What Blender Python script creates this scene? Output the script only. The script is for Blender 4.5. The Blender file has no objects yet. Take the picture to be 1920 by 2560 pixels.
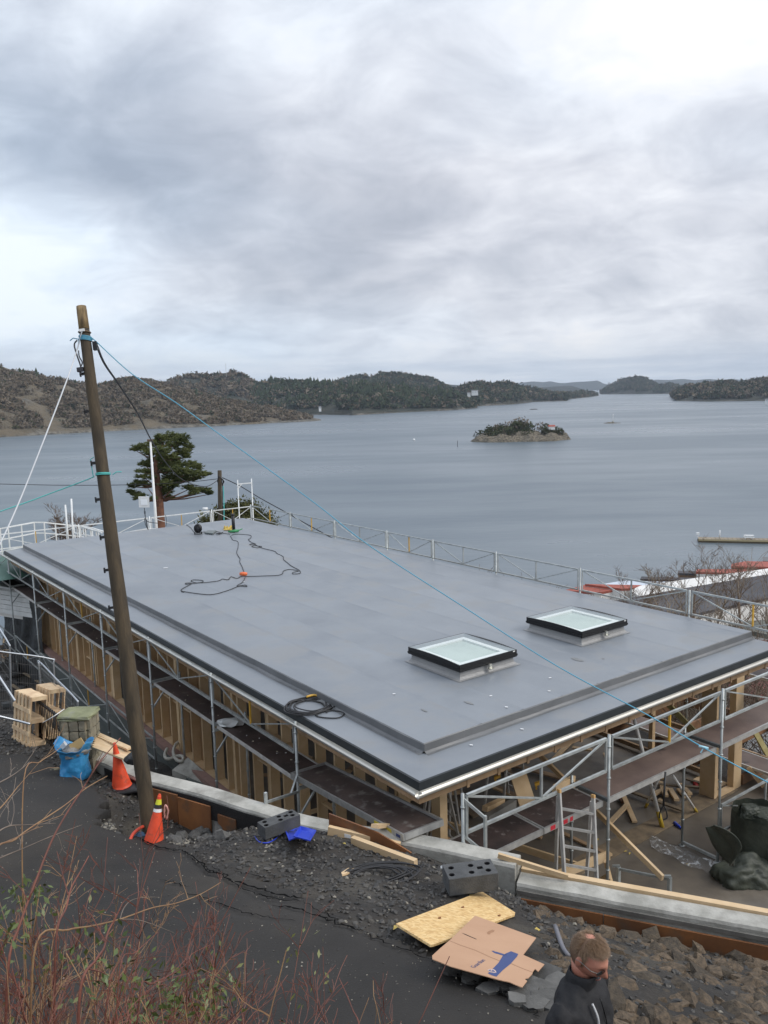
import bpy, math, random
import numpy as np
from mathutils import Vector, Matrix, noise as mnoise
R_ = math.radians
sc = bpy.context.scene
COL = sc.collection
rnd = random.Random(7)

# ------------------------------------------------------------------ camera
FPX, PITCH, ROLL = 2115.37, 0.1412, -0.0254          # focal length in photo pixels, surveyed
F_ = Vector((0, math.cos(PITCH), -math.sin(PITCH)))
R0 = Vector((1, 0, 0)); U0 = R0.cross(F_)
RV = R0*math.cos(ROLL) + U0*math.sin(ROLL)
UV = -R0*math.sin(ROLL) + U0*math.cos(ROLL)
cam_d = bpy.data.cameras.new('camera'); cam = bpy.data.objects.new('camera', cam_d); COL.objects.link(cam)
cam_d.sensor_fit = 'VERTICAL'; cam_d.sensor_height = 24.0; cam_d.lens = FPX/2560*24.0
cam_d.clip_start = 0.05; cam_d.clip_end = 40000
M = Matrix((RV, UV, -F_)).transposed().to_4x4(); cam.matrix_world = M
sc.camera = cam

# ------------------------------------------------------------------ world, sun, exposure
SUN_AZ, SUN_EL = 104.0, 38.0      # degrees right of view direction, elevation
w = bpy.data.worlds.new('World'); sc.world = w; w.use_nodes = True
nt = w.node_tree; N = nt.nodes; L = nt.links; N.clear()
def nd(tree, t, **kw):
    n = tree.nodes.new(t)
    for k, v in kw.items(): setattr(n, k, v)
    return n
def mth(tree, op, a, b=None, c=None, clamp=False):
    n = tree.nodes.new('ShaderNodeMath'); n.operation = op; n.use_clamp = clamp
    for i, x in enumerate((a, b, c)):
        if x is None: continue
        if isinstance(x, (int, float)): n.inputs[i].default_value = x
        else: tree.links.new(x, n.inputs[i])
    return n.outputs[0]
def ramp(tree, fac, stops, interp='LINEAR'):
    n = tree.nodes.new('ShaderNodeValToRGB'); cr = n.color_ramp; cr.interpolation = interp
    while len(cr.elements) > 1: cr.elements.remove(cr.elements[-1])
    for i, (p, c) in enumerate(stops):
        e = cr.elements[0] if i == 0 else cr.elements.new(p)
        e.position = p; e.color = (c if len(c) == 4 else (*c, 1)) if not isinstance(c, (int, float)) else (c, c, c, 1)
    tree.links.new(fac, n.inputs[0]); return n.outputs[0]
def mixc(tree, fac, a, b, mode='MIX'):
    n = tree.nodes.new('ShaderNodeMix'); n.data_type = 'RGBA'; n.blend_type = mode
    for i, x in ((0, fac), (6, a), (7, b)):
        if isinstance(x, (int, float)): n.inputs[i].default_value = x
        elif isinstance(x, tuple): n.inputs[i].default_value = (*x, 1) if len(x) == 3 else x
        else: tree.links.new(x, n.inputs[i])
    return n.outputs[2]
tc = nd(nt, 'ShaderNodeTexCoord')
sky = nd(nt, 'ShaderNodeTexSky', sky_type='NISHITA', sun_disc=False)
sky.sun_elevation = R_(SUN_EL); sky.sun_rotation = R_(SUN_AZ); sky.altitude = 40
bg_sky = nd(nt, 'ShaderNodeBackground'); bg_sky.inputs[1].default_value = 0.10
L.new(sky.outputs[0], bg_sky.inputs[0])
sep = nd(nt, 'ShaderNodeSeparateXYZ'); L.new(tc.outputs['Generated'], sep.inputs[0])
zc = mth(nt, 'MAXIMUM', sep.outputs[2], 0.0)
za = mth(nt, 'ADD', zc, 0.36)
cx = mth(nt, 'DIVIDE', sep.outputs[0], za); cy = mth(nt, 'DIVIDE', sep.outputs[1], za)
cxyz = nd(nt, 'ShaderNodeCombineXYZ'); L.new(cx, cxyz.inputs[0]); L.new(cy, cxyz.inputs[1])
def wnoise(scale, detail, rough, loc=(0, 0, 0), scl=(1, 1, 1), dist=0.0, rot=0.0):
    m = nd(nt, 'ShaderNodeMapping'); m.inputs[1].default_value = loc; m.inputs[3].default_value = scl; m.inputs[2].default_value = (0, 0, rot)
    L.new(cxyz.outputs[0], m.inputs[0])
    n = nd(nt, 'ShaderNodeTexNoise'); n.inputs['Scale'].default_value = scale; n.inputs['Detail'].default_value = detail
    n.inputs['Roughness'].default_value = rough; n.inputs['Distortion'].default_value = dist
    L.new(m.outputs[0], n.inputs['Vector']); return n.outputs[0]
def px_dir(px, py):
    d = F_ + RV*((px-960)/FPX) - UV*((py-1280)/FPX); d.normalize(); return d
def blob(px, py, r, amp, ry=None, rot=0.0):
    """a soft mass of cloud at a place on the cloud deck"""
    d = px_dir(px, py); z = max(d.z, 0)+0.36; r *= 0.46; c = (d.x/z, d.y/z)
    m = nd(nt, 'ShaderNodeMapping', vector_type='TEXTURE'); m.inputs[1].default_value = (c[0], c[1], 0)
    m.inputs[2].default_value = (0, 0, rot); m.inputs[3].default_value = (r, ry or r, 1)
    L.new(cxyz.outputs[0], m.inputs[0])
    g = nd(nt, 'ShaderNodeTexGradient', gradient_type='SPHERICAL'); L.new(m.outputs[0], g.inputs[0])
    s = mth(nt, 'SMOOTH_MIN', g.outputs[1], 0.7, 0.3)
    return mth(nt, 'MULTIPLY', s, amp)
big = wnoise(1.5, 5, 0.50, (3.1, 1.7, 0), (1, 0.8, 1), 0.5)
det = wnoise(5.6, 12, 0.58, (0.4, 7.7, 0), (0.85, 1.0, 1), 0.5, 0.1)
low = wnoise(2.5, 6, 0.55, (9.2, 0.4, 0), (0.85, 1.0, 1), 0.6)
s = mth(nt, 'MULTIPLY', big, 0.50)
s = mth(nt, 'MULTIPLY_ADD', det, 0.58, s)
s = mth(nt, 'MULTIPLY_ADD', low, 0.44, s)
s = mth(nt, 'SUBTRACT', s, 0.16)
BLOBS = [(150, 330, 0.75, -0.15), (330, 430, 0.8, -0.13), (560, 600, 1.3, -0.14), (800, 560, 1.0, -0.08), (350, 700, 1.3, -0.12),
         (1050, 130, 0.45, -0.08), (1350, 130, 0.4, -0.04), (1350, 640, 1.6, -0.10), (1700, 700, 1.8, -0.10), (1000, 690, 1.6, -0.10),
         (60, 640, 0.8, 0.15), (20, 740, 1.2, 0.15), (330, 150, 0.5, 0.03), (1480, 360, 0.7, 0.05), (1150, 300, 0.6, 0.06), (650, 200, 0.4, 0.06),
         (1850, 20, 0.6, 0.38), (1780, 220, 0.9, 0.13), (450, 800, 1.8, 0.12), (1150, 765, 2.2, 0.12), (750, 880, 4.0, 0.13), (1500, 840, 4, 0.02),
         (750, 805, 1.5, -0.13)]
for b in BLOBS: s = mth(nt, 'ADD', s, blob(*b))
ccol = ramp(nt, s, [(0.30, (0.38, 0.415, 0.485)), (0.43, (0.485, 0.52, 0.59)), (0.54, (0.605, 0.635, 0.70)),
                    (0.63, (0.72, 0.75, 0.81)), (0.73, (0.86, 0.89, 0.94)), (0.86, (1.0, 1.0, 1.0))])
tint = wnoise(0.8, 3, 0.5, (5, 5, 0))
tint = mth(nt, 'ADD', tint, mth(nt, 'MULTIPLY', mth(nt, 'MINIMUM', mth(nt, 'MAXIMUM', cx, -0.6), 0.5), 0.22))
ccol = mixc(nt, 1.0, ccol, ramp(nt, tint, [(0.35, (0.92, 0.99, 1.05)), (0.62, (1.01, 0.99, 0.985))]), 'MULTIPLY')
# far clouds close to the horizon: flat pale bands
hz = mth(nt, 'SUBTRACT', 1.0, mth(nt, 'MULTIPLY', zc, 17.0), clamp=True)
band_m = nd(nt, 'ShaderNodeMapping'); band_m.inputs[3].default_value = (3.0, 3.0, 34.0); L.new(tc.outputs['Generated'], band_m.inputs[0])
bn = nd(nt, 'ShaderNodeTexNoise'); bn.inputs['Scale'].default_value = 1.6; bn.inputs['Detail'].default_value = 7; bn.inputs['Roughness'].default_value = 0.6
L.new(band_m.outputs[0], bn.inputs['Vector'])
bcol = ramp(nt, bn.outputs[0], [(0.38, (0.50, 0.57, 0.66)), (0.49, (0.68, 0.74, 0.82)), (0.58, (0.88, 0.91, 0.95))])
ccol = mixc(nt, hz, ccol, bcol)
# below the horizon (never seen past the sea) the dome stays the dull colour of the water
# overcast sky: brighter towards the zenith, above the frame
zen = nd(nt, 'ShaderNodeMapRange', interpolation_type='SMOOTHSTEP'); L.new(zc, zen.inputs[0]); zen.inputs[1].default_value = 0.36; zen.inputs[2].default_value = 1.0; zen.inputs[3].default_value = 1.0; zen.inputs[4].default_value = 1.75
ccol = mixc(nt, 1.0, ccol, zen.outputs[0], 'MULTIPLY')
dn = mth(nt, 'MULTIPLY', sep.outputs[2], -20.0, clamp=True)
ccol = mixc(nt, dn, ccol, (0.30, 0.34, 0.38))
bg_c = nd(nt, 'ShaderNodeBackground'); L.new(ccol, bg_c.inputs[0]); bg_c.inputs[1].default_value = 0.92
mx = nd(nt, 'ShaderNodeMixShader'); mx.inputs[0].default_value = 0.93
L.new(bg_sky.outputs[0], mx.inputs[1]); L.new(bg_c.outputs[0], mx.inputs[2])
wo = nd(nt, 'ShaderNodeOutputWorld'); L.new(mx.outputs[0], wo.inputs[0])

sun_d = bpy.data.lights.new('sun', 'SUN'); sun_d.energy = 1.5; sun_d.angle = R_(28); sun_d.color = (1.0, 0.95, 0.87)
sun = bpy.data.objects.new('sun', sun_d); COL.objects.link(sun)
sd = Vector((math.sin(R_(SUN_AZ))*math.cos(R_(SUN_EL)), math.cos(R_(SUN_AZ))*math.cos(R_(SUN_EL)), math.sin(R_(SUN_EL))))
sun.rotation_euler = sd.to_track_quat('Z', 'Y').to_euler()
sc.view_settings.view_transform = 'Standard'; sc.view_settings.look = 'None'
sc.view_settings.exposure = 0.30; sc.view_settings.gamma = 1.0; sc.view_settings.use_curve_mapping = False
sc.cycles.use_denoising = True; sc.cycles.max_bounces = 6; sc.cycles.diffuse_bounces = 3; sc.cycles.glossy_bounces = 3
sc.cycles.transmission_bounces = 6; sc.cycles.transparent_max_bounces = 12; sc.cycles.volume_bounces = 0

# ------------------------------------------------------------------ survey helpers
SEA = -38.0
NB = Vector((0.48618, 11.53199, 0)); E1 = Vector((-0.59536, 0.80346, 0)); E2 = Vector((0.80346, 0.59536, 0))   # house frame
def W(u, v, z): p = NB + E1*u + E2*v; return Vector((p.x, p.y, z))
def ray(px, py): return F_ + RV*((px-960)/FPX) - UV*((py-1280)/FPX)
def G(px, py, z): r = ray(px, py); return r*(z/r.z)
def D(px, py, d): r = ray(px, py); return r*(d/math.hypot(r.x, r.y))
def UVof(p): q = Vector((p.x, p.y, 0))-NB; return q.dot(E1), q.dot(E2)

# ------------------------------------------------------------------ materials
MATS = {}
def mat(name, base=(0.5, 0.5, 0.5), rough=0.7, metal=0.0, var=0.0, vscale=4.0, col2=None, bump=0.0, bscale=20.0, spec=0.5,
        stretch=(1, 1, 1), detail=6, coords='Object', col3=None, c3scale=1.0, c3lo=0.55, c3hi=0.7, rvar=0.0, trans=0.0, alpha=1.0, coat=0.0, bdist=0.02, lo=0.35, hi=0.65, world=False, upn=0.0):
    if name in MATS: return MATS[name]
    m = bpy.data.materials.new(name); m.use_nodes = True; t = m.node_tree; t.nodes.clear()
    o = t.nodes.new('ShaderNodeOutputMaterial'); p = t.nodes.new('ShaderNodeBsdfPrincipled'); t.links.new(p.outputs[0], o.inputs[0])
    p.inputs['Base Color'].default_value = (*base, 1); p.inputs['Roughness'].default_value = rough; p.inputs['Metallic'].default_value = metal
    p.inputs['Specular IOR Level'].default_value = spec; p.inputs['Transmission Weight'].default_value = trans; p.inputs['Alpha'].default_value = alpha
    p.inputs['Coat Weight'].default_value = coat
    if world:
        g = t.nodes.new('ShaderNodeNewGeometry'); src = g.outputs['Position']
    else:
        tcn = t.nodes.new('ShaderNodeTexCoord'); src = tcn.outputs[coords]
    mp = t.nodes.new('ShaderNodeMapping'); mp.inputs[3].default_value = stretch; t.links.new(src, mp.inputs[0])
    oi = t.nodes.new('ShaderNodeObjectInfo')
    if not world:
        va = t.nodes.new('ShaderNodeVectorMath'); va.operation = 'MULTIPLY_ADD'
        cmb = t.nodes.new('ShaderNodeCombineXYZ')
        for i in range(3): t.links.new(oi.outputs['Random'], cmb.inputs[i])
        t.links.new(cmb.outputs[0], va.inputs[0]); va.inputs[1].default_value = (37, 53, 71); t.links.new(mp.outputs[0], va.inputs[2]); vec = va.outputs[0]
    else: vec = mp.outputs[0]
    def nz(scale, det_=detail, rg=0.6):
        n = t.nodes.new('ShaderNodeTexNoise'); n.inputs['Scale'].default_value = scale; n.inputs['Detail'].default_value = det_
        n.inputs['Roughness'].default_value = rg; t.links.new(vec, n.inputs['Vector']); return n.outputs[0]
    if col2 is not None or var > 0:
        n1 = nz(vscale)
        a = base; b = col2 if col2 is not None else tuple(c*(1-var) for c in base)
        c = ramp(t, n1, [(lo, b), (hi, a)])
        if var > 0:
            hsv = t.nodes.new('ShaderNodeHueSaturation'); t.links.new(c, hsv.inputs['Color'])
            t.links.new(mth(t, 'MULTIPLY_ADD', oi.outputs['Random'], var, 1-var*0.5), hsv.inputs['Value']); c = hsv.outputs[0]
        if col3 is not None:
            n3 = nz(c3scale, 5); f = ramp(t, n3, [(c3lo, 0.0), (c3hi, 1.0)]); c = mixc(t, f, c, col3)
        t.links.new(c, p.inputs['Base Color'])
    if rvar > 0:
        n2 = nz(vscale*0.6); t.links.new(mth(t, 'MULTIPLY_ADD', n2, rvar*2, rough-rvar, clamp=True), p.inputs['Roughness'])
    if bump > 0:
        nb = nz(bscale, 5, 0.6); b = t.nodes.new('ShaderNodeBump'); b.inputs['Strength'].default_value = bump; b.inputs['Distance'].default_value = bdist
        t.links.new(nb, b.inputs['Height']); t.links.new(b.outputs[0], p.inputs['Normal'])
    if upn > 0:          # leaf masses scatter light from all their leaves: soften the facet normals towards the sky
        gn = t.nodes.new('ShaderNodeNewGeometry'); vm = t.nodes.new('ShaderNodeVectorMath'); vm.operation = 'SCALE'; t.links.new(gn.outputs['Normal'], vm.inputs[0]); vm.inputs['Scale'].default_value = 1-upn
        v2 = t.nodes.new('ShaderNodeVectorMath'); v2.operation = 'ADD'; t.links.new(vm.outputs[0], v2.inputs[0]); v2.inputs[1].default_value = (0.25*upn, -0.35*upn, upn); v3 = t.nodes.new('ShaderNodeVectorMath'); v3.operation = 'NORMALIZE'; t.links.new(v2.outputs[0], v3.inputs[0]); t.links.new(v3.outputs[0], p.inputs['Normal'])
    m.diffuse_color = (*base, 1); MATS[name] = m; return m

galv = mat('galvanised_steel', (0.47, 0.50, 0.49), 0.45, 0.45, 0.25, 6, (0.31, 0.33, 0.33), bump=0.1, bscale=60, rvar=0.1)
galv_white = mat('pale_painted_steel', (0.74, 0.76, 0.75), 0.5, 0.1, 0.1, 5, (0.6, 0.62, 0.62))
alu = mat('aluminium', (0.66, 0.66, 0.64), 0.38, 0.7, 0.15, 8, (0.5, 0.5, 0.49), bump=0.05, bscale=40)
alu_d = mat('dull_aluminium', (0.62, 0.61, 0.58), 0.5, 0.3, 0.15, 5, (0.46, 0.45, 0.43))
yellow = mat('yellow_paint', (0.62, 0.36, 0.05), 0.5, 0, 0.2, 10)
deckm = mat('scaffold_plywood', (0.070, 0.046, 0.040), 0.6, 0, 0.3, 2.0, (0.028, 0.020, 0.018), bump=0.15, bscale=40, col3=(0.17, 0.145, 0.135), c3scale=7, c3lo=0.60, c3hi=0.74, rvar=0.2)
wood = mat('fresh_spruce', (0.66, 0.49, 0.30), 0.65, 0, 0.22, 3.0, (0.57, 0.40, 0.22), stretch=(1, 1, 1), bump=0.1, bscale=30)
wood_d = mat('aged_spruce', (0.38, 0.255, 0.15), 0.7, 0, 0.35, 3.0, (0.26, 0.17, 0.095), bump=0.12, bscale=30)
wood_w = mat('weathered_wood', (0.25, 0.19, 0.12), 0.8, 0, 0.3, 4.0, (0.13, 0.10, 0.07), bump=0.2, bscale=30)
poplar = mat('pallet_wood', (0.70, 0.54, 0.34), 0.7, 0, 0.25, 5, (0.5, 0.34, 0.2), bump=0.1, bscale=30)
formply = mat('form_plywood', (0.30, 0.125, 0.045), 0.55, 0, 0.25, 1.6, (0.16, 0.07, 0.032), bump=0.1, bscale=10, col3=(0.10, 0.075, 0.055), c3scale=2.4, c3lo=0.56, c3hi=0.72)
concrete = mat('fresh_concrete', (0.46, 0.45, 0.41), 0.8, 0, 0.1, 3.0, (0.27, 0.265, 0.235), bump=0.4, bscale=25, col3=(0.13, 0.12, 0.105), c3scale=1.9, c3lo=0.54, c3hi=0.78, world=True)
slabm = mat('wet_slab', (0.15, 0.125, 0.095), 0.55, 0, 0.0, 1.3, (0.085, 0.072, 0.058), bump=0.15, bscale=18, rvar=0.25, world=True, col3=(0.24, 0.22, 0.19), c3scale=0.5, c3lo=0.5, c3hi=0.75)
darkblock = mat('grey_block', (0.095, 0.098, 0.10), 0.85, 0, 0.15, 6, (0.055, 0.058, 0.06), bump=0.5, bscale=60)
blackm = mat('black_rubber', (0.014, 0.014, 0.016), 0.5)
blackf = mat('black_frame', (0.012, 0.012, 0.013), 0.35, 0.3)
redrope = mat('orange_hose', (0.5, 0.06, 0.03), 0.5)
bluerope = mat('blue_rope', (0.10, 0.33, 0.46), 0.6)
tealrope = mat('teal_rope', (0.10, 0.50, 0.47), 0.6)
whiterope = mat('white_rope', (0.62, 0.64, 0.66), 0.7)
white = mat('white_paint', (0.78, 0.79, 0.78), 0.5, 0, 0.06, 4, (0.66, 0.67, 0.66))
conem = mat('cone_orange', (0.80, 0.085, 0.025), 0.5, 0, 0.1, 6, (0.62, 0.06, 0.02), bump=0.25, bscale=7, col3=(0.24, 0.07, 0.04), c3scale=9, c3lo=0.55, c3hi=0.75)

# ------------------------------------------------------------------ mesh builder
class MB:
    def __init__(s): s.v = []; s.f = []; s.mi = []; s.cur = 0; s.sm = []; s.smooth = False
    def add(s, vs, fs):
        o = len(s.v); s.v.extend([tuple(p) for p in vs])
        for f in fs: s.f.append(tuple(i+o for i in f)); s.mi.append(s.cur); s.sm.append(s.smooth)
        return s
    def obox(s, c, ax, ay, az):      # centre and three half axes
        c = Vector(c); vs = [c+ax*i+ay*j+az*k for i in (-1, 1) for j in (-1, 1) for k in (-1, 1)]
        return s.add(vs, [(0, 1, 3, 2), (4, 6, 7, 5), (0, 4, 5, 1), (2, 3, 7, 6), (0, 2, 6, 4), (1, 5, 7, 3)])
    def box(s, x0, x1, y0, y1, z0, z1):
        return s.obox(((x0+x1)/2, (y0+y1)/2, (z0+z1)/2), Vector(((x1-x0)/2, 0, 0)), Vector((0, (y1-y0)/2, 0)), Vector((0, 0, (z1-z0)/2)))
    def ubox(s, u0, u1, v0, v1, z0, z1):   # in the house frame
        return s.obox(W((u0+u1)/2, (v0+v1)/2, (z0+z1)/2), E1*((u1-u0)/2), E2*((v1-v0)/2), Vector((0, 0, (z1-z0)/2)))
    def bar(s, p, q, w, h, up=Vector((0, 0, 1))):
        p = Vector(p); q = Vector(q); d = (q-p); l = d.length; d = d/l if l > 0 else Vector((1, 0, 0))
        if abs(d.dot(up)) > 0.98: up = Vector((E1.x, E1.y, 0))
        a = d.cross(up).normalized(); b = a.cross(d).normalized()
        return s.obox((p+q)/2, d*(l/2), a*(w/2), b*(h/2))
    def tube(s, pts, r, n=6, cap=True, rr=None):
        pts = [Vector(p) for p in pts]; k = len(pts); vs = []; fs = []; pa = None
        for i, p in enumerate(pts):
            t = (pts[min(i+1, k-1)]-pts[max(i-1, 0)]);
            t = t.normalized() if t.length > 1e-9 else Vector((0, 0, 1))
            if pa is None:
                a = t.cross(Vector((0, 0, 1)) if abs(t.z) < 0.9 else Vector((1, 0, 0))).normalized()
            else:
                a = (pa-t*pa.dot(t)); a = a.normalized() if a.length > 1e-6 else t.cross(Vector((0, 0, 1))).normalized()
            pa = a; b = t.cross(a); rad = rr[i] if rr else r
            for j in range(n):
                an = 2*math.pi*j/n; vs.append(p+a*(math.cos(an)*rad)+b*(math.sin(an)*rad))
        for i in range(k-1):
            for j in range(n): fs.append((i*n+j, i*n+(j+1) % n, (i+1)*n+(j+1) % n, (i+1)*n+j))
        if cap: fs.append(tuple(range(n-1, -1, -1))); fs.append(tuple((k-1)*n+j for j in range(n)))
        sm = s.smooth; s.smooth = n > 4; s.add(vs, fs); s.smooth = sm; return s
    def prism(s, poly, z0, z1):
        n = len(poly); vs = [(p[0], p[1], z0) for p in poly]+[(p[0], p[1], z1) for p in poly]
        a = sum(poly[i][0]*poly[(i+1) % n][1]-poly[(i+1) % n][0]*poly[i][1] for i in range(n))
        fs = [tuple(range(n-1, -1, -1)), tuple(range(n, 2*n))]+[(i, (i+1) % n, n+(i+1) % n, n+i) for i in range(n)]
        if a < 0: fs = [tuple(reversed(f)) for f in fs]
        return s.add(vs, fs)
    def build(s, name, m, parent=None, loc=None):
        me = bpy.data.meshes.new(name); off = Vector(parent['_loc']) if parent is not None and '_loc' in parent else Vector((0, 0, 0))
        if loc is not None: off = Vector(loc)
        me.from_pydata([(a[0]-off.x, a[1]-off.y, a[2]-off.z) for a in s.v], [], s.f)
        for mm in (m if isinstance(m, (list, tuple)) else [m]): me.materials.append(mm)
        me.polygons.foreach_set('material_index', s.mi); me.polygons.foreach_set('use_smooth', s.sm)
        me.update(); o = bpy.data.objects.new(name, me); COL.objects.link(o)
        if loc is not None:
            o.location = off if parent is None else off-Vector(parent['_loc'])
        if parent is not None: o.parent = parent
        o['_loc'] = tuple(off)
        return o
def tag(o, label, cat, group=None):
    o['label'] = label; o['category'] = cat
    if group: o['group'] = group
    return o
def thing(name, label, cat, loc, group=None):
    o = bpy.data.objects.new(name, None); COL.objects.link(o); o.location = loc; o['_loc'] = tuple(loc); o.empty_display_size = 0.1
    return tag(o, label, cat, group)
def struct(o): o['kind'] = 'structure'; return o
def stuff(o): o['kind'] = 'stuff'; return o
def one(mb, name, m, label, cat, group=None, loc=None):   # a thing that is one mesh
    if loc is None:
        a = np.array(mb.v); loc = (float(a[:, 0].mean()), float(a[:, 1].mean()), float(a[:, 2].min()))
    return tag(mb.build(name, m, None, loc), label, cat, group)
def child_copy(src, parent, mat4=None, loc=None):
    c = src.copy(); COL.objects.link(c); c.parent = parent
    if loc is not None: c.location = loc
    return c
def bulk(name, verts, faces, m, parent=None, mi=None, smooth=False):
    me = bpy.data.meshes.new(name); verts = np.asarray(verts, np.float32); faces = np.asarray(faces, np.int32)
    me.vertices.add(len(verts)); me.vertices.foreach_set('co', verts.ravel())
    k = faces.shape[1]; me.loops.add(faces.size); me.loops.foreach_set('vertex_index', faces.ravel())
    me.polygons.add(len(faces)); me.polygons.foreach_set('loop_start', np.arange(0, faces.size, k, dtype=np.int32))
    for mm in (m if isinstance(m, (list, tuple)) else [m]): me.materials.append(mm)
    if mi is not None: me.polygons.foreach_set('material_index', np.asarray(mi, np.int32))
    me.polygons.foreach_set('use_smooth', np.full(len(faces), smooth))
    me.update(calc_edges=True); me.validate(); o = bpy.data.objects.new(name, me); COL.objects.link(o)
    if parent is not None: o.parent = parent; o.location = -Vector(parent['_loc'])
    return o
def spline(pts, n=6):
    pts = [Vector(p) for p in pts]; out = []
    for i in range(len(pts)-1):
        p0 = pts[max(i-1, 0)]; p1 = pts[i]; p2 = pts[i+1]; p3 = pts[min(i+2, len(pts)-1)]
        for k in range(n):
            t = k/n; out.append(0.5*((2*p1)+(p2-p0)*t+(2*p0-5*p1+4*p2-p3)*t*t+(3*p1-p0-3*p2+p3)*t*t*t))
    return out+[pts[-1]]
exec_order = 'structure first'

# ------------------------------------------------------------------ sea
def sea_mat():
    m = bpy.data.materials.new('sea_water'); m.use_nodes = True; t = m.node_tree; p = t.nodes['Principled BSDF']
    g = t.nodes.new('ShaderNodeNewGeometry'); 
    def nz(sc_, stretch=(1, 1, 1), det_=3, rot=0.0, rg=0.55):
        mp = t.nodes.new('ShaderNodeMapping'); mp.inputs[3].default_value = stretch; mp.inputs[2].default_value = (0, 0, rot); t.links.new(g.outputs['Position'], mp.inputs[0])
        n = t.nodes.new('ShaderNodeTexNoise'); n.inputs['Scale'].default_value = sc_; n.inputs['Detail'].default_value = det_; n.inputs['Roughness'].default_value = rg
        t.links.new(mp.outputs[0], n.inputs['Vector']); return n.outputs[0]
    big_ = nz(0.006, (0.45, 1.6, 1), 5, 0.15); mid = nz(0.03, (0.5, 1.3, 1), 4, -0.1)
    f = mth(t, 'MULTIPLY_ADD', mid, 0.35, mth(t, 'MULTIPLY', big_, 0.65))
    c = ramp(t, f, [(0.38, (0.082, 0.112, 0.138)), (0.62, (0.118, 0.148, 0.172))]); t.links.new(c, p.inputs['Base Color'])
    t.links.new(ramp(t, f, [(0.40, 0.36), (0.60, 0.27)]), p.inputs['Roughness']); p.inputs['IOR'].default_value = 1.33
    h = mth(t, 'ADD', nz(1.1, (0.6, 1.4, 1), 4, 0.2), mth(t, 'MULTIPLY', nz(0.22, (0.5, 1.5, 1), 3, 0.3), 2.2))
    b = t.nodes.new('ShaderNodeBump'); b.inputs['Strength'].default_value = 0.26; b.inputs['Distance'].default_value = 0.13
    t.links.new(h, b.inputs['Height']); t.links.new(b.outputs[0], p.inputs['Normal']); return m
sea = MB(); sea.add([(-14000, 30, SEA), (14000, 30, SEA), (14000, 14500, SEA), (-14000, 14500, SEA)], [(0, 1, 2, 3)])
struct(sea.build('water', sea_mat()))

# ------------------------------------------------------------------ far hills
def hill_mat(name, veg, veg2, rock, rock_amt, sc_=0.02):
    m = bpy.data.materials.new(name); m.use_nodes = True; t = m.node_tree; p = t.nodes['Principled BSDF']; p.inputs['Roughness'].default_value = 0.9
    p.inputs['Specular IOR Level'].default_value = 0.15
    g = t.nodes.new('ShaderNodeNewGeometry')
    def nz(s_, det_=6, stretch=(1, 1, 1)):
        mp = t.nodes.new('ShaderNodeMapping'); mp.inputs[3].default_value = stretch; t.links.new(g.outputs['Position'], mp.inputs[0])
        n = t.nodes.new('ShaderNodeTexNoise'); n.inputs['Scale'].default_value = s_; n.inputs['Detail'].default_value = det_; n.inputs['Roughness'].default_value = 0.65
        t.links.new(mp.outputs[0], n.inputs['Vector']); return n.outputs[0]
    c = ramp(t, nz(sc_*2), [(0.4, veg), (0.6, veg2)])
    vor = t.nodes.new('ShaderNodeTexVoronoi'); vor.inputs['Scale'].default_value = sc_*4; t.links.new(g.outputs['Position'], vor.inputs['Vector'])
    rk = ramp(t, nz(sc_*9, 8), [(0.40, tuple(x*0.30 for x in rock)), (0.58, rock)])
    rk = mixc(t, mth(t, 'MULTIPLY', vor.outputs['Distance'], 0.5, clamp=True), rk, tuple(x*0.5 for x in rock))
    sp = t.nodes.new('ShaderNodeSeparateXYZ'); t.links.new(g.outputs['Position'], sp.inputs[0])
    low = mth(t, 'MULTIPLY', mth(t, 'SUBTRACT', sp.outputs[2], SEA+1.5), -0.34)           # bare rock along the tide line
    f = mth(t, 'ADD', mth(t, 'MULTIPLY', mth(t, 'SUBTRACT', nz(sc_), 0.62-rock_amt), 6.0), mth(t, 'MAXIMUM', mth(t, 'ADD', low, 0.9), 0.0), clamp=True)
    c = mixc(t, f, c, rk); t.links.new(c, p.inputs['Base Color'])
    b = t.nodes.new('ShaderNodeBump'); b.inputs['Strength'].default_value = 1.0; b.inputs['Distance'].default_value = 4
    t.links.new(nz(sc_*5, 8), b.inputs['Height']); t.links.new(b.outputs[0], p.inputs['Normal']); return m
hm_a = hill_mat('brown_hillside', (0.14, 0.115, 0.08), (0.10, 0.085, 0.060), (0.205, 0.19, 0.16), 0.10)
hm_b = hill_mat('wooded_hillside', (0.050, 0.049, 0.037), (0.030, 0.035, 0.026), (0.20, 0.18, 0.155), 0.04)
hm_far = hill_mat('far_hillside', (0.05, 0.052, 0.045), (0.035, 0.04, 0.035), (0.15, 0.14, 0.13), 0.0)
def lerp_pts(pts, x):
    xs = [p[0] for p in pts]; ys = [p[1] for p in pts]; return float(np.interp(x, xs, ys))
HILLS = {}
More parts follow.
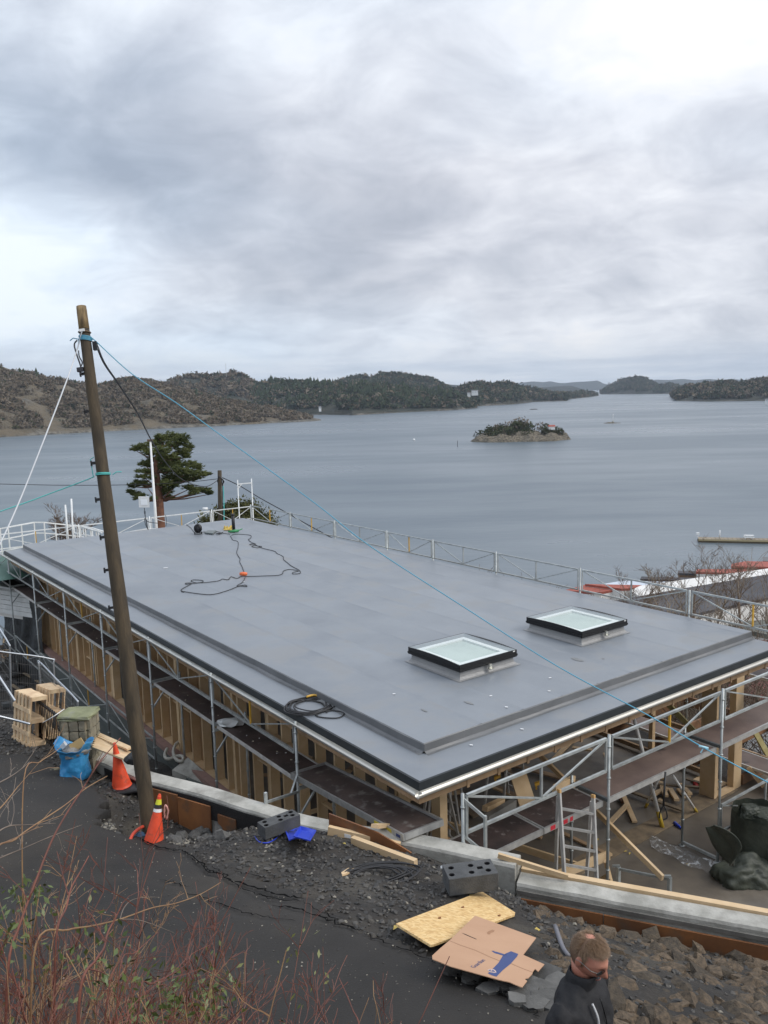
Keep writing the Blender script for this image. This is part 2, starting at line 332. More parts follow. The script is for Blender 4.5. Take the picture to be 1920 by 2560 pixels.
def hill(name, sky_, shore=None, dist=None, depth=300, m=None, tree_h=5, nx=120, nt=30, rough=0.16, seed=1, back=0.5):
    x0 = sky_[0][0]; x1 = sky_[-1][0]; verts = []; grid = []
    for i in range(nx+1):
        px = x0+(x1-x0)*i/nx; ys = lerp_pts(sky_, px)
        if shore is not None: g = G(px, lerp_pts(shore, px), SEA); ds = math.hypot(g.x, g.y)
        else: ds = dist
        r = ray(px, ys); hxy = math.hypot(r.x, r.y); az = (r.x/hxy, r.y/hxy)
        dep = depth if not isinstance(depth, list) else lerp_pts(depth, px)
        ak = r.z/hxy; ak -= tree_h/(ds+dep); as_ = (SEA-0.5)/ds; ak = max(ak, as_+0.2/ds); row = []
        for k in range(nt+1+8):
            t = k/nt
            if t <= 1:
                d = ds+dep*t; a = as_+(ak-as_)*(t**0.72)
                n = mnoise.noise(Vector((az[0]*d*0.018, az[1]*d*0.018, seed)))*0.7+mnoise.noise(Vector((az[0]*d*0.06, az[1]*d*0.06, seed+5)))*0.4
                z = a*d+n*rough*(ak-as_)*d*math.sin(math.pi*min(t*1.02, 1))
                z = max(z, SEA-0.5) if t > 0 else SEA-1.5
            else:
                d = ds+dep*t; zr = ak*(ds+dep); z = zr+(SEA-2-zr)*min(1, (t-1)*nt/8)**1.3
            row.append(len(verts)); verts.append((az[0]*d, az[1]*d, z))
        grid.append(row)
    faces = [(grid[i][k], grid[i+1][k], grid[i+1][k+1], grid[i][k+1]) for i in range(nx) for k in range(len(grid[0])-1)]
    o = struct(bulk(name, verts, faces, m, smooth=True)); HILLS[name+str(seed)] = (np.array(verts), grid, nt); return o
def trees_on(key, n, size, tri, mats, t0=0.05, t1=1.0, name='forest', seed=3, kind='bare', weights=None, clump=0.02, thresh=-0.1):
    V, grid, nt = HILLS[key]; r = np.random.RandomState(seed); gx = len(grid)-1; vs = []; fs = []; mi = []; cnt = 0; tries = 0
    while cnt < n and tries < n*6:
        tries += 1
        i = r.rand()*gx; k = (t0+(t1-t0)*r.rand()**0.9)*nt; i0 = min(int(i), gx-1); k0 = min(int(k), len(grid[0])-2); a = i-i0; b = k-k0
        p = (V[grid[i0][k0]]*(1-a)*(1-b)+V[grid[i0+1][k0]]*a*(1-b)+V[grid[i0][k0+1]]*(1-a)*b+V[grid[i0+1][k0+1]]*a*b)
        q = mnoise.noise(Vector((p[0]*clump, p[1]*clump, seed*3.1)))
        if q+r.randn()*0.12 < thresh or p[2] < SEA+2.2: continue
        s_ = size*(0.6+0.8*r.rand()); o = len(vs)
        mm = r.choice(len(mats), p=weights)
        if kind == 'cone':
            h = s_*(1.5+r.rand()); nn = 5
            for lv in range(2):
                o = len(vs); rr_ = s_*(0.62-0.22*lv); zb = p[2]+h*(0.10+0.38*lv)
                for j in range(nn):
                    an = 6.283*j/nn+r.rand(); vs.append((p[0]+math.cos(an)*rr_*(0.7+0.6*r.rand()), p[1]+math.sin(an)*rr_*(0.7+0.6*r.rand()), zb+r.rand()*0.1*h))
                vs.append((p[0], p[1], p[2]+h*(0.7+0.3*lv)))
                for j in range(nn): fs.append((o+j, o+(j+1) % nn, o+nn)); mi.append(mm)
        else:
            P = r.randn(tri, 3); P /= np.linalg.norm(P, axis=1)[:, None]; P *= (0.45+0.55*r.rand(tri, 1)); P[:, 2] = P[:, 2]*0.8+0.75
            for c in P:
                c = p+c*s_*0.6; o = len(vs); e = r.randn(3, 3)*s_*0.30
                for q_ in range(3): vs.append(tuple(c+e[q_]))
                fs.append((o, o+1, o+2)); mi.append(mm)
        cnt += 1
    o = stuff(bulk(name, vs, fs, mats, mi=mi)); return o
tb1 = mat('bare_crowns', (0.135, 0.104, 0.072), 0.95, spec=0.1, vscale=0.02, world=True, col2=(0.095, 0.076, 0.054), upn=0.6)
tb2 = mat('grey_crowns', (0.17, 0.142, 0.11), 0.95, spec=0.1, col2=(0.13, 0.108, 0.082), vscale=0.05, upn=0.6)
tg1 = mat('pine_crowns', (0.036, 0.048, 0.026), 0.95, spec=0.1, col2=(0.03, 0.042, 0.022), vscale=0.1, upn=0.6)
tg2 = mat('olive_crowns', (0.055, 0.055, 0.028), 0.95, spec=0.1, col2=(0.035, 0.038, 0.02), vscale=0.1, upn=0.6)

def zz(pts, x0, y0, k=1.728): return [(x0+a/k, y0+b/k) for a, b in pts]
# near hillside on the left, brown woods over grey rock
skyA = [(-160, 880)]+zz([(0, 45), (60, 65), (130, 75), (190, 98), (260, 103), (340, 122), (400, 128), (440, 126), (490, 118), (520, 104), (560, 98), (620, 108), (700, 122), (780, 148), (860, 165), (950, 190), (1050, 208), (1150, 222), (1250, 245), (1350, 270), (1430, 283), (1475, 289)], 0, 880)
shA = [(-160, 1104), (0, 1093)]+zz([(300, 352), (600, 336), (900, 322), (1200, 306), (1350, 300), (1480, 290)], 0, 880)
hill('hillside', skyA, shA, depth=[(-160, 330), (300, 300), (700, 160), (860, 40)], m=hm_a, seed=1, nx=240, nt=50, rough=0.22)
trees_on('hillside1', 15000, 3.6, 11, [tb1, tb2, tg2, tg1], seed=11, weights=[0.56, 0.33, 0.08, 0.03], thresh=-0.02, clump=0.03)
trees_on('hillside1', 14, 4.5, 0, [tg1], seed=12, t0=0.8, kind='cone', thresh=0.1)
# knob with the mast behind it
skyB = zz([(690, 140), (740, 118), (800, 94), (860, 92), (910, 98), (940, 82), (985, 75), (1040, 88), (1080, 112), (1110, 132), (1180, 160)], 0, 880)
hill('hillside', skyB, None, dist=1700, depth=320, m=hm_b, seed=2, nx=90, tree_h=7)
trees_on('hillside2', 2600, 7.5, 12, [tb1, tb2, tg1], seed=13, weights=[0.55, 0.25, 0.2], t0=0.3)
# dark wooded ridge in the middle
skyC0 = zz([(1440, 128), (1500, 108), (1560, 97), (1620, 92), (1659, 86)], 0, 880)+zz([(60, 88), (130, 96), (200, 108), (235, 122), (262, 140), (300, 160)], 960, 880)
hill('hillside', skyC0, None, dist=2250, depth=350, m=hm_b, seed=3, nx=80, tree_h=8)
trees_on('hillside3', 2400, 8.5, 12, [tg1, tb1, tg2], seed=14, weights=[0.65, 0.2, 0.15], t0=0.3)
skyC = zz([(960, 185), (1000, 160), (1060, 142), (1130, 125), (1200, 116), (1280, 118), (1350, 125), (1430, 126), (1500, 130), (1580, 135), (1659, 140)], 0, 880)+zz([(60, 144), (130, 150), (220, 160), (300, 176), (360, 195), (400, 220), (412, 238)], 960, 880)
shC = zz([(960, 270), (1480, 272), (1520, 274), (1659, 266)], 0, 880)+zz([(0, 265), (150, 258), (250, 254), (340, 248), (412, 241)], 960, 880)
hill('hillside', skyC, shC, depth=[(560, 300), (1000, 280), (1200, 60)], m=hm_b, seed=4, nx=200, nt=40, tree_h=8, rough=0.2)
trees_on('hillside4', 8000, 7.5, 10, [tg1, tb1, tb2, tg2], seed=15, weights=[0.62, 0.20, 0.06, 0.12], t0=0.10, thresh=-0.2)
trees_on('hillside4', 900, 6.5, 0, [tg1], seed=16, t0=0.15, kind='cone', thresh=0.05)
# peninsula beyond it
skyD = zz([(290, 160), (330, 150), (350, 140), (400, 126), (440, 132), (480, 128), (520, 128), (580, 140), (640, 152), (680, 160), (720, 172), (790, 176), (860, 168), (900, 170), (945, 184)], 960, 880)
shD = zz([(290, 236), (410, 234), (560, 226), (640, 216), (790, 212), (800, 204), (880, 196), (945, 188)], 960, 880)
hill('hillside', skyD, shD, depth=260, m=hm_b, seed=5, nx=120, tree_h=8)
trees_on('hillside5', 4200, 9.0, 10, [tg1, tb1, tg2], seed=17, weights=[0.55, 0.3, 0.15], t0=0.08)
skyD2 = zz([(225, 128), (260, 130), (320, 140), (350, 144), (390, 140), (440, 150), (560, 160)], 960, 880)
hill('hillside', skyD2, None, dist=4600, depth=400, m=hm_far, seed=6, nx=40, tree_h=8)
skyD3 = zz([(640, 150), (700, 146), (750, 142), (810, 140), (850, 152), (900, 165), (960, 180)], 960, 880)
hill('hillside', skyD3, None, dist=4800, depth=300, m=hm_far, seed=16, nx=40, tree_h=8)
# blue hills on the horizon
skyF = zz([(240, 140), (400, 144), (560, 140), (590, 133), (640, 127), (690, 130), (720, 126), (745, 132), (770, 135), (820, 130), (870, 128), (925, 123), (950, 138), (1000, 140), (1140, 128), (1170, 119), (1230, 121), (1290, 116), (1345, 122), (1400, 116), (1450, 120), (1500, 116), (1600, 124), (1700, 124)], 960, 880)
hill('hillside', skyF, None, dist=8800, depth=700, m=hm_far, seed=7, nx=120, tree_h=0, rough=0.05)
# headland at the end of the water, and the right-hand shore
skyE = zz([(935, 172), (960, 150), (985, 134), (1020, 118), (1060, 110), (1100, 105), (1135, 112), (1165, 132), (1200, 142), (1230, 134), (1270, 142), (1300, 160)], 960, 880)
shE = zz([(935, 183), (1300, 181)], 960, 880)
hill('hillside', skyE, shE, depth=400, m=hm_b, seed=8, nx=80, tree_h=9)
trees_on('hillside8', 2600, 11, 8, [tg1, tb1, tg2], seed=18, weights=[0.6, 0.25, 0.15], t0=0.1)
skyG = zz([(1238, 178), (1260, 162), (1300, 140), (1360, 126), (1400, 130), (1450, 124), (1500, 122), (1560, 124), (1600, 114), (1659, 108), (1760, 100)], 960, 880)
shG = zz([(1238, 192), (1262, 212), (1400, 214), (1659, 211), (1760, 211)], 960, 880)
hill('hillside', skyG, shG, depth=300, m=hm_b, seed=9, nx=100, tree_h=8)
trees_on('hillside9', 4600, 7.5, 10, [tg1, tb1, tb2, tg2], seed=19, weights=[0.4, 0.32, 0.14, 0.14], t0=0.08)

# mast on the knob
p = D(565, 928, 1930); mb = MB(); mb.tube([p+Vector((0, 0, -12)), p+Vector((0, 0, 17))], 0.35, 4)
one(mb, 'radio_mast', galv, 'thin radio mast on the rounded hilltop left of centre', 'mast')

# ------------------------------------------------------------------ rocks, island, skerries
rockm = hill_mat('shore_rock', (0.17, 0.15, 0.105), (0.09, 0.085, 0.06), (0.32, 0.28, 0.215), 0.40, 0.09)
def mound(cx_, cy_, rx, ry, h, rot, seed, n=40, m=14, pw=1.0):
    vs = []; fs = []
    for i in range(m+1):
        t = i/m
        for j in range(n):
            a = 2*math.pi*j/n; k = 1+0.22*mnoise.noise(Vector((math.cos(a)*1.7, math.sin(a)*1.7, seed)))
            x = math.cos(a)*rx*k*(1-t); y = math.sin(a)*ry*k*(1-t)
            z = h*(math.sin(t*math.pi/2)**pw)*(1+0.5*mnoise.noise(Vector((x*0.09, y*0.09, seed+2))))+(0.5*h*(mnoise.noise(Vector((x*0.16, y*0.16, seed+9)))+0.5*abs(mnoise.noise(Vector((x*0.5, y*0.5, seed+5))))) if 0 < i < m else 0)
            if i == 0: z = -1.0
            vs.append((cx_+x*math.cos(rot)-y*math.sin(rot), cy_+x*math.sin(rot)+y*math.cos(rot), SEA+z))
    for i in range(m):
        for j in range(n): fs.append((i*n+j, i*n+(j+1) % n, (i+1)*n+(j+1) % n, (i+1)*n+j))
    return vs, fs
def leafcloud(r, c, rad, tri, size, squash=0.8):
    vs = []; P = r.randn(tri, 3); P /= np.linalg.norm(P, axis=1)[:, None]; P *= (0.35+0.65*r.rand(tri, 1)**0.5); P[:, 2] *= squash
    for q in P:
        q = np.array(c)+q*rad; e = r.randn(3, 3)*size
        for k in range(3): vs.append(tuple(q+e[k]))
    return vs
g0 = G(1306, 1103, SEA); vs, fs = mound(g0.x, g0.y+14, 40, 24, 6.8, -0.02, 3.3, 70, 18, 0.8)
isl = struct(bulk('island', vs, fs, rockm, smooth=False))
r = np.random.RandomState(5); isg = mat('island_pine', (0.062, 0.072, 0.034), 0.9, spec=0.1, col2=(0.035, 0.044, 0.022), vscale=0.4, upn=0.45)
for k in range(96):
    a = r.rand()*6.28; q = r.rand()**0.5*0.88; x = g0.x+math.cos(a)*q*38+1; y = g0.y+14+math.sin(a)*q*17+1
    hh = 6.2*math.sin((1-q)*1.57)**0.8; sz = (2.9+1.9*r.rand())*(1.25-q*0.75); zt = SEA+hh+sz*1.0
    bare = r.rand() < 0.26
    root = thing('island_tree', 'small tree in the wooded cap of the rocky island', 'tree', (x, y, SEA+hh-0.5), 'trees on the rocky island')
    v1 = leafcloud(r, (0, 0, 0), sz, 60, sz*(0.15 if bare else 0.22), 0.95)
    mb = MB(); mb.v = [(x+a_[0], y+a_[1], zt+a_[2]) for a_ in v1]; mb.f = [(3*i, 3*i+1, 3*i+2) for i in range(len(v1)//3)]; mb.mi = [0]*len(mb.f); mb.sm = [False]*len(mb.f)
    mb.build('crown', tb2 if bare else (isg if r.rand() < 0.6 else tg2), root)
    mb = MB(); mb.tube([(x, y, SEA+hh-0.5), (x, y, zt)], 0.15, 4); mb.build('trunk', wood_w, root)
# little red roofed cabin among the island trees
p = D(1379, 1066, math.hypot(g0.x, g0.y)+12); t = thing('cabin', 'tiny cabin with a red roof among the trees of the island', 'cabin', p)
mb = MB(); mb.box(p.x-2.2, p.x+2.2, p.y-1.5, p.y+1.5, p.z-2.5, p.z); mb.build('wall', white, t)
mb = MB(); mb.add([(p.x-2.5, p.y-1.8, p.z-.1), (p.x+2.5, p.y-1.8, p.z-.1), (p.x+2.5, p.y+1.8, p.z-.1), (p.x-2.5, p.y+1.8, p.z-.1), (p.x-2.5, p.y, p.z+1.1), (p.x+2.5, p.y, p.z+1.1)], [(0, 1, 5, 4), (3, 4, 5, 2), (0, 4, 3), (1, 2, 5), (0, 3, 2, 1)])
redroof = mat('red_roof', (0.33, 0.085, 0.055), 0.7, 0, 0.15, 1.0, (0.25, 0.06, 0.04), bump=0.1, bscale=5)
mb.build('roof', redroof, t)
g1 = G(1534, 1058.5, SEA); vs, fs = mound(g1.x, g1.y+5, 10, 4.5, 0.9, 0, 7.1, 24, 5); struct(bulk('skerry', vs, fs, rockm))
t = thing('beacon', 'white sea beacon on the low skerry right of the island', 'beacon', (g1.x+0.7, g1.y+5, SEA))
mb = MB(); mb.tube([(g1.x+.7, g1.y+5, SEA+.3), (g1.x+.7, g1.y+5, SEA+2.6)], 0.9, 8); mb.build('base', concrete, t)
mb = MB(); mb.tube([(g1.x+.7, g1.y+5, SEA+2.6), (g1.x+.7, g1.y+5, SEA+8.2)], 0.22, 6); mb.build('pole', white, t)
mb = MB(); mb.tube([(g1.x+.7, g1.y+5, SEA+7.2), (g1.x+.7, g1.y+5, SEA+8.8)], 0.6, 8); mb.build('lantern', white, t)
g2 = G(1334, 1024, SEA); vs, fs = mound(g2.x, g2.y, 9, 5, 1.2, 0, 1.1, 20, 5); struct(bulk('skerry', vs, fs, mat('dark_rock', (0.05, 0.047, 0.042), 0.8)))
g3 = G(1144, 1117, SEA); mb = MB(); mb.tube([g3, g3+Vector((0, 0, 4.2))], 0.16, 6); one(mb, 'sea_mark', blackf, 'thin dark sea mark pole standing in the water left of the island', 'sea mark')
g4 = G(1035, 1101, SEA); mb = MB(); mb.tube([g4, g4+Vector((0, 0, .5)), g4+Vector((0, 0, 1.3))], 0.8, 8, rr=[0.9, 0.9, 0.5]); one(mb, 'buoy', white, 'small white buoy floating left of the island', 'buoy')

# houses on the far shores
def far_house(px, py, d, w_, dep, h, label, roofm, wallm=white, rh=1.8, dark=True):
    c = D(px, py, d); c.z -= h; t = thing('far_house', label, 'house', c)
    az = Vector((c.x, c.y, 0)).normalized(); rt = Vector((az.y, -az.x, 0))
    mb = MB(); mb.obox(c+Vector((0, 0, h/2-2)), rt*(w_/2), az*(dep/2), Vector((0, 0, h/2+2))); mb.build('wall', wallm, t)
    tp = c+Vector((0, 0, h)); a = rt*(w_/2+.4); b = az*(dep/2+.4); mb = MB()
    mb.add([tp-a-b, tp+a-b, tp+a+b, tp-a+b, tp-a+Vector((0, 0, rh)), tp+a+Vector((0, 0, rh))], [(0, 1, 5, 4), (3, 4, 5, 2), (0, 4, 3), (1, 2, 5), (0, 3, 2, 1)]); mb.build('roof', roofm, t)
    mb = MB(); n = max(1, int(w_/3))
    for i in range(n):
        q = c+rt*(-w_/2+w_*(i+0.5)/n)-az*(dep/2+0.03)+Vector((0, 0, h*0.55)); mb.obox(q, rt*0.5, az*0.04, Vector((0, 0, 0.6)))
    mb.build('window', blackf, t)
greyroof = mat('grey_roof', (0.13, 0.13, 0.135), 0.7)
far_house(1187, 977, 1830, 14, 9, 6, 'long white house in the gap of the wooded ridge', greyroof)
far_house(1172, 983, 1790, 7, 6, 4, 'smaller white house beside the long one on the ridge', greyroof)
far_house(882, 1003, 1690, 8, 6, 4, 'white house in the woods above the middle shore', greyroof)
far_house(800, 1018, 1390, 4, 4, 3, 'lone white cottage low in the brown woods', greyroof)
far_house(846, 1040, 1480, 2.4, 2.4, 3.5, 'narrow white boathouse on the point by the shore', greyroof)
far_house(903, 1008, 1680, 4.5, 4.5, 3.2, 'pale cottage just right of the white house in the woods', redroof)
far_house(1916, 999, 1560, 4, 4, 4, 'white boathouse at the waterline of the right shore', greyroof)

# ------------------------------------------------------------------ floating dock
p0 = G(1746, 1356, SEA); p1 = G(1990, 1361, SEA); dv = (p1-p0); dv.z = 0; dl = dv.length; dv.normalize(); dw = Vector((-dv.y, dv.x, 0))
t = thing('floating_dock', 'long weathered wooden floating dock at the right edge of the water', 'dock', p0)
dockw = mat('dock_wood', (0.30, 0.25, 0.18), 0.8, 0, 0.2, 1.0, (0.20, 0.165, 0.12), bump=0.2)
mb = MB(); mb.obox(p0+dv*(dl/2)+dw*1.4+Vector((0, 0, 0.35)), dv*(dl/2), dw*1.4, Vector((0, 0, 0.40))); mb.build('float', mat('dock_float', (0.11, 0.085, 0.05), 0.8), t)
k = 0; pb = None; npl = int(dl/0.95)
for i in range(npl):
    c = p0+dv*((i+0.5)*dl/npl)+dw*1.4+Vector((0, 0, 0.80))
    if pb is None: mb = MB(); mb.obox(c, dv*(dl/npl*0.46), dw*1.5, Vector((0, 0, 0.045))); pb = mb.build('plank', dockw, t, loc=c)
    else: child_copy(pb, t, loc=c-Vector(t['_loc']))
mb = MB(); mb.obox(p0+dv*(dl/2)-dw*0.08+Vector((0, 0, 0.62)), dv*(dl/2), dw*0.06, Vector((0, 0, 0.16))); mb.build('edge_beam', mat('dock_edge', (0.42, 0.35, 0.20), 0.8), t)
for i, o_ in ((0.04, 2.4),): mb = MB(); q = G(1799, 1345, SEA+0.9); mb.tube([q, q+Vector((0, 0, 1.9))], 0.15, 6); one(mb, 'mooring_post', white, 'white mooring post standing on the floating dock', 'post')
q = G(1872, 1347, SEA+0.9); t = thing('dock_bench', 'small pale picnic bench standing on the dock', 'bench', q)
mb = MB(); mb.obox(q+Vector((0, 0, 0.85)), dv*1.1, dw*0.4, Vector((0, 0, 0.05))); mb.build('tabletop', white, t)
for s_ in (-1, 1):
    mb = MB(); mb.obox(q+Vector((0, 0, 0.42))+dv*0.8*s_, dv*0.06, dw*0.5, Vector((0, 0, 0.42))); mb.build('leg', white, t)
    mb = MB(); mb.obox(q+Vector((0, 0, 0.45))+dw*0.9*s_, dv*1.1, dw*0.15, Vector((0, 0, 0.04))); mb.build('seat', white, t)
q = G(1744, 1347, SEA+0.9); t = thing('dock_lamp', 'white light box on the left end of the floating dock', 'lamp', q)
mb = MB(); mb.tube([q, q+Vector((0, 0, 0.9))], 0.12, 6); mb.build('post', white, t); mb = MB(); mb.box(q.x-.35, q.x+.35, q.y-.3, q.y+.3, q.z+.9, q.z+1.5); mb.build('lamp_head', white, t)

# ------------------------------------------------------------------ quay buildings below on the right
wallw = mat('white_render', (0.74, 0.73, 0.70), 0.75, 0, 0.05, 0.3, (0.62, 0.61, 0.58)); roofd = mat('dark_felt_roof', (0.062, 0.062, 0.070), 0.75, 0, 0.1, 0.2, (0.04, 0.038, 0.042), bump=0.1, bscale=2)
redr2 = mat('faded_red_roof', (0.36, 0.10, 0.07), 0.7, 0, 0.1, 0.3, (0.28, 0.07, 0.05))
snowy = mat('pale_blue_roof', (0.50, 0.55, 0.62), 0.6)
def roofpoly(label, px4, zr, roofm, wallm, name='harbour_building', zb=SEA+1.0, eave=0.35, wins=None, ridge=0.0):
    P = [G(a, b, zr) for a, b in px4]; c = sum(P, Vector())/len(P); t = thing(name, label, 'building', (c.x, c.y, zb))
    mb = MB(); mb.prism([(c+(p_-c)*0.985)[:2] for p_ in P], zb, zr-eave); mb.build('wall', wallm, t)
    mb = MB()
    if ridge and len(P) == 4:
        a, b, c2, d_ = P; r1 = (a+d_)/2+Vector((0, 0, ridge)); r2 = (b+c2)/2+Vector((0, 0, ridge)); e = Vector((0, 0, eave))
        mb.add([a-e, b-e, c2-e, d_-e, r1, r2, a, b, c2, d_], [(6, 7, 5, 4), (4, 5, 8, 9), (0, 1, 7, 6), (2, 3, 9, 8), (0, 6, 4, 9, 3), (1, 2, 8, 5, 7), (0, 3, 2, 1)])
    else: mb.prism([p_[:2] for p_ in P], zr-eave, zr)
    mb.build('roof', roofm, t)
    return t, P
z8 = lambda a, b: (1400+a/3.19, 1320+b/3.19)
t, P = roofpoly('low harbour shed with a bright red roof and white walls nearest the grey roof edge', [z8(20, 500), z8(320, 512), z8(490, 482), z8(200, 452)], -31.0, redroof, wallw, ridge=0.0)
t, P = roofpoly('white walled harbour house with a red roof and one small dark window', [z8(490, 484), z8(612, 478), z8(650, 455), z8(200, 446)], -30.6, redroof, wallw)
q = G(*z8(614, 508), -33.0)
az = Vector((q.x, q.y, 0)).normalized()
mb = MB(); rt = Vector((az.y, -az.x, 0)); mb.obox(G(*z8(614, 508), -32.4)-az*0.35, rt*0.55, az*0.3, Vector((0, 0, 0.7))); mb.build('window', blackf, t)
roofpoly('wide white harbour building between the red roofs and the long dark roof', [z8(560, 500), z8(640, 545), z8(1720, 380), z8(1720, 315), z8(1130, 392), z8(640, 460)], -30.5, wallw, wallw)
roofpoly('very long harbour hall with a black felt roof and white gable walls', [z8(430, 580), z8(1000, 700), z8(1800, 525), z8(1800, 345), z8(1000, 478)], -28.5, roofd, wallw)
roofpoly('pale bluish roofed shed behind the white harbour building', [z8(320, 450), z8(640, 462), z8(950, 430), z8(500, 420)], -32, snowy, wallw)
roofpoly('narrow dark roofed boat shed by the water behind the pale roof', [z8(640, 405), z8(1090, 420), z8(1110, 398), z8(650, 386)], -32.5, roofd, mat('dark_boards', (0.06, 0.045, 0.035), 0.8))
roofpoly('brown shed with a dark roof behind the bare trees', [z8(940, 360), z8(1390, 372), z8(1400, 350), z8(950, 340)], -32.5, roofd, mat('brown_boards', (0.16, 0.10, 0.06), 0.8))
roofpoly('harbour shed with a wide dull red roof behind the bare trees', [z8(1085, 350), z8(1520, 362), z8(1560, 326), z8(1090, 328)], -32.0, redr2, wallw)
roofpoly('farther harbour shed with a dull red roof beside the dock', [z8(1365, 305), z8(1760, 312), z8(1760, 270), z8(1480, 264), z8(1370, 285)], -31.5, redr2, mat('dark_boards'))
roofpoly('slate roofed hut at the right edge near the dock', [z8(1615, 262), z8(1760, 268), z8(1760, 232), z8(1618, 230)], -32.5, greyroof, mat('dark_boards'))
roofpoly('rust red roofed house below the open timber frame', [(1790, 1700), (1990, 1800), (1990, 1600), (1830, 1600)], -17.5, mat('rust_roof', (0.17, 0.05, 0.04), 0.8, 0, 0.1, 0.5, (0.11, 0.035, 0.03)), wallw, zb=-24)
roofpoly('grey roofed house close under the scaffold at the right edge', [z8(1340, 770), z8(1420, 800), z8(1900, 900), z8(1900, 715), z8(1500, 740)], -18.5, mat('moss_roof', (0.13, 0.135, 0.115), 0.85, 0, 0.1, 0.5, (0.08, 0.08, 0.065)), wallw, zb=-24)

# ------------------------------------------------------------------ near ground
CP = [(1000, 2560, -5.60), (500, 2560, -5.75), (300, 2300, -6.2), (0, 2100, -6.6), (600, 2300, -6.1), (900, 2450, -5.85), (1100, 2300, -6.25), (1250, 2400, -6.0), (1400, 2540, -5.55),
      (800, 2150, -6.7), (640, 2090, -6.95), (1000, 2190, -6.68), (860, 2075, -7.1), (1180, 2190, -7.0), (1250, 2232, -6.98), (1325, 2264, -7.75), (1500, 2315, -7.75), (1900, 2410, -7.65), (1700, 2360, -7.65),
      (1640, 2400, -6.95), (1900, 2540, -6.3), (1600, 2550, -5.8), (300, 1990, -7.0), (174, 1950, -7.05), (60, 1855, -7.35), (0, 1930, -7.15), (160, 1890, -7.25), (235, 1910, -7.25),
      (428, 2050, -7.72), (538, 2052, -7.6), (600, 2090, -7.1), (330, 2120, -6.95), (400, 2100, -7.05), (0, 1790, -7.8)]
KZ = 0.835      # all verge heights were first taken at 1/KZ of their distance
_cp = [tuple(G(a, b, z*KZ)) for a, b, z in CP]+[(1.1, 4.2, -4.85), (3.5, 4.2, -4.9), (-1.5, 2.2, -3.6), (-3.2, 3.2, -4.0), (-4.6, 5.5, -4.9), (-7.5, 8.5, -5.5), (0.4, 1.5, -3.4), (-14, 14, -6.6), (7, 5, -5.0), (-13, 19, -8.2)]
_P = np.array(_cp); NCP = len(_P)
def _phi(r): r = np.maximum(r, 1e-9); return r*r*np.log(r)
_A = np.zeros((NCP+3, NCP+3)); _d = np.linalg.norm(_P[:, None, :2]-_P[None, :, :2], axis=2)
_A[:NCP, :NCP] = _phi(_d)+np.eye(NCP)*0.15; _A[:NCP, NCP] = 1; _A[:NCP, NCP+1:] = _P[:, :2]; _A[NCP, :NCP] = 1; _A[NCP+1:, :NCP] = _P[:, :2].T
WCP = np.linalg.solve(_A, np.concatenate([_P[:, 2], [0, 0, 0]]))
def hU(x, y):
    d = np.sqrt((np.asarray(x)[..., None]-_P[:, 0])**2+(np.asarray(y)[..., None]-_P[:, 1])**2)
    return _phi(d)@WCP[:NCP]+WCP[NCP]+WCP[NCP+1]*np.asarray(x)+WCP[NCP+2]*np.asarray(y)
WALL_Z = -5.85
wl = [G(a, b, WALL_Z) for a, b in [(243, 1874), (340, 1912), (386, 1930), (528, 1965), (640, 2001), (821, 2048), (1063, 2087), (1302, 2136)]]
WALL_Z2 = -6.03
wr = [G(a, b, WALL_Z2) for a, b in [(1303, 2178), (1500, 2214), (1700, 2250), (1920, 2290), (2200, 2340)]]
for p_ in wl+wr: p_.z = 0
line = [wl[0]+E1*30-E2*1.0]+wl+wr[1:]+[wr[-1]+(wr[-1]-wr[-2]).normalized()*12]
LN = np.array([(p_.x, p_.y) for p_ in line])
def sdist(x, y):
    """distance behind (positive) or in front (negative) of the inner face of the concrete wall, and the index of the nearest stretch"""
    x = np.asarray(x, float); y = np.asarray(y, float); best = np.full(x.shape, 1e9); sg = np.zeros(x.shape); ix = np.zeros(x.shape, int)
    for i in range(len(LN)-1):
        a = LN[i]; b = LN[i+1]; ab = b-a; t = np.clip(((x-a[0])*ab[0]+(y-a[1])*ab[1])/(ab@ab), 0, 1)
        dx = x-(a[0]+t*ab[0]); dy = y-(a[1]+t*ab[1]); d = np.hypot(dx, dy); c = ab[0]*dy-ab[1]*dx
        m_ = d < best-1e-9; best = np.where(m_, d, best); sg = np.where(m_, np.sign(c), sg); ix = np.where(m_, i, ix)
    return best*sg, ix
def hL(x, y):
    u = (x-NB.x)*E1.x+(y-NB.y)*E1.y; v = (x-NB.x)*E2.x+(y-NB.y)*E2.y
    z = np.where(v < 0, -8.45-0.17*np.clip(u-9, 0, 6), -8.9)
    d = np.maximum(np.maximum(v-10.5, u-23.5), 0); d = np.where((u > 5) & (v > 8.8), np.maximum(d, v-8.8), d)
    return z-0.5*d-0.0*u
def ground_z(x, y):
    s_, ix = sdist(x, y); a = hU(x, y); b = hL(np.asarray(x, float), np.asarray(y, float))
    far = (ix <= 2); k = np.where(far, np.clip((s_+0.2)/2.4, 0, 1), np.where(s_ > -0.12, 1.0, 0.0)); k = k*k*(3-2*k); return a*(1-k)+b*k
def gz(x, y): return float(ground_z(np.array([x]), np.array([y]))[0])
def GH(px, py, it=14):
    z = -7.0; p_ = G(px, py, z)
    for _ in range(it): z = 0.5*z+0.5*float(hU(np.array([p_.x]), np.array([p_.y]))[0]); p_ = G(px, py, z)
    return p_
def GG(px, py, lift=0.0):
    r_ = ray(px, py); r_ = r_/math.hypot(r_.x, r_.y); d = np.linspace(9, 60, 900); g_ = ground_z(r_.x*d, r_.y*d); k = np.argmax(r_.z*d < g_); k = k if k else 400; p_ = r_*float(d[k]); return Vector((p_.x, p_.y, p_.z+lift))
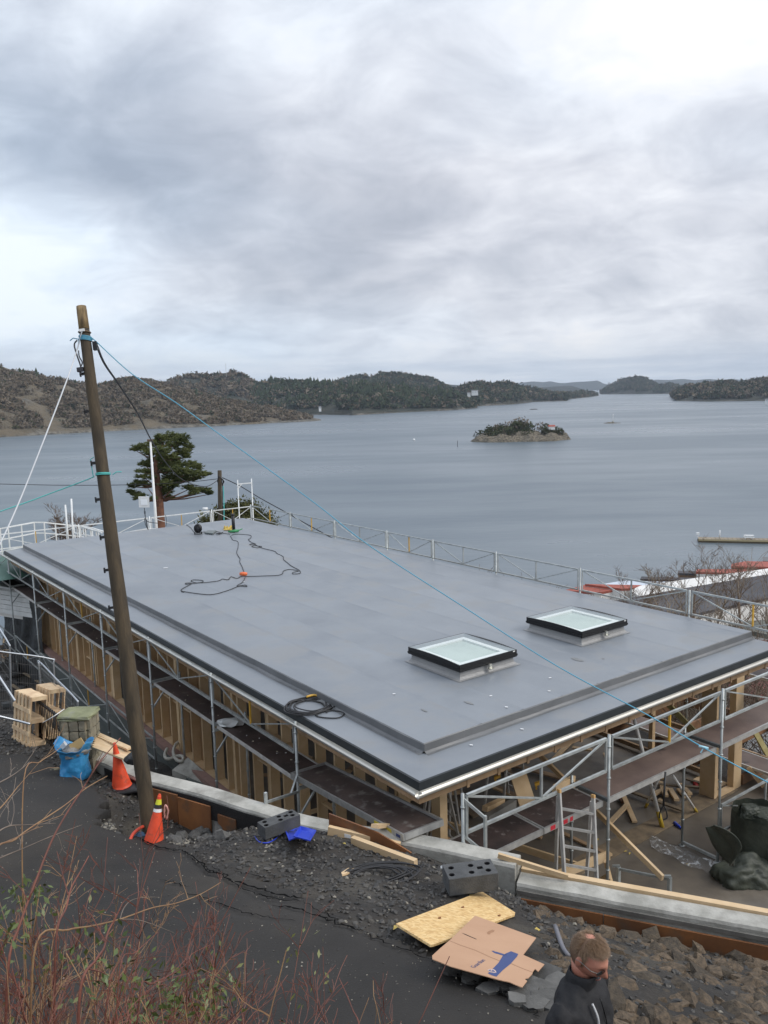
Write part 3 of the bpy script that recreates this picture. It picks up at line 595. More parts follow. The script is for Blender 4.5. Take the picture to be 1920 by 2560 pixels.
def npn(x, y, s, seed=0): return np.array([mnoise.noise(Vector((a*s, b*s, seed))) for a, b in zip(x, y)])

dirt = mat('dark_soil', (0.036, 0.029, 0.022), 0.85, 0, 0, 3.0, (0.018, 0.017, 0.016), bump=0.8, bscale=14, detail=8, world=True, col3=(0.075, 0.066, 0.052), c3scale=1.1, c3lo=0.5, c3hi=0.75, bdist=0.05, rvar=0.2)
nxg, nyg = 262, 262
X, Y = np.meshgrid(np.linspace(-18, 12, nxg), np.linspace(0.6, 31, nyg)); x = X.ravel(); y = Y.ravel()
z = ground_z(x, y); s_, ix_ = sdist(x, y)
z += 0.028*npn(x, y, 2.2)+0.015*npn(x, y, 6.0, 4)
# the hole around the foot of the leaning pole
hole = GH(352, 2072); hx, hy = hole.x, hole.y+0.25
z -= 0.45*np.exp(-(((x-hx)/0.75)**2+((y-hy)/0.55)**2)**1.3)
e1x = GH(480, 2068); z -= 0.10*np.exp(-(((x-e1x.x)/0.8)**2+((y-e1x.y)/0.45)**2)**1.3)
ii = np.arange(nxg*nyg).reshape(nyg, nxg); fc = np.stack([ii[:-1, :-1], ii[:-1, 1:], ii[1:, 1:], ii[1:, :-1]], -1).reshape(-1, 4)
ground = struct(bulk('ground', np.stack([x, y, z], 1), fc, dirt, smooth=True))
# hillside falling to the shore, one coarse sheet
xx, yy = np.meshgrid(np.linspace(-150, 190, 130), np.linspace(2, 175, 70)); xf = xx.ravel(); yf = yy.ravel()
def hfar(x, y):
    z = hL(x, y)-0.6; inner = (np.abs(x) < 20) & (y < 31); z = np.where(inner, z-0.8, z)
    z = z+0.7*npn(x, y, 0.12, 3)-0.35*np.maximum(y-34, 0)*0.6; z = np.where((x < -9) & (y < 60), np.minimum(z, -9.8-(y-20)*0.2), z); z = np.where(x < -20, np.minimum(z, -9-(np.abs(x)-20)*0.3), z)
    return np.maximum(z, SEA+0.6-np.clip((y-125-0.25*np.maximum(x, 0))*0.3, 0, 4))
zf = hfar(xf, yf); ii = np.arange(130*70).reshape(70, 130); fc = np.stack([ii[:-1, :-1], ii[:-1, 1:], ii[1:, 1:], ii[1:, :-1]], -1).reshape(-1, 4)
scrub = mat('scrub_slope', (0.075, 0.060, 0.042), 0.95, 0, 0, 0.6, (0.035, 0.03, 0.022), bump=1.0, bscale=3, world=True, bdist=0.3)
struct(bulk('terrain', np.stack([xf, yf, zf], 1), fc, scrub, smooth=True))

# asphalt road: a sheet with a broken edge lying on the ground
asph = mat('wet_asphalt', (0.034, 0.031, 0.028), 0.70, 0, 0, 0.6, (0.020, 0.0185, 0.017), spec=0.28, bump=0.5, bscale=55, world=True, rvar=0.22, detail=12, col3=(0.055, 0.046, 0.036), c3scale=0.5, c3lo=0.50, c3hi=0.80, bdist=0.012)
edge_px = [(-260, 1900), (0, 1893), (80, 1890), (160, 1930), (230, 1972), (270, 2003), (284, 2014), (262, 2022), (250, 2030), (290, 2028), (262, 2044), (243, 2052), (262, 2066), (250, 2074), (296, 2093), (325, 2100), (350, 2096), (400, 2094), (421, 2098), (424, 2113), (450, 2124), (478, 2129), (500, 2149), (545, 2174), (575, 2180),
           (600, 2190), (640, 2195), (680, 2217), (730, 2238), (765, 2247), (814, 2280), (868, 2323), (900, 2336), (1000, 2368), (1084, 2400), (1130, 2432), (1195, 2474), (1270, 2498), (1355, 2532), (1470, 2560)]
EP = [GH(a, b) for a, b in edge_px]; poly = np.array([(p_.x, p_.y) for p_ in EP]+[(2.2, 4.6), (3.5, 2.2), (-2, 0.7), (-18, 0.7), (-18, 15)])
def inpoly(x, y, P):
    c = np.zeros(x.shape, bool); n = len(P); j = n-1
    for i in range(n):
        xi, yi = P[i]; xj, yj = P[j]
        m_ = ((yi > y) != (yj > y)) & (x < (xj-xi)*(y-yi)/(yj-yi+1e-12)+xi); c ^= m_; j = i
    return c
hstep = 0.055; gx0, gx1, gy0, gy1 = -12.0, 2.8, 1.2, 17.5; nx_, ny_ = int((gx1-gx0)/hstep), int((gy1-gy0)/hstep)
X, Y = np.meshgrid(np.linspace(gx0, gx1, nx_), np.linspace(gy0, gy1, ny_)); x = X.ravel(); y = Y.ravel()
jx = x+0.022*np.sin(x*41+y*17); jy = y+0.022*np.sin(y*37-x*23); ins = inpoly(jx, jy, poly); x, y = jx, jy
zb = hU(x, y); z = zb+0.062+0.02*npn(x, y, 0.9, 8)
CR = [[(350, 2104), (372, 2118), (401, 2132), (440, 2136)], [(430, 2138), (450, 2138), (472, 2148), (510, 2178), (521, 2190), (560, 2198), (580, 2213), (651, 2236), (700, 2252), (760, 2262)],
      [(472, 2155), (500, 2170), (525, 2195), (552, 2196)], [(530, 2180), (560, 2200), (600, 2230), (640, 2250), (700, 2258)], [(400, 2215), (430, 2220), (476, 2230)], [(687, 2277), (740, 2285), (800, 2308), (860, 2330), (900, 2345)], [(640, 2246), (675, 2262), (760, 2268)],
      [(460, 2245), (520, 2262), (600, 2295), (660, 2305), (740, 2318)], [(1130, 2436), (1160, 2462), (1195, 2478)], [(1215, 2478), (1240, 2492), (1290, 2505), (1320, 2530), (1350, 2560)], [(1100, 2420), (1150, 2440)], [(900, 2345), (960, 2375), (1040, 2400), (1090, 2425)], [(590, 2190), (620, 2200), (700, 2215)], [(760, 2268), (800, 2295), (850, 2318)]]
CRW = [[GH(a, b) for a, b in c] for c in CR]
for c in CRW:      # sag a little along the cracks
    for a, b in zip(c[:-1], c[1:]):
        ab = np.array([b.x-a.x, b.y-a.y]); t = np.clip(((x-a.x)*ab[0]+(y-a.y)*ab[1])/(ab@ab+1e-9), 0, 1); d = np.hypot(x-(a.x+t*ab[0]), y-(a.y+t*ab[1])); z -= 0.016*np.exp(-(d/0.09)**2)
ii = np.arange(nx_*ny_).reshape(ny_, nx_); fq = np.stack([ii[:-1, :-1], ii[:-1, 1:], ii[1:, 1:], ii[1:, :-1]], -1).reshape(-1, 4)
keep = ins[fq].all(1); fq = fq[keep]
used = np.unique(fq); rm = -np.ones(nx_*ny_, int); rm[used] = np.arange(len(used)); V = np.stack([jx, jy, z], 1)[used]; fq = rm[fq]
# snap the border out to the broken outline and hang a thickness from it
ed = {}
for q in fq:
    for a, b in ((q[0], q[1]), (q[1], q[2]), (q[2], q[3]), (q[3], q[0])):
        if (b, a) in ed: del ed[(b, a)]
        else: ed[(a, b)] = 1
V2 = []; m2 = {}; sk = []
for (a, b) in ed:
    for k in (a, b):
        if k not in m2: m2[k] = len(V)+len(V2); V2.append((V[k][0], V[k][1], V[k][2]-0.12))
    sk.append((b, a, m2[a], m2[b]))
road = struct(bulk('road', np.vstack([V, np.array(V2)]), np.vstack([fq, np.array(sk)]), asph, smooth=True))
crackm = mat('crack_shadow', (0.010, 0.010, 0.010), 0.95, spec=0.0)
def ribbon(mb, pts, wd, zo=0.006, seed=0):
    rr_ = random.Random(seed); P_ = []
    for a, b in zip(pts[:-1], pts[1:]):
        for k in range(7):
            q = a.lerp(b, k/7); P_.append(Vector((q.x+rr_.gauss(0, 0.016), q.y+rr_.gauss(0, 0.016), 0)))
    P_.append(Vector((pts[-1].x, pts[-1].y, 0))); n = len(P_); vs = []
    for i, q in enumerate(P_):
        t = (P_[min(i+1, n-1)]-P_[max(i-1, 0)]).normalized(); s_ = Vector((-t.y, t.x, 0)); ww = wd*(0.4+0.9*rr_.random())*(min(1, (i+1)/4, (n-i)/4))
        zz_ = float(hU(np.array([q.x]), np.array([q.y]))[0])+0.062+0.02*mnoise.noise(Vector((q.x*0.9, q.y*0.9, 8)))+zo-0.008
        vs += [(q.x+s_.x*ww, q.y+s_.y*ww, zz_), (q.x-s_.x*ww, q.y-s_.y*ww, zz_)]
    mb.add(vs, [(2*i, 2*i+1, 2*i+3, 2*i+2) for i in range(n-1)])
for i, c in enumerate(CRW):
    mb = MB(); ribbon(mb, c, 0.012 if i in (0, 1, 9, 5) else 0.006, 0.008, i); o = mb.build('crack', crackm, road); o.location = (0, 0, 0)

# loose stones
def stone_mesh(r, n=1):
    g = (1+5**.5)/2; V = np.array([(-1, g, 0), (1, g, 0), (-1, -g, 0), (1, -g, 0), (0, -1, g), (0, 1, g), (0, -1, -g), (0, 1, -g), (g, 0, -1), (g, 0, 1), (-g, 0, -1), (-g, 0, 1)])/1.9
    F = np.array([(0, 11, 5), (0, 5, 1), (0, 1, 7), (0, 7, 10), (0, 10, 11), (1, 5, 9), (5, 11, 4), (11, 10, 2), (10, 7, 6), (7, 1, 8), (3, 9, 4), (3, 4, 2), (3, 2, 6), (3, 6, 8), (3, 8, 9), (4, 9, 5), (2, 4, 11), (6, 2, 10), (8, 6, 7), (9, 8, 1)])
    return V, F
BV, BF = stone_mesh(None)
def scatter(name, pts, sizes, mats, seed, squash=0.7, sink=0.25, zfun=None):
    r = np.random.RandomState(seed); n = len(pts); k = 12
    Vv = np.zeros((n, k, 3)); 
    for i in range(n):
        J = BV*(1+0.35*r.randn(12, 1)*0.7)*r.uniform(0.65, 1.25, 3); q = np.linalg.qr(r.randn(3, 3))[0]; J = J@q; J[:, 2] *= squash
        Vv[i] = J*sizes[i]+np.array(pts[i])+np.array([0, 0, sizes[i]*(0.5-sink)])
    Fv = (BF[None]+np.arange(n)[:, None, None]*12).reshape(-1, 3); mi = np.repeat(r.randint(0, len(mats), n), 20)
    return stuff(bulk(name, Vv.reshape(-1, 3), Fv, mats, mi=mi))
gr1 = mat('gravel_dark', (0.048, 0.044, 0.040), 0.55, 0, 0, 9, (0.026, 0.025, 0.023)); gr2 = mat('gravel_mid', (0.090, 0.083, 0.072), 0.65, 0, 0, 9, (0.05, 0.046, 0.042)); gr3 = mat('gravel_pale', (0.24, 0.22, 0.18), 0.8)
rk1 = mat('broken_rock', (0.165, 0.118, 0.074), 0.8, 0, 0.35, 3, (0.062, 0.047, 0.032), bump=0.7, bscale=9, bdist=0.03); rk2 = mat('broken_rock_dark', (0.095, 0.072, 0.047), 0.8, 0, 0.35, 3, (0.04, 0.032, 0.023), bump=0.7, bscale=9, bdist=0.03); rk3 = mat('grey_rock', (0.105, 0.103, 0.096), 0.75, 0, 0.4, 3, (0.065, 0.063, 0.06), bump=0.6, bscale=9, bdist=0.03)
r = np.random.RandomState(21)
gx = r.uniform(-9, 5.5, 46000); gy = r.uniform(3.5, 17, 46000); s_, ix_ = sdist(gx, gy)
ok = (s_ < -0.32) & ~inpoly(gx, gy, poly) & ((gx < 1.6) | (r.rand(46000) < 0.35)); ok &= (s_ > -5.5) | (r.rand(46000) < 0.4)
cov = np.array([(q.x, q.y) for q in [GH(a, b) for a, b in [(985, 2322), (1195, 2236), (1300, 2290), (1350, 2345), (1365, 2420), (1305, 2475), (1080, 2405), (1060, 2375)]]]); ok &= ~inpoly(gx, gy, cov); gx = gx[ok]; gy = gy[ok]
gzv = hU(gx, gy)+0.028*npn(gx, gy, 2.2)+0.015*npn(gx, gy, 6.0, 4); gzv -= 0.45*np.exp(-(((gx-hx)/0.75)**2+((gy-hy)/0.55)**2)**1.3)+0.10*np.exp(-(((gx-e1x.x)/0.8)**2+((gy-e1x.y)/0.45)**2)**1.3)
scatter('gravel', np.stack([gx, gy, gzv], 1), 0.011+0.028*r.rand(len(gx))**2.2, [gr1, gr1, gr1, gr2, gr2, gr1, gr3] if False else [gr1, gr1, gr2], 22)
sel = r.rand(len(gx)) < 0.05; scatter('gravel', np.stack([gx, gy, gzv], 1)[sel], 0.012+0.015*r.rand(sel.sum()), [gr3], 24)
# grit washed on the asphalt
ax = r.uniform(-7, 2, 9000); ay = r.uniform(4.5, 14, 9000); ok = inpoly(ax, ay, poly); ax = ax[ok]; ay = ay[ok]
scatter('grit', np.stack([ax, ay, hU(ax, ay)+0.062+0.02*npn(ax, ay, 0.9, 8)], 1), 0.003+0.006*r.rand(len(ax))**2, [gr2, gr2, gr3, gr1], 25)

# rocks filled against the formwork on the right: the largest as single stones
rp = []; tries = 0
def in_rock_zone(x, y): 
    s2, i2 = sdist(np.array([x]), np.array([y])); return s2[0] < -0.5
while len(rp) < 3200 and tries < 42000:
    tries += 1
    a = r.uniform(1330, 2050); b = r.uniform(2235+max(0, (a-1330))*0.17, 2600)
    if a < 1420 and b > 2400+(a-1330)*1.2: continue
    if a < 1560 and b > 2540: continue
    p_ = GH(a, b, 10)
    if not in_rock_zone(p_.x, p_.y): continue
    sz = 0.028+0.085*r.rand()**2.2
    if any((p_.x-q[0])**2+(p_.y-q[1])**2 < (0.62*(sz+q[3]))**2 for q in rp[-900:]): continue
    rp.append((p_.x, p_.y, p_.z, sz))
rp.sort(key=lambda q: -q[3]); proto = {}
def rock_mesh(i):
    rr_ = np.random.RandomState(100+i); V = BV*(1+0.30*rr_.randn(12, 1)*0.8)*rr_.uniform(0.7, 1.3, 3); V = V@np.linalg.qr(rr_.randn(3, 3))[0]; V[:, 2] *= 0.8
    F = [tuple(f) for f in BF]; me = bpy.data.meshes.new('rock'); me.from_pydata([tuple(v) for v in V], [], F); return me
RM = []
for i in range(14):
    me = rock_mesh(i); me.materials.append([rk1, rk2, rk1, rk1][i % 4]); RM.append(me)
labs_rock = 'angular brown rock in the stone fill between the road and the formwork'
def rock(me, loc, sz, label, group, rr_=r):
    o = bpy.data.objects.new('rock', me); COL.objects.link(o); o.location = loc; o.scale = (sz, sz*rr_.uniform(0.8, 1.3), sz*rr_.uniform(0.8, 1.15)); o.rotation_euler = (rr_.uniform(-.4, .4), rr_.uniform(-.4, .4), rr_.uniform(0, 6.3)); return tag(o, label, 'rock', group)
for q in rp[:280]: rock(RM[r.randint(14)], (q[0], q[1], q[2]+q[3]*0.55), q[3]*1.15, labs_rock, 'rocks filled against the formwork')
rest = rp[280:]; scatter('rubble', [q[:3] for q in rest], [q[3]*1.1 for q in rest], [rk1, rk2, rk1], 26, 0.8, 0.2)
p_ = GH(1630, 2338); bm_ = MB()
V = BV*np.array([1.0, 0.62, 0.62]); o = bpy.data.objects.new('boulder', rock_mesh(77)); o.data.materials.append(rk2); COL.objects.link(o); o.location = (p_.x, p_.y, p_.z+0.10); o.scale = (0.50, 0.25, 0.24); o.rotation_euler = (0.1, 0, -0.25)
md = o.modifiers.new('s', 'SUBSURF'); md.levels = md.render_levels = 2; md2 = o.modifiers.new('d', 'DISPLACE'); tx = bpy.data.textures.new('rockn', 'CLOUDS'); tx.noise_scale = 0.5; md2.texture = tx; md2.strength = 0.25
tag(o, 'largest dark rounded boulder leaning on the formwork by the white scrap', 'boulder')
# small soil clods between the rocks
cx_ = []; 
for k in range(17000):
    a = r.uniform(1290, 2050); b = r.uniform(2230+max(0, (a-1330))*0.17, 2640); cx_.append((a, b))
cp_ = np.array([tuple(G(a, b, -6.8)) for a, b in cx_]); 
for _ in range(8):
    zz_ = hU(cp_[:, 0], cp_[:, 1]); zz_ = 0.5*zz_+0.5*cp_[:, 2]; cp_ = np.array([tuple(G(a, b, zq)) for (a, b), zq in zip(cx_, zz_)])
s_, _i = sdist(cp_[:, 0], cp_[:, 1]); cp_ = cp_[(s_ < -0.35) & ~inpoly(cp_[:, 0], cp_[:, 1], poly)]
scatter('rubble', cp_, 0.015+0.035*r.rand(len(cp_))**2, [rk1, rk2, rk2], 27, 0.8, 0.2)
# pale crushed stone strip at the road edge, right of the person
pc = []
for k in range(2600):
    a = r.uniform(1540, 1900); b = r.uniform(2500, 2600)+(a-1700)*0.06; pc.append(GH(a, b, 8))
scatter('gravel', [tuple(q) for q in pc], 0.012+0.022*r.rand(len(pc)), [gr3, gr2, rk1], 28)
for (cxp, cyp, n_, sx, sy) in ((735, 2245, 160, 45, 12), (445, 2110, 110, 26, 9), (262, 2070, 60, 14, 8), (300, 2097, 50, 16, 5), (655, 2215, 60, 60, 15)):
    pc = [GH(cxp+r.randn()*sx, cyp+r.randn()*sy, 8) for _ in range(n_)]; scatter('grit', [tuple(q) for q in pc], 0.014+0.02*r.rand(n_), [gr3, gr2], 30+n_)
# grey stones in the hole by the pole
for k in range(70):
    a = r.uniform(255, 560); b = 2040+(a-255)*0.09+abs(r.randn())*20
    if a < 340: b = r.uniform(2035, 2088)
    p_ = GH(a, min(b, 2098)); z_ = p_.z-0.40*math.exp(-(((p_.x-hx)/0.75)**2+((p_.y-hy)/0.55)**2)**1.3)-0.10*math.exp(-(((p_.x-e1x.x)/0.8)**2+((p_.y-e1x.y)/0.45)**2)**1.3)
    sz = 0.05+0.10*r.rand()**2; me = RM[r.randint(14)]
    k_ = 'rockg%d' % (k % 4)
    if k < 4: m3 = rock_mesh(40+k); m3.materials.append(rk3); proto[k_] = m3
    rock(proto[k_], (p_.x, p_.y, z_+sz*0.3), sz, 'grey stone in the dug hole by the foot of the leaning pole', 'stones in the hole by the pole')
# broken asphalt pieces beside the cardboard
ck = mat('asphalt_chunk', (0.125, 0.122, 0.114), 0.85, 0, 0.5, 3, (0.055, 0.054, 0.052), bump=0.5, bscale=25)
for i, (a, b, sw) in enumerate([(1345, 2452, .20), (1300, 2475, .13), (1350, 2490, .14), (1395, 2475, .15), (1262, 2482, .12), (1310, 2502, .12), (1362, 2518, .12), (1225, 2490, .10), (1335, 2525, .10), (1385, 2505, .09), (1290, 2520, .08), (1400, 2535, .11), (1180, 2462, .09), (1130, 2445, .08), (1150, 2420, .07)]):
    p_ = GH(a, b); rr_ = random.Random(i); n = 6; P_ = [(p_.x+math.cos(6.283*k/n+rr_.random()*.5)*sw*rr_.uniform(.75, 1.25), p_.y+math.sin(6.283*k/n+rr_.random()*.5)*sw*rr_.uniform(.6, 1.0)) for k in range(n)]
    mb = MB(); mb.prism(P_, p_.z-0.03, p_.z+0.075+0.02*rr_.random()); one(mb, 'asphalt_chunk', ck, 'flat broken piece of grey asphalt at the road edge by the cardboard', 'asphalt piece', 'broken asphalt pieces by the cardboard')

# ------------------------------------------------------------------ concrete boundary wall with formwork
def offs(P_, d):
    out = []
    for i, p_ in enumerate(P_):
        t = (P_[min(i+1, len(P_)-1)]-P_[max(i-1, 0)]); t.z = 0; t.normalize(); out.append(p_+Vector((t.y, -t.x, 0))*d)
    return out
def wallmesh(P_, th, zt, zb, n_sub=5):
    pts = spline(P_, n_sub); o2 = offs(pts, th); vs = []; fs = []; n = len(pts)
    for i in range(n):
        j = 0.012*mnoise.noise(Vector((pts[i].x*2, pts[i].y*2, 1)))
        a, b = pts[i], o2[i]; b1 = a.lerp(b, 0.93); a1 = a.lerp(b, 0.05)
        vs += [(a.x, a.y, zb), (a.x, a.y, zt-0.02+j), (a1.x, a1.y, zt+j), (b1.x, b1.y, zt-0.012+j), (b.x, b.y, zt-0.045+j), (b.x, b.y, zb)]
    for i in range(n-1):
        for k in range(5): fs.append((i*6+k, (i+1)*6+k, (i+1)*6+k+1, i*6+k+1))
    fs += [tuple(range(5, -1, -1)), tuple((n-1)*6+k for k in range(6))]; mb = MB(); mb.add(vs, fs); return mb, pts, o2

bw = thing('concrete_wall', 'low new concrete boundary wall between the road verge and the building site', 'wall', (wl[3].x, wl[3].y, -7.9))
mb, pl, ol = wallmesh(wl, 0.27, WALL_Z, -9.4); mb.build('wall', concrete, bw)
mb, pr, orr = wallmesh(wr, 0.26, WALL_Z2, -9.4); mb.build('wall', concrete, bw)
o2w = offs(wr, 0.275)
mb = MB()
for a, b in zip(o2w[:-1], o2w[1:]): mb.bar(a+Vector((0, 0, WALL_Z2-0.11)), b+Vector((0, 0, WALL_Z2-0.11)), 0.03, 0.05)
mb.build('ledge', mat('damp_concrete', (0.17, 0.165, 0.15), 0.8, 0, 0.1, 4, (0.11, 0.105, 0.095)), bw)
def pnt_at(P_, s_):
    acc = 0
    for a, b in zip(P_[:-1], P_[1:]):
        l = (b-a).length
        if acc+l >= s_: return a.lerp(b, (s_-acc)/l)
        acc += l
    return P_[-1]
def plen(P_): return sum((b-a).length for a, b in zip(P_[:-1], P_[1:]))
def panel(a, b, zt, zb, th=0.022):
    mb = MB(); t = (b-a).normalized(); n_ = Vector((t.y, -t.x, 0)); c = (a+b)/2
    mb.obox(Vector((c.x, c.y, (zt+zb)/2))+n_*th/2, t*((b-a).length/2-0.006), n_*(th/2), Vector((0, 0, (zt-zb)/2))); mb.build('formwork_panel', formply, bw)
oo = offs(wr, 0.30); s0 = 0.0
for k, l in enumerate([1.05, 1.9, 2.0, 2.1, 2.2]):
    if s0+l > plen(oo)-0.05: break
    panel(pnt_at(oo, s0), pnt_at(oo, s0+l), WALL_Z2-0.17, -7.6, 0.02+0.006*(k % 2)); s0 += l
ool = offs(wl, 0.295); 
def near_s(P_, px, py, z): 
    g = G(px, py, z); best = (1e9, 0); s_ = 0
    while s_ < plen(P_):
        q = pnt_at(P_, s_); d = math.hypot(q.x-g.x, q.y-g.y); best = min(best, (d, s_)); s_ += 0.05
    return best[1]
sa = near_s(ool, 385, 1985, -6.15); sb = near_s(ool, 548, 2030, -6.15); sc_ = near_s(ool, 620, 2050, -6.15)
panel(pnt_at(ool, sa), pnt_at(ool, sa+(sb-sa)*0.5), WALL_Z-0.09, -7.2); panel(pnt_at(ool, sa+(sb-sa)*0.5), pnt_at(ool, sb), WALL_Z-0.12, -7.2, 0.026); panel(pnt_at(ool, sb+0.14), pnt_at(ool, sc_), WALL_Z-0.20, -7.2)
# black dimpled membrane under the wall top
mb = MB(); s_ = 0.6; prev = None; ml = offs(wl, 0.283); memb = mat('dimple_membrane', (0.016, 0.016, 0.017), 0.5, bump=0.8, bscale=60)
while s_ < plen(ml)*0.76:
    q = pnt_at(ml, s_)
    if prev is not None: mb.bar(prev+Vector((0, 0, WALL_Z-0.20)), q+Vector((0, 0, WALL_Z-0.20)), 0.012, 0.28)
    prev = q; s_ += 0.25
mb.build('drain_membrane', memb, bw)
# lath nailed along the inner top of the right stretch
ii_ = offs(wr, -0.045); mb = MB()
for a, b in zip(ii_[:-1], ii_[1:]): mb.bar(a+Vector((0, 0, WALL_Z2+0.01)), b+Vector((0, 0, WALL_Z2+0.01)), 0.09, 0.05)
one(mb, 'timber_lath', wood, 'long pale timber lath fixed along the inner edge of the right wall top', 'plank')

# ------------------------------------------------------------------ concrete slab of the house and yard
mb = MB()
slab_poly = [W(-0.2, -0.15, 0), W(22.1, -0.15, 0), W(22.1, 8.8, 0), W(0.2, 8.8, 0), W(0.2, 12.5, 0), W(-9, 12.5, 0)]+[p_ for p_ in reversed(wr[:5])]+[p_ for p_ in reversed(wl[3:])]
mb.prism([(p_.x, p_.y) for p_ in slab_poly], -9.2, -8.4)
struct(mb.build('floor_slab', slabm))
mb = MB(); mb.ubox(-1.0, 22.6, -0.32, -0.155, -9.9, -8.36); mb.cur = 0
struct(mb.build('foundation_wall', mat('foundation_grey', (0.10, 0.112, 0.105), 0.8, 0, 0.1, 1.0, (0.06, 0.07, 0.064), bump=0.2)))
mb = MB(); mb.ubox(0.05, 0.45, 0.9, 8.4, -8.396, -8.375); one(mb, 'floor_board', wood_w, 'worn brown sill board lying across the slab under the front eave', 'board')

# ------------------------------------------------------------------ the house under construction
HB = thing('timber_house', 'timber framed house under construction with a flat grey membrane roof and open stud walls', 'building', W(0, 0, -8.4))
A_, B_ = 22.18, 8.61
membr = mat('roof_membrane', (0.222, 0.243, 0.267), 0.42, 0, 0.03, 0.55, (0.176, 0.194, 0.217), bump=0.30, bscale=2.4, rvar=0.24, col3=(0.212, 0.222, 0.232), c3scale=1.1, c3lo=0.52, c3hi=0.64, bdist=0.016, detail=9)
membr_shade = mat('roof_membrane_shaded', (0.155, 0.16, 0.165), 0.42, 0, 0.05, 1.2, (0.115, 0.12, 0.125), bump=0.25, bscale=4, rvar=0.12, bdist=0.02)  # upstands are the same membrane; their shade is put into this darker colour
HL_ = lambda u, v: 0.004*mnoise.noise(Vector((u*1.3, v*1.3, 2)))
edges_v = [0.0, 0.17]+[0.17+0.90*k for k in range(1, 10)]+[B_]
edges_v = [e for e in edges_v if e <= B_+1e-6]
for k in range(1, len(edges_v)):
    v0, v1 = edges_v[k-1], edges_v[k]
    if k == 1: continue
    if k == 2: v0 = 0.0
    nu = 45; zt = -5.0+0.0; vs = []; fs = []; lap = 0.06 if v1 < B_-0.01 else 0
    prof = [(v0, 0.0005), (v1-0.02, 0.0005), (v1+lap, 0.008), (v1+lap, 0.0)]
    if v1 >= B_-0.01: prof = [(v0, 0.0005), (v1-0.02, 0.0), (v1, -0.004), (v1, -0.02)]
    for i in range(nu+1):
        u = A_*i/nu
        for (v, dz) in prof:
            ws = 0.006*mnoise.noise(Vector((u*0.5, k*3.0, 0))) if 0 < i < nu else 0
            p_ = W(u, v+ws if v > v0 else v, zt+dz+0.0002*k*0); vs.append(p_)
    m_ = len(prof)
    for i in range(nu):
        for j in range(m_-1): fs.append((i*m_+j, i*m_+j+1, (i+1)*m_+j+1, (i+1)*m_+j))
    mb = MB(); mb.add(vs, fs); o = mb.build('membrane_sheet', membr, HB)
    # each sheet starts below the lap of the one before
# raised deck body with upstands: slightly wavy folds along the front
mb = MB(); n = 60; vs = []; fs = []
def up_profile(cu, cv, nrm):      # one column of the upstand, from the top edge down to the foot fillet
    w1 = 0.012*mnoise.noise(Vector((cu*1.1, cv*1.1, 5)))+0.008*(abs(mnoise.noise(Vector((cu*0.7, cv*0.7, 9)))) > 0.35)
    w2 = 0.02*mnoise.noise(Vector((cu*1.3, cv*1.3, 15)))
    p_ = [(0.0, -5.0+0.0), (0.012+w1, -5.012), (0.014+w1, -5.118), (0.05+w2, -5.147), (0.10+w2, -5.149)]
    return [W(cu-nrm[0]*a if False else cu+nrm[0]*a, cv+nrm[1]*a, z) for a, z in p_]
def strip(cols):
    mb = MB(); k = len(cols[0]); vs = [p_ for c in cols for p_ in c]
    mb.smooth = False; mb.add(vs, [(i*k+j, i*k+j+1, (i+1)*k+j+1, (i+1)*k+j) for i in range(len(cols)-1) for j in range(k-1)]); return mb
cols = [up_profile(A_*(1-i/90), 0, (0, -1)) for i in range(91)]; strip(cols).build('side_upstand', membr_shade, HB)
cols = [up_profile(0, B_*i/60, (-1, 0)) for i in range(61)]; strip(cols).build('front_upstand', membr_shade, HB)
mb = MB(); mb.add([W(0, 0, -5.0), W(0, 0, -5.15), W(0, -0.014, -5.012), W(-0.014, 0, -5.012), W(0, -0.016, -5.12), W(-0.016, 0, -5.12)], [(0, 2, 3), (2, 4, 5, 3)]); mb.build('corner_patch', membr_shade, HB)
# lower roof terrace along the side and the front
LU, LV = -0.66, -0.62
mb = MB(); mb.ubox(LU, 0.01, LV, B_, -5.27, -5.151); mb.ubox(0.01, A_, LV, 0.01, -5.27, -5.151); mb.build('lower_roof', membr, HB)
mb = MB(); mb.ubox(0.05, A_-0.02, 0.05, B_-0.02, -5.55, -5.02); mb.build('roof_deck', wood_d, HB)
# fascia: dark metal drip edge
fasc = mat('dark_fascia', (0.016, 0.021, 0.024), 0.45, 0.2, 0.1, 3, (0.011, 0.014, 0.016))
mb = MB()
def fas(ua, va, ub, vb, nx_, ny_):
    prof = [(0.0, -5.149), (0.018, -5.150), (0.05, -5.27), (0.045, -5.30)]
    vs = []
    for (u, v, s1, s2) in ((ua, va, 1, 0), (ub, vb, 0, 1)):
        for a, z in prof: vs.append((u, v, a, z))
    return prof
prof = [(-0.02, -5.1485), (0.018, -5.1490), (0.045, -5.262), (0.046, -5.31), (-0.02, -5.31)]
c1 = [W(A_+0.02, LV-a, z) for a, z in prof]; c2 = [W(LU-a, LV-a, z) for a, z in prof]; c3 = [W(LU-a, B_+0.02, z) for a, z in prof]
strip([c1, c2]).build('fascia', fasc, HB); strip([c2, c3]).build('fascia', fasc, HB)
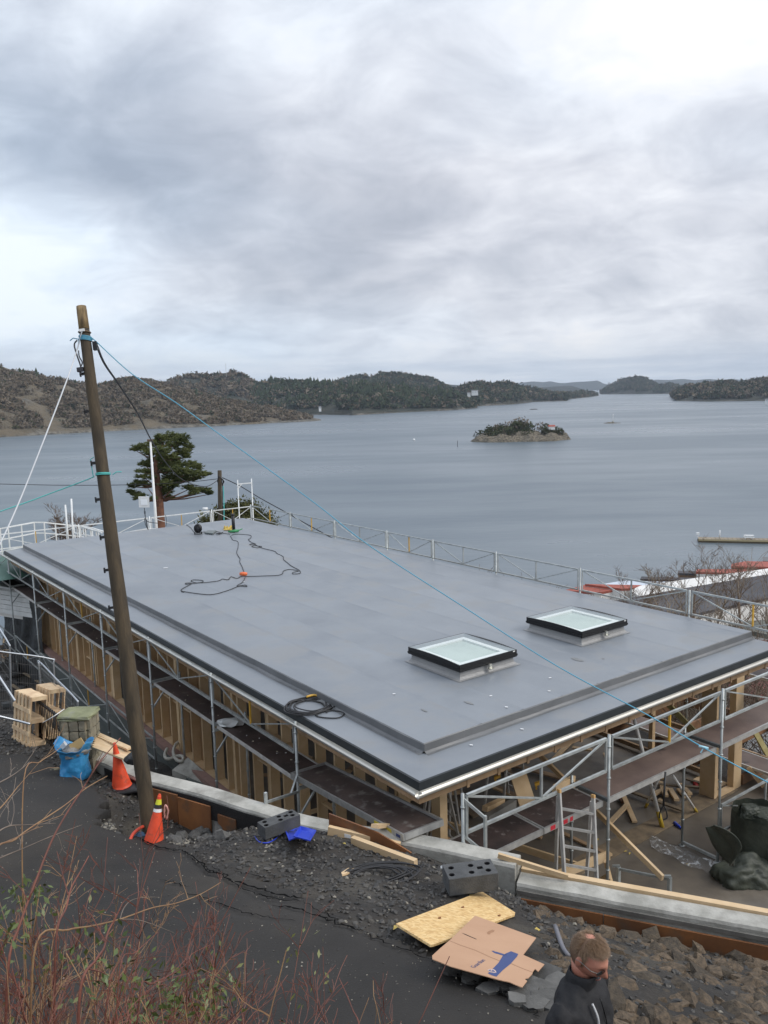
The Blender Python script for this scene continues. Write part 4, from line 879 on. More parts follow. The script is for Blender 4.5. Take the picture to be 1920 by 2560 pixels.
# gutters, half round, with joint sleeves and brackets
gut = mat('zinc_gutter', (0.55, 0.54, 0.50), 0.40, 0.65)
def gutter(pa, pb, out, name='gutter'):
    r_ = 0.056; cols = []
    for p_ in (pa, pb):
        c = [p_+out*(-math.cos(a)*r_)+Vector((0, 0, -math.sin(a)*r_)) for a in [math.pi*k/10 for k in range(11)]]
        c.append(c[-1]+Vector((0, 0, 0.012))-out*0.004); c.append(c[-1]-out*0.014); cols.append(c)
    mb = strip(cols); mb.sm = [True]*len(mb.f)
    return mb
g1a = W(A_, LV-0.108, -5.245); gc_ = W(LU-0.108, LV-0.108, -5.245); g2b = W(LU-0.108, B_, -5.245)
for pa, pb, out in ((g1a, gc_, -E2), (gc_, g2b, -E1)):
    l = (pb-pa).length; nseg = max(1, round(l/3.0)); 
    g = gutter(pa, pb, out).build('gutter', gut, HB); sg = None
    for k in range(nseg+1):
        q = pa.lerp(pb, min(max(k/nseg, 0.004), 0.996) if k not in (0, nseg) else (0.002 if k == 0 else 0.998)); d = (pb-pa).normalized()*0.05
        m2_ = gutter(q-d, q+d, out); c_ = q; m2_.v = [tuple(Vector(v_)+(Vector(v_)-c_-d*((Vector(v_)-c_).dot(d)/d.dot(d)))*0.045) for v_ in m2_.v]; j = m2_.build('joint_sleeve', gut, g)
        j.location = (0, 0, 0); 
        me_ = j.data; off = Vector(HB['_loc']); 
        me_.transform(Matrix.Translation(Vector(j['_loc'])-off)) if Vector(j['_loc']) != off else None
# eave soffit: rafter ends and blocking seen from below the eave
rft = None
for i in range(37):
    u = 0.3+0.6*i; c = W(u, -0.22, -5.42)
    if rft is None: mb = MB(); mb.obox(c, E1*0.024, E2*0.34, Vector((0, 0, 0.11))); rft = mb.build('rafter_end', wood_d, HB, loc=c)
    else: child_copy(rft, HB, loc=c-Vector(HB['_loc']))
for i in range(14):
    v = 0.3+0.6*i; c = W(-0.27, v, -5.42); mb = MB(); mb.obox(c, E1*0.34, E2*0.024, Vector((0, 0, 0.11)))
    if i == 0: rf2 = mb.build('rafter_end', wood_d, HB, loc=c)
    else: child_copy(rf2, HB, loc=c-Vector(HB['_loc']))
mb = MB(); mb.ubox(-0.6, 22.1, -0.58, -0.555, -5.50, -5.315); mb.ubox(-0.60, -0.575, -0.55, 8.6, -5.50, -5.315); mb.build('eave_board', wood_d, HB)
# long wall: sill, studs, plates, ledger
VS = 0.10
mb = MB(); mb.ubox(2.55, 21.9, VS, VS+0.198, -8.355, -8.31); mb.build('sill_plate', wood, HB)
st = None; st2 = None
for i in range(36):
    u = 0.75+0.60*i
    if 12.9 < u < 13.5: continue
    c = W(u, VS+0.099, -6.98)
    if st is None: mb = MB(); mb.obox(c, E1*0.024, E2*0.099, Vector((0, 0, 1.33))); st = mb.build('stud', wood, HB, loc=c)
    else: child_copy(st, HB, loc=c-Vector(HB['_loc']))
for (u, wd) in ((13.9, 0.12), (21.7, .2), (17.0, .1), (9.3, .07), (15.35, .05), (18.95, .05), (6.4, .05), (4.9, .06)):
    c = W(u, VS+0.099, -6.98); mb = MB(); mb.obox(c, E1*wd, E2*0.099, Vector((0, 0, 1.33))); mb.build('stud', wood, HB, loc=c)
mb = MB(); mb.ubox(0.3, 21.9, VS, VS+0.198, -5.65, -5.56); mb.build('top_plate', wood_d, HB)
u = 0.5
while u < 21.5:      # ledger planks outside the studs, butted end to end
    u2 = min(u+4.2, 21.8); mb = MB(); mb.ubox(u+0.01, u2, VS-0.05, VS-0.004, -5.95, -5.66); mb.build('ledger_board', wood_d, HB); u = u2
# sheathing boards on the inner side farther along, and noggins
nog = rnd
for i in range(16):
    u = 1.35+rnd.randint(0, 32)*0.6; zz2 = rnd.choice([-7.2, -6.5, -7.7]); c = W(u-0.30, VS+0.12, zz2); mb = MB(); mb.obox(c, E1*0.276, E2*0.05, Vector((0, 0, 0.018))); mb.build('noggin', wood, HB, loc=c)
insb = mat('sheathing_board', (0.40, 0.25, 0.13), 0.8, 0, 0.1, 1.5, (0.30, 0.185, 0.10), bump=0.1)
for u0_, u1_ in ((8.0, 9.2), (9.2, 10.4), (10.4, 11.6), (11.6, 12.8), (13.95, 15.1), (15.1, 16.3), (16.3, 17.5), (17.5, 18.7), (18.7, 19.9)):
    mb = MB(); mb.ubox(u0_+0.004, u1_, VS+0.201, VS+0.213, -8.36, -5.66); mb.build('sheathing_board', insb, HB)
# pink block course below the sill
pink = mat('brick_course', (0.27, 0.175, 0.145), 0.85, 0, 0.15, 4, (0.27, 0.165, 0.14), bump=0.3)
blk = None
for i in range(72):
    u = 0.2+0.30*i; c = W(u, -0.06, -8.30); 
    if blk is None: mb = MB(); mb.obox(c, E1*0.145, E2*0.10, Vector((0, 0, 0.055))); blk = mb.build('block', pink, HB, loc=c)
    else: child_copy(blk, HB, loc=c-Vector(HB['_loc']))
# front wall: posts only
def post(u, v, du, dv_, z0=-8.4, z1=-5.45, m=wood): mb = MB(); c = W(u, v, (z0+z1)/2); mb.obox(c, E1*du, E2*dv_, Vector((0, 0, (z1-z0)/2))); mb.build('post', m, HB, loc=c)
post(0.18, 0.42, 0.10, 0.07); post(0.14, 0.54, 0.03, 0.03, -8.4, -6.7, wood_d)
post(0.30, 7.72, 0.17, 0.055); post(0.20, 8.50, 0.07, 0.14)
post(0.9, 0.25, 0.03, 0.1); 
mb = MB(); mb.ubox(0.12, 0.40, 7.0, 8.5, -5.85, -5.46); mb.build('front_beam', wood_d, HB)
mb = MB(); mb.ubox(0.10, 0.26, 7.78, 8.36, -8.40, -8.34); mb.build('sill_plate', wood, HB)
mb = MB(); mb.ubox(0.34, 0.9, 8.0, 8.5, -8.39, -8.36); mb.build('sill_plate', wood, HB)
# braces at the right corner, pale green treated wood
grw = mat('treated_timber', (0.42, 0.37, 0.17), 0.7, 0, 0.15, 4, (0.33, 0.28, 0.12))
mb = MB(); mb.bar(W(2.9, 7.7, -5.7), W(0.55, 8.15, -7.55), 0.04, 0.12); mb.build('brace', grw, HB)
mb = MB(); mb.bar(W(0.3, 8.95, -6.9), W(0.25, 9.9, -8.1), 0.04, 0.13); mb.build('brace', grw, HB)
mb = MB(); mb.bar(W(0.05, 8.78, -8.0), W(-0.2, 8.95, -8.38), 0.04, 0.09); mb.build('brace', wood, HB)
# far long wall: posts and beams against the light, with rails of the balcony joists beyond
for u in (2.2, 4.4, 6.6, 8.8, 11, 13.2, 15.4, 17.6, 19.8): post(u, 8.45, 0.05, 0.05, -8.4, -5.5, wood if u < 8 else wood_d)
mb = MB(); mb.ubox(0.4, 21.9, 8.36, 8.5, -5.85, -5.56); mb.build('rear_beam', wood_d, HB)
for z_, v_ in ((-8.28, 8.42), (-7.45, 8.42)): mb = MB(); mb.ubox(0.6, 14, v_-0.03, v_+0.03, z_-0.05, z_+0.05); mb.build('rail', wood_d, HB)
jn = None
for i in range(13):     # joists of the future balcony running out over the slope
    c = W(0.15+1.15*i, 10.25, -8.28)
    if jn is None: mb = MB(); mb.obox(c, E1*0.03, E2*1.55, Vector((0, 0, 0.11))); jn = mb.build('balcony_joist', mat('joist_brown', (0.24, 0.125, 0.06), 0.7, 0, 0.2, 3, (0.17, 0.09, 0.045)), HB, loc=c)
    else: child_copy(jn, HB, loc=c-Vector(HB['_loc']))
mb = MB(); mb.ubox(0.1, 14, 11.75, 11.82, -8.4, -8.14); mb.build('balcony_beam', mat('joist_brown'), HB)
mb = MB(); mb.ubox(0.1, 14, 9.7, 9.76, -8.13, -8.08); mb.build('balcony_beam', wood_d, HB)
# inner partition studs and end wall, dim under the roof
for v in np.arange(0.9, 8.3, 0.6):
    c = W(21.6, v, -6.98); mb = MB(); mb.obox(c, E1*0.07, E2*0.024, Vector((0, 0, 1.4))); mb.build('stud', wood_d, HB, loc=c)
for u in (6.0, 12.0):
    for v in np.arange(3.2, 8.3, 1.2):
        c = W(u, v, -6.98); mb = MB(); mb.obox(c, E1*0.05, E2*0.024, Vector((0, 0, 1.4))); mb.build('stud', wood_d, HB, loc=c)

# roof windows
glassm = bpy.data.materials.new('rooflight_glass'); glassm.use_nodes = True; _t = glassm.node_tree; _p = _t.nodes['Principled BSDF']
_tr = nd(_t, 'ShaderNodeBsdfTransparent'); _tr.inputs[0].default_value = (0.93, 0.96, 0.95, 1); _gs = nd(_t, 'ShaderNodeBsdfGlossy'); _gs.inputs['Roughness'].default_value = 0.03; _fr = nd(_t, 'ShaderNodeFresnel'); _fr.inputs[0].default_value = 1.18; _mx = nd(_t, 'ShaderNodeMixShader'); _t.links.new(mth(_t, 'MULTIPLY', _fr.outputs[0], 0.8), _mx.inputs[0]); _t.links.new(_tr.outputs[0], _mx.inputs[1]); _t.links.new(_gs.outputs[0], _mx.inputs[2]); _t.links.new(_mx.outputs[0], _t.nodes['Material Output'].inputs[0])
innerg = mat('frosted_lining', (0.60, 0.66, 0.635), 0.45, 0, 0.04, 1.5, (0.52, 0.58, 0.555)); lip = mat('white_lining', (0.84, 0.85, 0.85), 0.4)
curb = mat('curb_membrane', (0.26, 0.262, 0.26), 0.35, 0, 0.1, 6, (0.24, 0.24, 0.24), bump=0.6, bscale=9, rvar=0.15, bdist=0.02)
metals = mat('bright_clip', (0.55, 0.55, 0.5), 0.3, 0.8)
def rooflight(u0, u1, v0, v1, label):
    t = bpy.data.objects.new('roof_window', None); COL.objects.link(t); c = W((u0+u1)/2, (v0+v1)/2, -5.0); t.parent = HB; t.location = c-Vector(HB['_loc']); t['_loc'] = tuple(c); t['label'] = label
    # curb, flared at the foot, with the opening left free
    zt = -4.83; cols = []
    def ringp(d, z): return [W(u0-d, v0-d, z), W(u1+d, v0-d, z), W(u1+d, v1+d, z), W(u0-d, v1+d, z)]
    rings = [ringp(0.10, -4.992), ringp(0.05, -4.985), ringp(0.012, -4.945), ringp(0.0, -4.89), ringp(0, zt), ringp(-0.09, zt), ringp(-0.09, -4.99)]
    mb = MB(); mb.add([p_ for r_ in rings for p_ in r_], [(i*4+j, i*4+(j+1) % 4, (i+1)*4+(j+1) % 4, (i+1)*4+j) for i in range(6) for j in range(4)]); mb.build('curb', curb, t)
    # dark frame, its u-facing sides straight, the v-facing sides slightly arched on top
    e = 0.045; z0, z1 = -4.845, -4.72; hum = 0.028; n = 12
    def zc_(s): return z1+hum*(4*s*(1-s))
    fw = 0.012
    mb = MB()
    for (va, vb) in ((v0-e, v0-e+fw), (v1+e-fw, v1+e)):
        vs = []
        for i in range(n+1):
            s_ = i/n; u = u0-e+(u1-u0+2*e)*s_
            vs += [W(u, va, z0), W(u, va, zc_(s_)), W(u, vb, zc_(s_)), W(u, vb, z0)]
        mb.add(vs, [(i*4+j, i*4+(j+1) % 4, (i+1)*4+(j+1) % 4, (i+1)*4+j) for i in range(n) for j in range(4)]+[(0, 1, 2, 3), (n*4+3, n*4+2, n*4+1, n*4)])
    mb.ubox(u0-e-0.004, u0-e+fw, v0-e, v1+e, z0-0.002, z1+0.004); mb.ubox(u1+e-fw, u1+e+0.004, v0-e, v1+e, z0-0.002, z1+0.004)
    mb.ubox(u0-e-0.014, u0-e+0.006, v0-e-0.012, v1+e+0.012, z0+0.015, z0+0.055); mb.ubox(u0-e-0.012, u1+e+0.012, v0-e-0.012, v0-e+0.004, z0+0.015, z0+0.05)
    mb.build('frame', blackf, t)
    # white lining inside and the pane of the flat lower unit
    mb = MB(); li = 0.10; 
    for a in (0.058,):
        o1 = [W(u0+a, v0+a, z1-0.035), W(u1-a, v0+a, z1-0.035), W(u1-a, v1-a, z1-0.035), W(u0+a, v1-a, z1-0.035)]
        o2_ = [W(u0+a+li, v0+a+li, z1-0.037), W(u1-a-li, v0+a+li, z1-0.037), W(u1-a-li, v1-a-li, z1-0.037), W(u0+a+li, v1-a-li, z1-0.037)]
        o3 = [p_+Vector((0, 0, -0.03)) for p_ in o2_]
        rr_ = [o1, o2_, o3]; mb.add([p_ for r_ in rr_ for p_ in r_], [(i*4+j, i*4+(j+1) % 4, (i+1)*4+(j+1) % 4, (i+1)*4+j) for i in range(2) for j in range(4)])
    # outer dark apron under the glass between the frame and the lining
    mb.build('lining', lip, t)
    mb = MB(); vs_ = ringp(e-0.012, z1+0.002)+ringp(-0.06, z1-0.036); mb.add(vs_, [(j, (j+1) % 4, 4+(j+1) % 4, 4+j) for j in range(4)]); mb.build('apron', mat('grey_gasket', (0.33, 0.35, 0.375), 0.45), t)
    mb = MB(); mb.ubox(u0+0.15, u1-0.15, v0+0.15, v1-0.15, z1-0.085, z1-0.068); mb.build('pane', innerg, t)
    # the curved outer sheet of glass
    vs = []; 
    for i in range(n+1):
        s_ = i/n; u = u0-e+0.02+(u1-u0+2*e-0.04)*s_; z_ = zc_(s_)+0.002
        vs += [W(u, v0-e+0.004, z_), W(u, v1+e-0.004, z_)]
    mb = MB(); mb.smooth = True; mb.add(vs, [(i*2, i*2+1, i*2+3, i*2+2) for i in range(n)]); mb.build('glass_cover', glassm, t)
    vm = (v0+v1)/2; mb = MB(); mb.ubox(u0-e-0.05, u0-e-0.015, vm-0.03, vm+0.03, -4.90, -4.83); mb.ubox(u0-e-0.09, u0-e-0.015, vm-0.045, vm+0.045, -4.915, -4.90); mb.build('latch', metals, t)
    mb = MB(); mb.ubox(u0-e-0.0075, u0-e-0.004, v1+e-0.10, v1+e-0.05, z0+0.10, z0+0.12); mb.build('maker_badge', white, t)
rooflight(1.66, 3.00, 2.18, 3.48, 'nearer roof window with a black frame and slightly domed glass')
rooflight(1.62, 3.00, 5.32, 6.62, 'farther roof window with a black frame, near the right edge of the roof')
# puddle scuffs on the membrane: thin patches of older dirt
scuff = mat('dirty_patch', (0.15, 0.155, 0.155), 0.5, 0, 0, 5, (0.21, 0.215, 0.22)); 
for (u, v, a, b) in ((1.05, 4.55, .16, .07), (0.80, 4.95, .03, .03), (0.75, 1.55, .12, .04), (0.95, 0.8, .1, .03)):
    rr_ = random.Random(int(u*100)); P_ = [W(u+math.cos(k*.7)*a*rr_.uniform(.6, 1.1), v+math.sin(k*.7)*b*rr_.uniform(.6, 1.1), -4.993) for k in range(9)]
    mb = MB(); mb.add(P_, [tuple(range(9))]); mb.build('dirt_patch', scuff, HB)
pw = mat('paper_scrap', (0.75, 0.76, 0.76), 0.6)
for i, (a, b, z_) in enumerate([(1227, 1740, -4.99), (1305, 1823, -5.14), (414, 1420, -4.99), (610, 1455, -4.99), (1178, 1863, -5.14), (985, 1735, -4.99), (1375, 1695, -4.99), (1373, 1728, -4.99), (1266, 1768, -4.99)]):
    p_ = G(a, b, z_); rr_ = random.Random(i); s_ = 0.022 if i != 2 else 0.06; mb = MB(); mb.obox(p_+Vector((0, 0, 0.004)), Vector((s_, rr_.uniform(-.01, .01), 0)), Vector((0, s_*0.6, 0)), Vector((0, 0, 0.003)))
    one(mb, 'paper_scrap', pw, 'tiny white scrap lying on the grey roof membrane', 'scrap', 'white scraps on the roof')

# ------------------------------------------------------------------ scaffolding
def std_mesh(h):
    mb = MB(); mb.tube([(0, 0, 0), (0, 0, h)], 0.024, 8); mb.tube([(0, 0, 0), (0, 0, 0.01)], 0.06, 6)
    z = 0.5
    while z < h-0.1: mb.tube([(0, 0, z), (0, 0, z+0.02)], 0.036, 6); z += 0.5
    return mb
def place_std(t, u, v, zb, zt, m=galv): 
    mb = std_mesh(zt-zb); p_ = W(u, v, zb); mb.v = [(a+p_.x, b+p_.y, c+p_.z) for a, b, c in mb.v]; return mb.build('standard', m, t, loc=p_)
def guard(t, a, b, z1, z0, m=galv, mid='galv', inv=False, w_=0.034, name='guard_frame'):
    """one guard frame between two posts: two rails, end struts, V diagonals and a centre strut"""
    a = Vector(a); b = Vector(b); d = (b-a).normalized(); a2 = a+d*0.07; b2 = b-d*0.07; c = (a+b)/2; mb = MB(); h = lambda p_, z: Vector((p_.x, p_.y, z))
    mb.bar(h(a2, z1), h(b2, z1), w_, w_); mb.bar(h(a2, z0), h(b2, z0), w_, w_)
    mb.bar(h(a2, z1), h(a2, z0), w_*.7, w_*.7); mb.bar(h(b2, z1), h(b2, z0), w_*.7, w_*.7)
    mb.bar(h(a2+d*0.03, z1-.02), h(c, z0+.02), w_*.6, w_*.6); mb.bar(h(b2-d*0.03, z1-.02), h(c, z0+.02), w_*.6, w_*.6)
    o = mb.build(name, m, t); 
    mb = MB(); mb.bar(h(c, z1-0.02), h(c, z0+0.02), w_*.8, w_*.8); s = mb.build('centre_strut', yellow if mid == 'yellow' else m, o)
    return o
def deck(t, u0, u1, v0, v1, z, along='u', n=1, m=deckm):
    """platform bay: plywood panel in an aluminium frame"""
    mb = MB(); f = 0.03; hh = 0.05
    if along == 'u': mb.ubox(u0, u1, v0, v0+f, z-hh, z+0.006); mb.ubox(u0, u1, v1-f, v1, z-hh, z+0.006); mb.ubox(u0, u0+f, v0+f, v1-f, z-hh, z+0.004); mb.ubox(u1-f, u1, v0+f, v1-f, z-hh, z+0.004)
    else: mb.ubox(u0, u0+f, v0, v1, z-hh*1.6, z+0.006); mb.ubox(u1-f, u1, v0, v1, z-hh*1.6, z+0.006); mb.ubox(u0+f, u1-f, v0, v0+f, z-hh, z+0.004); mb.ubox(u0+f, u1-f, v1-f, v1, z-hh, z+0.004)
    o = mb.build('platform_frame', alu_d if along == 'u' else alu, t)
    mb = MB(); mb.ubox(u0+f, u1-f, v0+f, v1-f, z-0.012, z); mb.build('platform_board', m, o)
    return o
def transom(t, pa, pb, w_=0.04, m=galv): mb = MB(); mb.bar(pa, pb, w_, 0.05); return mb.build('transom', m, t)
PZ = -6.27
# --- long run on the left side of the house
SL = thing('scaffold', 'long galvanised scaffold with dark plywood platforms along the left side of the house', 'scaffold', W(2.39, -0.69, -8.4), 'scaffolds round the house')
bays = [2.39, 5.52, 8.70, 11.87, 15.0, 18.2, 21.35, 24.5]; VO, VI = -0.79, -0.06
VO = -0.72
for i, u in enumerate(bays):
    zb = gz(*W(u, VO, 0)[:2]) if i > 1 else -8.4; zb = -9.25-0.05*max(u-8, 0) if i > 0 else -8.42
    if i == 1: zb = -8.9
    place_std(SL, u, VO, zb, -5.22); place_std(SL, u, VI+0.02, zb if i else -8.4, PZ+0.10)
    transom(SL, W(u, VO, PZ-0.10), W(u, VI, PZ-0.10)); mb = MB(); mb.bar(W(u, VO, PZ-0.6), W(u, VO+0.4, PZ-0.13), 0.03, 0.03); mb.build('bracket', galv, SL)
    transom(SL, W(u, VO, PZ+0.02), W(u, VI, PZ+0.02), 0.035)
mids = ['yellow', 'galv', 'galv', 'yellow', 'galv', 'galv', 'galv']
for i in range(len(bays)-1):
    a, b = bays[i], bays[i+1]; guard(SL, W(a, VO, 0), W(b, VO, 0), -5.27, -5.77, mid=mids[i])
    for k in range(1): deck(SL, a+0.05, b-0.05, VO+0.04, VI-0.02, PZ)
    if i >= 2:
        guard(SL, W(a, VO, 0), W(b, VO, 0), -7.55 - 0.04*max(a-8,0), -8.05 - 0.04*max(a-8,0), mid='yellow' if i in (3, 5) else 'galv', w_=0.03)
# sloping gangway board from the platform to the wall top
pa, pb = G(727, 1938, PZ+0.06), G(1008, 2095, -5.79); pc_ = G(1098, 2050, -5.79)
dr = (pb-pa).normalized(); wv = (pc_-pb); wv = (wv-dr*wv.dot(dr)); wl_ = min(wv.length, 0.66); wv.normalize(); upv = dr.cross(wv); upv = upv if upv.z > 0 else -upv
t = thing('gangway', 'loose plywood gangway board bridging from the left platform to the wall top', 'gangway', pb)
c = (pa+pb)/2+wv*wl_/2; L2 = (pb-pa).length/2
mb = MB(); mb.obox(c, dr*L2, wv*(wl_/2-0.03), upv*0.008); mb.build('platform_board', mat('worn_plywood', (0.105, 0.075, 0.065), 0.6, 0, 0.2, 2.0, (0.055, 0.040, 0.036), bump=0.15, bscale=40, col3=(0.22, 0.20, 0.18), c3scale=5, c3lo=0.54, c3hi=0.72), t)
mb = MB()
for s_ in (-1, 1): mb.obox(c+wv*s_*(wl_/2-0.012), dr*L2, wv*0.014, upv*0.045)
for s_ in (-1, 1): mb.obox(c+dr*s_*(L2-0.012), dr*0.016, wv*(wl_/2-0.03), upv*0.044)
mb.build('frame', alu, t)
mb = MB(); mb.obox(c+dr*(L2*0.70)-wv*(wl_/2+0.0035)-upv*0.005, dr*0.22, wv*0.002, upv*0.03); mb.build('yellow_sticker', mat('yellow_label', (0.62, 0.50, 0.06), 0.5), t)
mb = MB(); mb.obox(c+dr*(L2*0.93)-wv*(wl_/2+0.0035)-upv*0.005, dr*0.05, wv*0.002, upv*0.02); mb.build('blue_sticker', mat('blue_label', (0.02, 0.04, 0.16), 0.5), t)
# outrigger at the first left post
mb = MB(); q0 = W(2.39, VO, -6.42); g_ = G(665, 2006, WALL_Z+0.02); mb.bar(q0, g_, 0.035, 0.035); mb.bar(q0+Vector((0, 0, 0.3)), q0.lerp(g_, 0.25), 0.028, 0.028); mb.build('outrigger', galv, SL)
mb = MB(); mb.bar(g_+Vector((0, 0, -0.02)), g_+Vector((0, 0, 0.15)), 0.04, 0.04); mb.build('outrigger_foot', galv, SL)
# --- run in front of the house
SF = thing('scaffold', 'galvanised scaffold with brown platforms across the front of the house, by the aluminium ladder', 'scaffold', W(-1.17, 2.6, -8.4), 'scaffolds round the house')
fb = [-0.33, 2.63, 5.67, 8.72]; UO, UI = -1.19, -0.47
for i, v in enumerate(fb):
    place_std(SF, UO, v, -8.4, -5.20)
    if i: place_std(SF, UI, v, -8.4, PZ+0.16); 
    if i: transom(SF, W(UI, v, PZ+0.02), W(UO, v, PZ+0.02), 0.05, mat('dark_steel', (0.15, 0.165, 0.17), 0.5, 0.6)); transom(SF, W(UI, v, -8.33), W(UO, v, -8.33), 0.04)
for i in range(3):
    guard(SF, W(UO, fb[i], 0), W(UO, fb[i+1], 0), -5.25, -5.76, mid='yellow' if i == 1 else 'galv', w_=0.04)
deck(SF, UO+0.05, UI-0.02, fb[0]+0.25, 1.25, PZ, 'v'); deck(SF, UO+0.05, UI-0.02, 1.27, fb[1]-0.06, PZ, 'v'); deck(SF, UO+0.05, UI-0.02, fb[1]+0.06, fb[2]-0.06, PZ, 'v', m=mat('worn_brown_plywood', (0.19, 0.135, 0.11), 0.6, 0, 0.2, 1.2, (0.115, 0.08, 0.068), bump=0.15, bscale=40, col3=(0.035, 0.027, 0.026), c3scale=1.4, c3lo=0.60, c3hi=0.68, rvar=0.2)); deck(SF, UO+0.05, UI-0.02, fb[2]+0.06, fb[3]-0.06, PZ, 'v', m=mat('worn_brown_plywood'))
# end gate of the front run
ea, eb = W(UO, fb[0], 0), D(1213, 2045, 10.42)
mb = MB(); h = lambda p_, z: Vector((p_.x, p_.y, z)); mb.bar(h(ea, -5.27), eb, 0.035, 0.035); mb.bar(h(ea, -5.78), eb+Vector((0, 0, -.5)), 0.035, 0.035); mb.bar(eb+Vector((0, 0, .03)), h(eb, -8.4), 0.035, 0.035); mb.bar(h(ea.lerp(eb, .15), -5.3), h(ea.lerp(eb, .15), -5.8), 0.03, 0.03); mb.build('end_gate', galv, SF)
red = mat('red_spray', (0.62, 0.03, 0.05), 0.5)
for v_, w_ in ((1.45, .05), (1.62, .035), (1.72, .045), (1.85, .03)):
    mb = MB(); mb.ubox(UO+0.0465, UO+0.0495, v_-w_, v_+w_, PZ-0.07, PZ-0.005); mb.build('red_paint_mark', red, SF)
# low guard at the right foot
guard(SF, W(UO, fb[2], 0), W(UO, fb[3], 0), -7.35, -7.85, w_=0.035)
# --- run behind the roof edge
SB = thing('scaffold', 'guard rails of the scaffold behind the far long edge of the roof, above the water', 'scaffold', W(10, 8.85, -9.2), 'scaffolds round the house')
bb = [22.9, 21.8, 18.65, 15.6, 12.55, 10.25, 7.55, 4.6, 1.55, -1.4]; VB = 8.78
for u in bb[1:]:
    place_std(SB, u, VB, -9.0-0.0, -4.42 if u > 3 else -4.45); place_std(SB, u, VB+0.73, -9.4, -5.9)
    transom(SB, W(u, VB, -6.0), W(u, VB+0.73, -6.0))
for i in range(1, len(bb)-1):
    guard(SB, W(bb[i], VB, 0), W(bb[i+1], VB, 0), -4.47, -4.98, mid='yellow' if i in (1, 2, 4, 8) else 'galv', w_=0.036)
    deck(SB, bb[i+1]+0.05, bb[i]-0.05, VB+0.05, VB+0.70, -6.0)
    deck(SB, bb[i+1]+0.05, bb[i]-0.05, VB+0.05, VB+0.70, -8.0, m=mat('worn_brown_plywood'))
# --- run beyond the far short edge
SE_ = thing('scaffold', 'pale painted scaffold guard rails beyond the far short end of the roof', 'scaffold', W(23, 4, -9.5), 'scaffolds round the house')
eb_ = [-0.9, 2.2, 4.95, 7.6, 9.5]; UE = 23.0
for v in eb_: place_std(SE_, UE, v, -9.8, -4.62 if v < 8 else -3.50, galv_white)
place_std(SE_, UE, 8.85, -9.8, -3.50, galv_white); mb = MB(); mb.bar(W(UE, 8.85, -3.68), W(UE, 9.5, -3.68), 0.04, 0.04); mb.bar(W(UE, 8.85, -3.88), W(UE, 9.02, -3.70), 0.03, 0.03); mb.build('top_transom', galv_white, SE_)
for i in range(4): guard(SE_, W(UE, eb_[i], 0), W(UE, eb_[i+1], 0), -4.68, -5.2, m=galv_white, mid='yellow', w_=0.036)
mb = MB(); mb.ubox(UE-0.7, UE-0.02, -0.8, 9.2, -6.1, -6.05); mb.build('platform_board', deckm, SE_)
# --- lower run at the far left, over the neighbour's yard
SX = thing('scaffold', 'lower scaffold bays at the far left corner among boards and debris', 'scaffold', W(24, -1, -10), 'scaffolds round the house')
for (u, v, zt) in ((24.5, -3.9, -5.9), (21.6, -3.5, -7.0), (18.4, -2.2, -7.9), (26.8, -2.2, -5.4), (27.5, -0.6, -5.0)): place_std(SX, u, v, -10.3, zt)
guard(SX, W(24.5, -3.9, 0), W(21.6, -3.5, 0), -6.9, -7.4); guard(SX, W(24.5, -0.72, 0), W(24.5, -3.9, 0), -5.6, -6.1, m=galv_white)
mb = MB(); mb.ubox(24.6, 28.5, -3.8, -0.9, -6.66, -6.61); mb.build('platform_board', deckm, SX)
for v_ in (-3.8, -0.9): mb = MB(); mb.ubox(24.6, 28.5, v_-.03, v_+.03, -6.72, -6.60); mb.build('platform_frame', alu_d, SX)
# two tall pale standards at the far left corner
for px_, lab in ((163, 'left one of two tall white standards at the far left corner of the scaffold'), (178, 'right one of two tall white standards at the far left corner of the scaffold')):
    b_ = D(px_+5 if px_ > 170 else px_+7, 1350, 33.0); t_ = D(px_, 1262 if px_ < 170 else 1247, 33.0); mb = MB(); mb.tube([b_+Vector((0, 0, -3)), b_, t_], 0.035, 6); one(mb, 'tall_standard', galv_white, lab, 'pole')

# ladder standing against the front platform
LD = thing('ladder', 'aluminium ladder leaning on the front platform, seen between the posts', 'ladder', W(-1.5, 2.0, -8.4))
lt = [D(1398, 1982, math.hypot(*W(-1.27, 1.55, 0)[:2])), D(1483, 1994, math.hypot(*W(-1.27, 2.05, 0)[:2]))]
q0 = W(-1.27, 1.52, -5.95); q1 = W(-1.27, 1.98, -5.95)
lt = [D(1398, 1982, Vector((q0.x, q0.y)).length), D(1483, 1995, Vector((q1.x, q1.y)).length)]
lb = [D(1411, 2192, Vector((q0.x, q0.y)).length-0.30), D(1492, 2207, Vector((q1.x, q1.y)).length-0.30)]
lb = [a+(b-a)*1.22 for a, b in zip(lt, lb)]
rail_w = 0.032
for a, b in zip(lt, lb):
    mb = MB(); mb.bar(a, b, 0.028, 0.065, up=(lt[1]-lt[0]).normalized().cross(b-a).normalized()); mb.build('rail', alu_d, LD)
    mb = MB(); mb.bar(a+(a-b).normalized()*0.05, a, 0.032, 0.07, up=(lt[1]-lt[0]).normalized().cross(b-a).normalized()); mb.build('end_cap', mat('orange_cap', (0.55, 0.33, 0.13), 0.6), LD)
for k in range(7):
    f = 0.155+0.195*k*0.93
    if f > 0.98: break
    a = lt[0].lerp(lb[0], f); b = lt[1].lerp(lb[1], f); mb = MB(); mb.bar(a, b, 0.045, 0.03); mb.build('rung', alu, LD)
off_ = Vector((F_.x, F_.y, 0)).normalized()*0.55
for a, b, s_ in ((lt[0], lb[0], 1), (lt[1], lb[1], -1)):
    mb = MB(); mb.bar(a+off_*0.15+Vector((0, 0, -0.1)), b+off_*1.2+Vector((0, 0, 0.0)), 0.028, 0.05); mb.build('rear_leg', alu_d, LD)

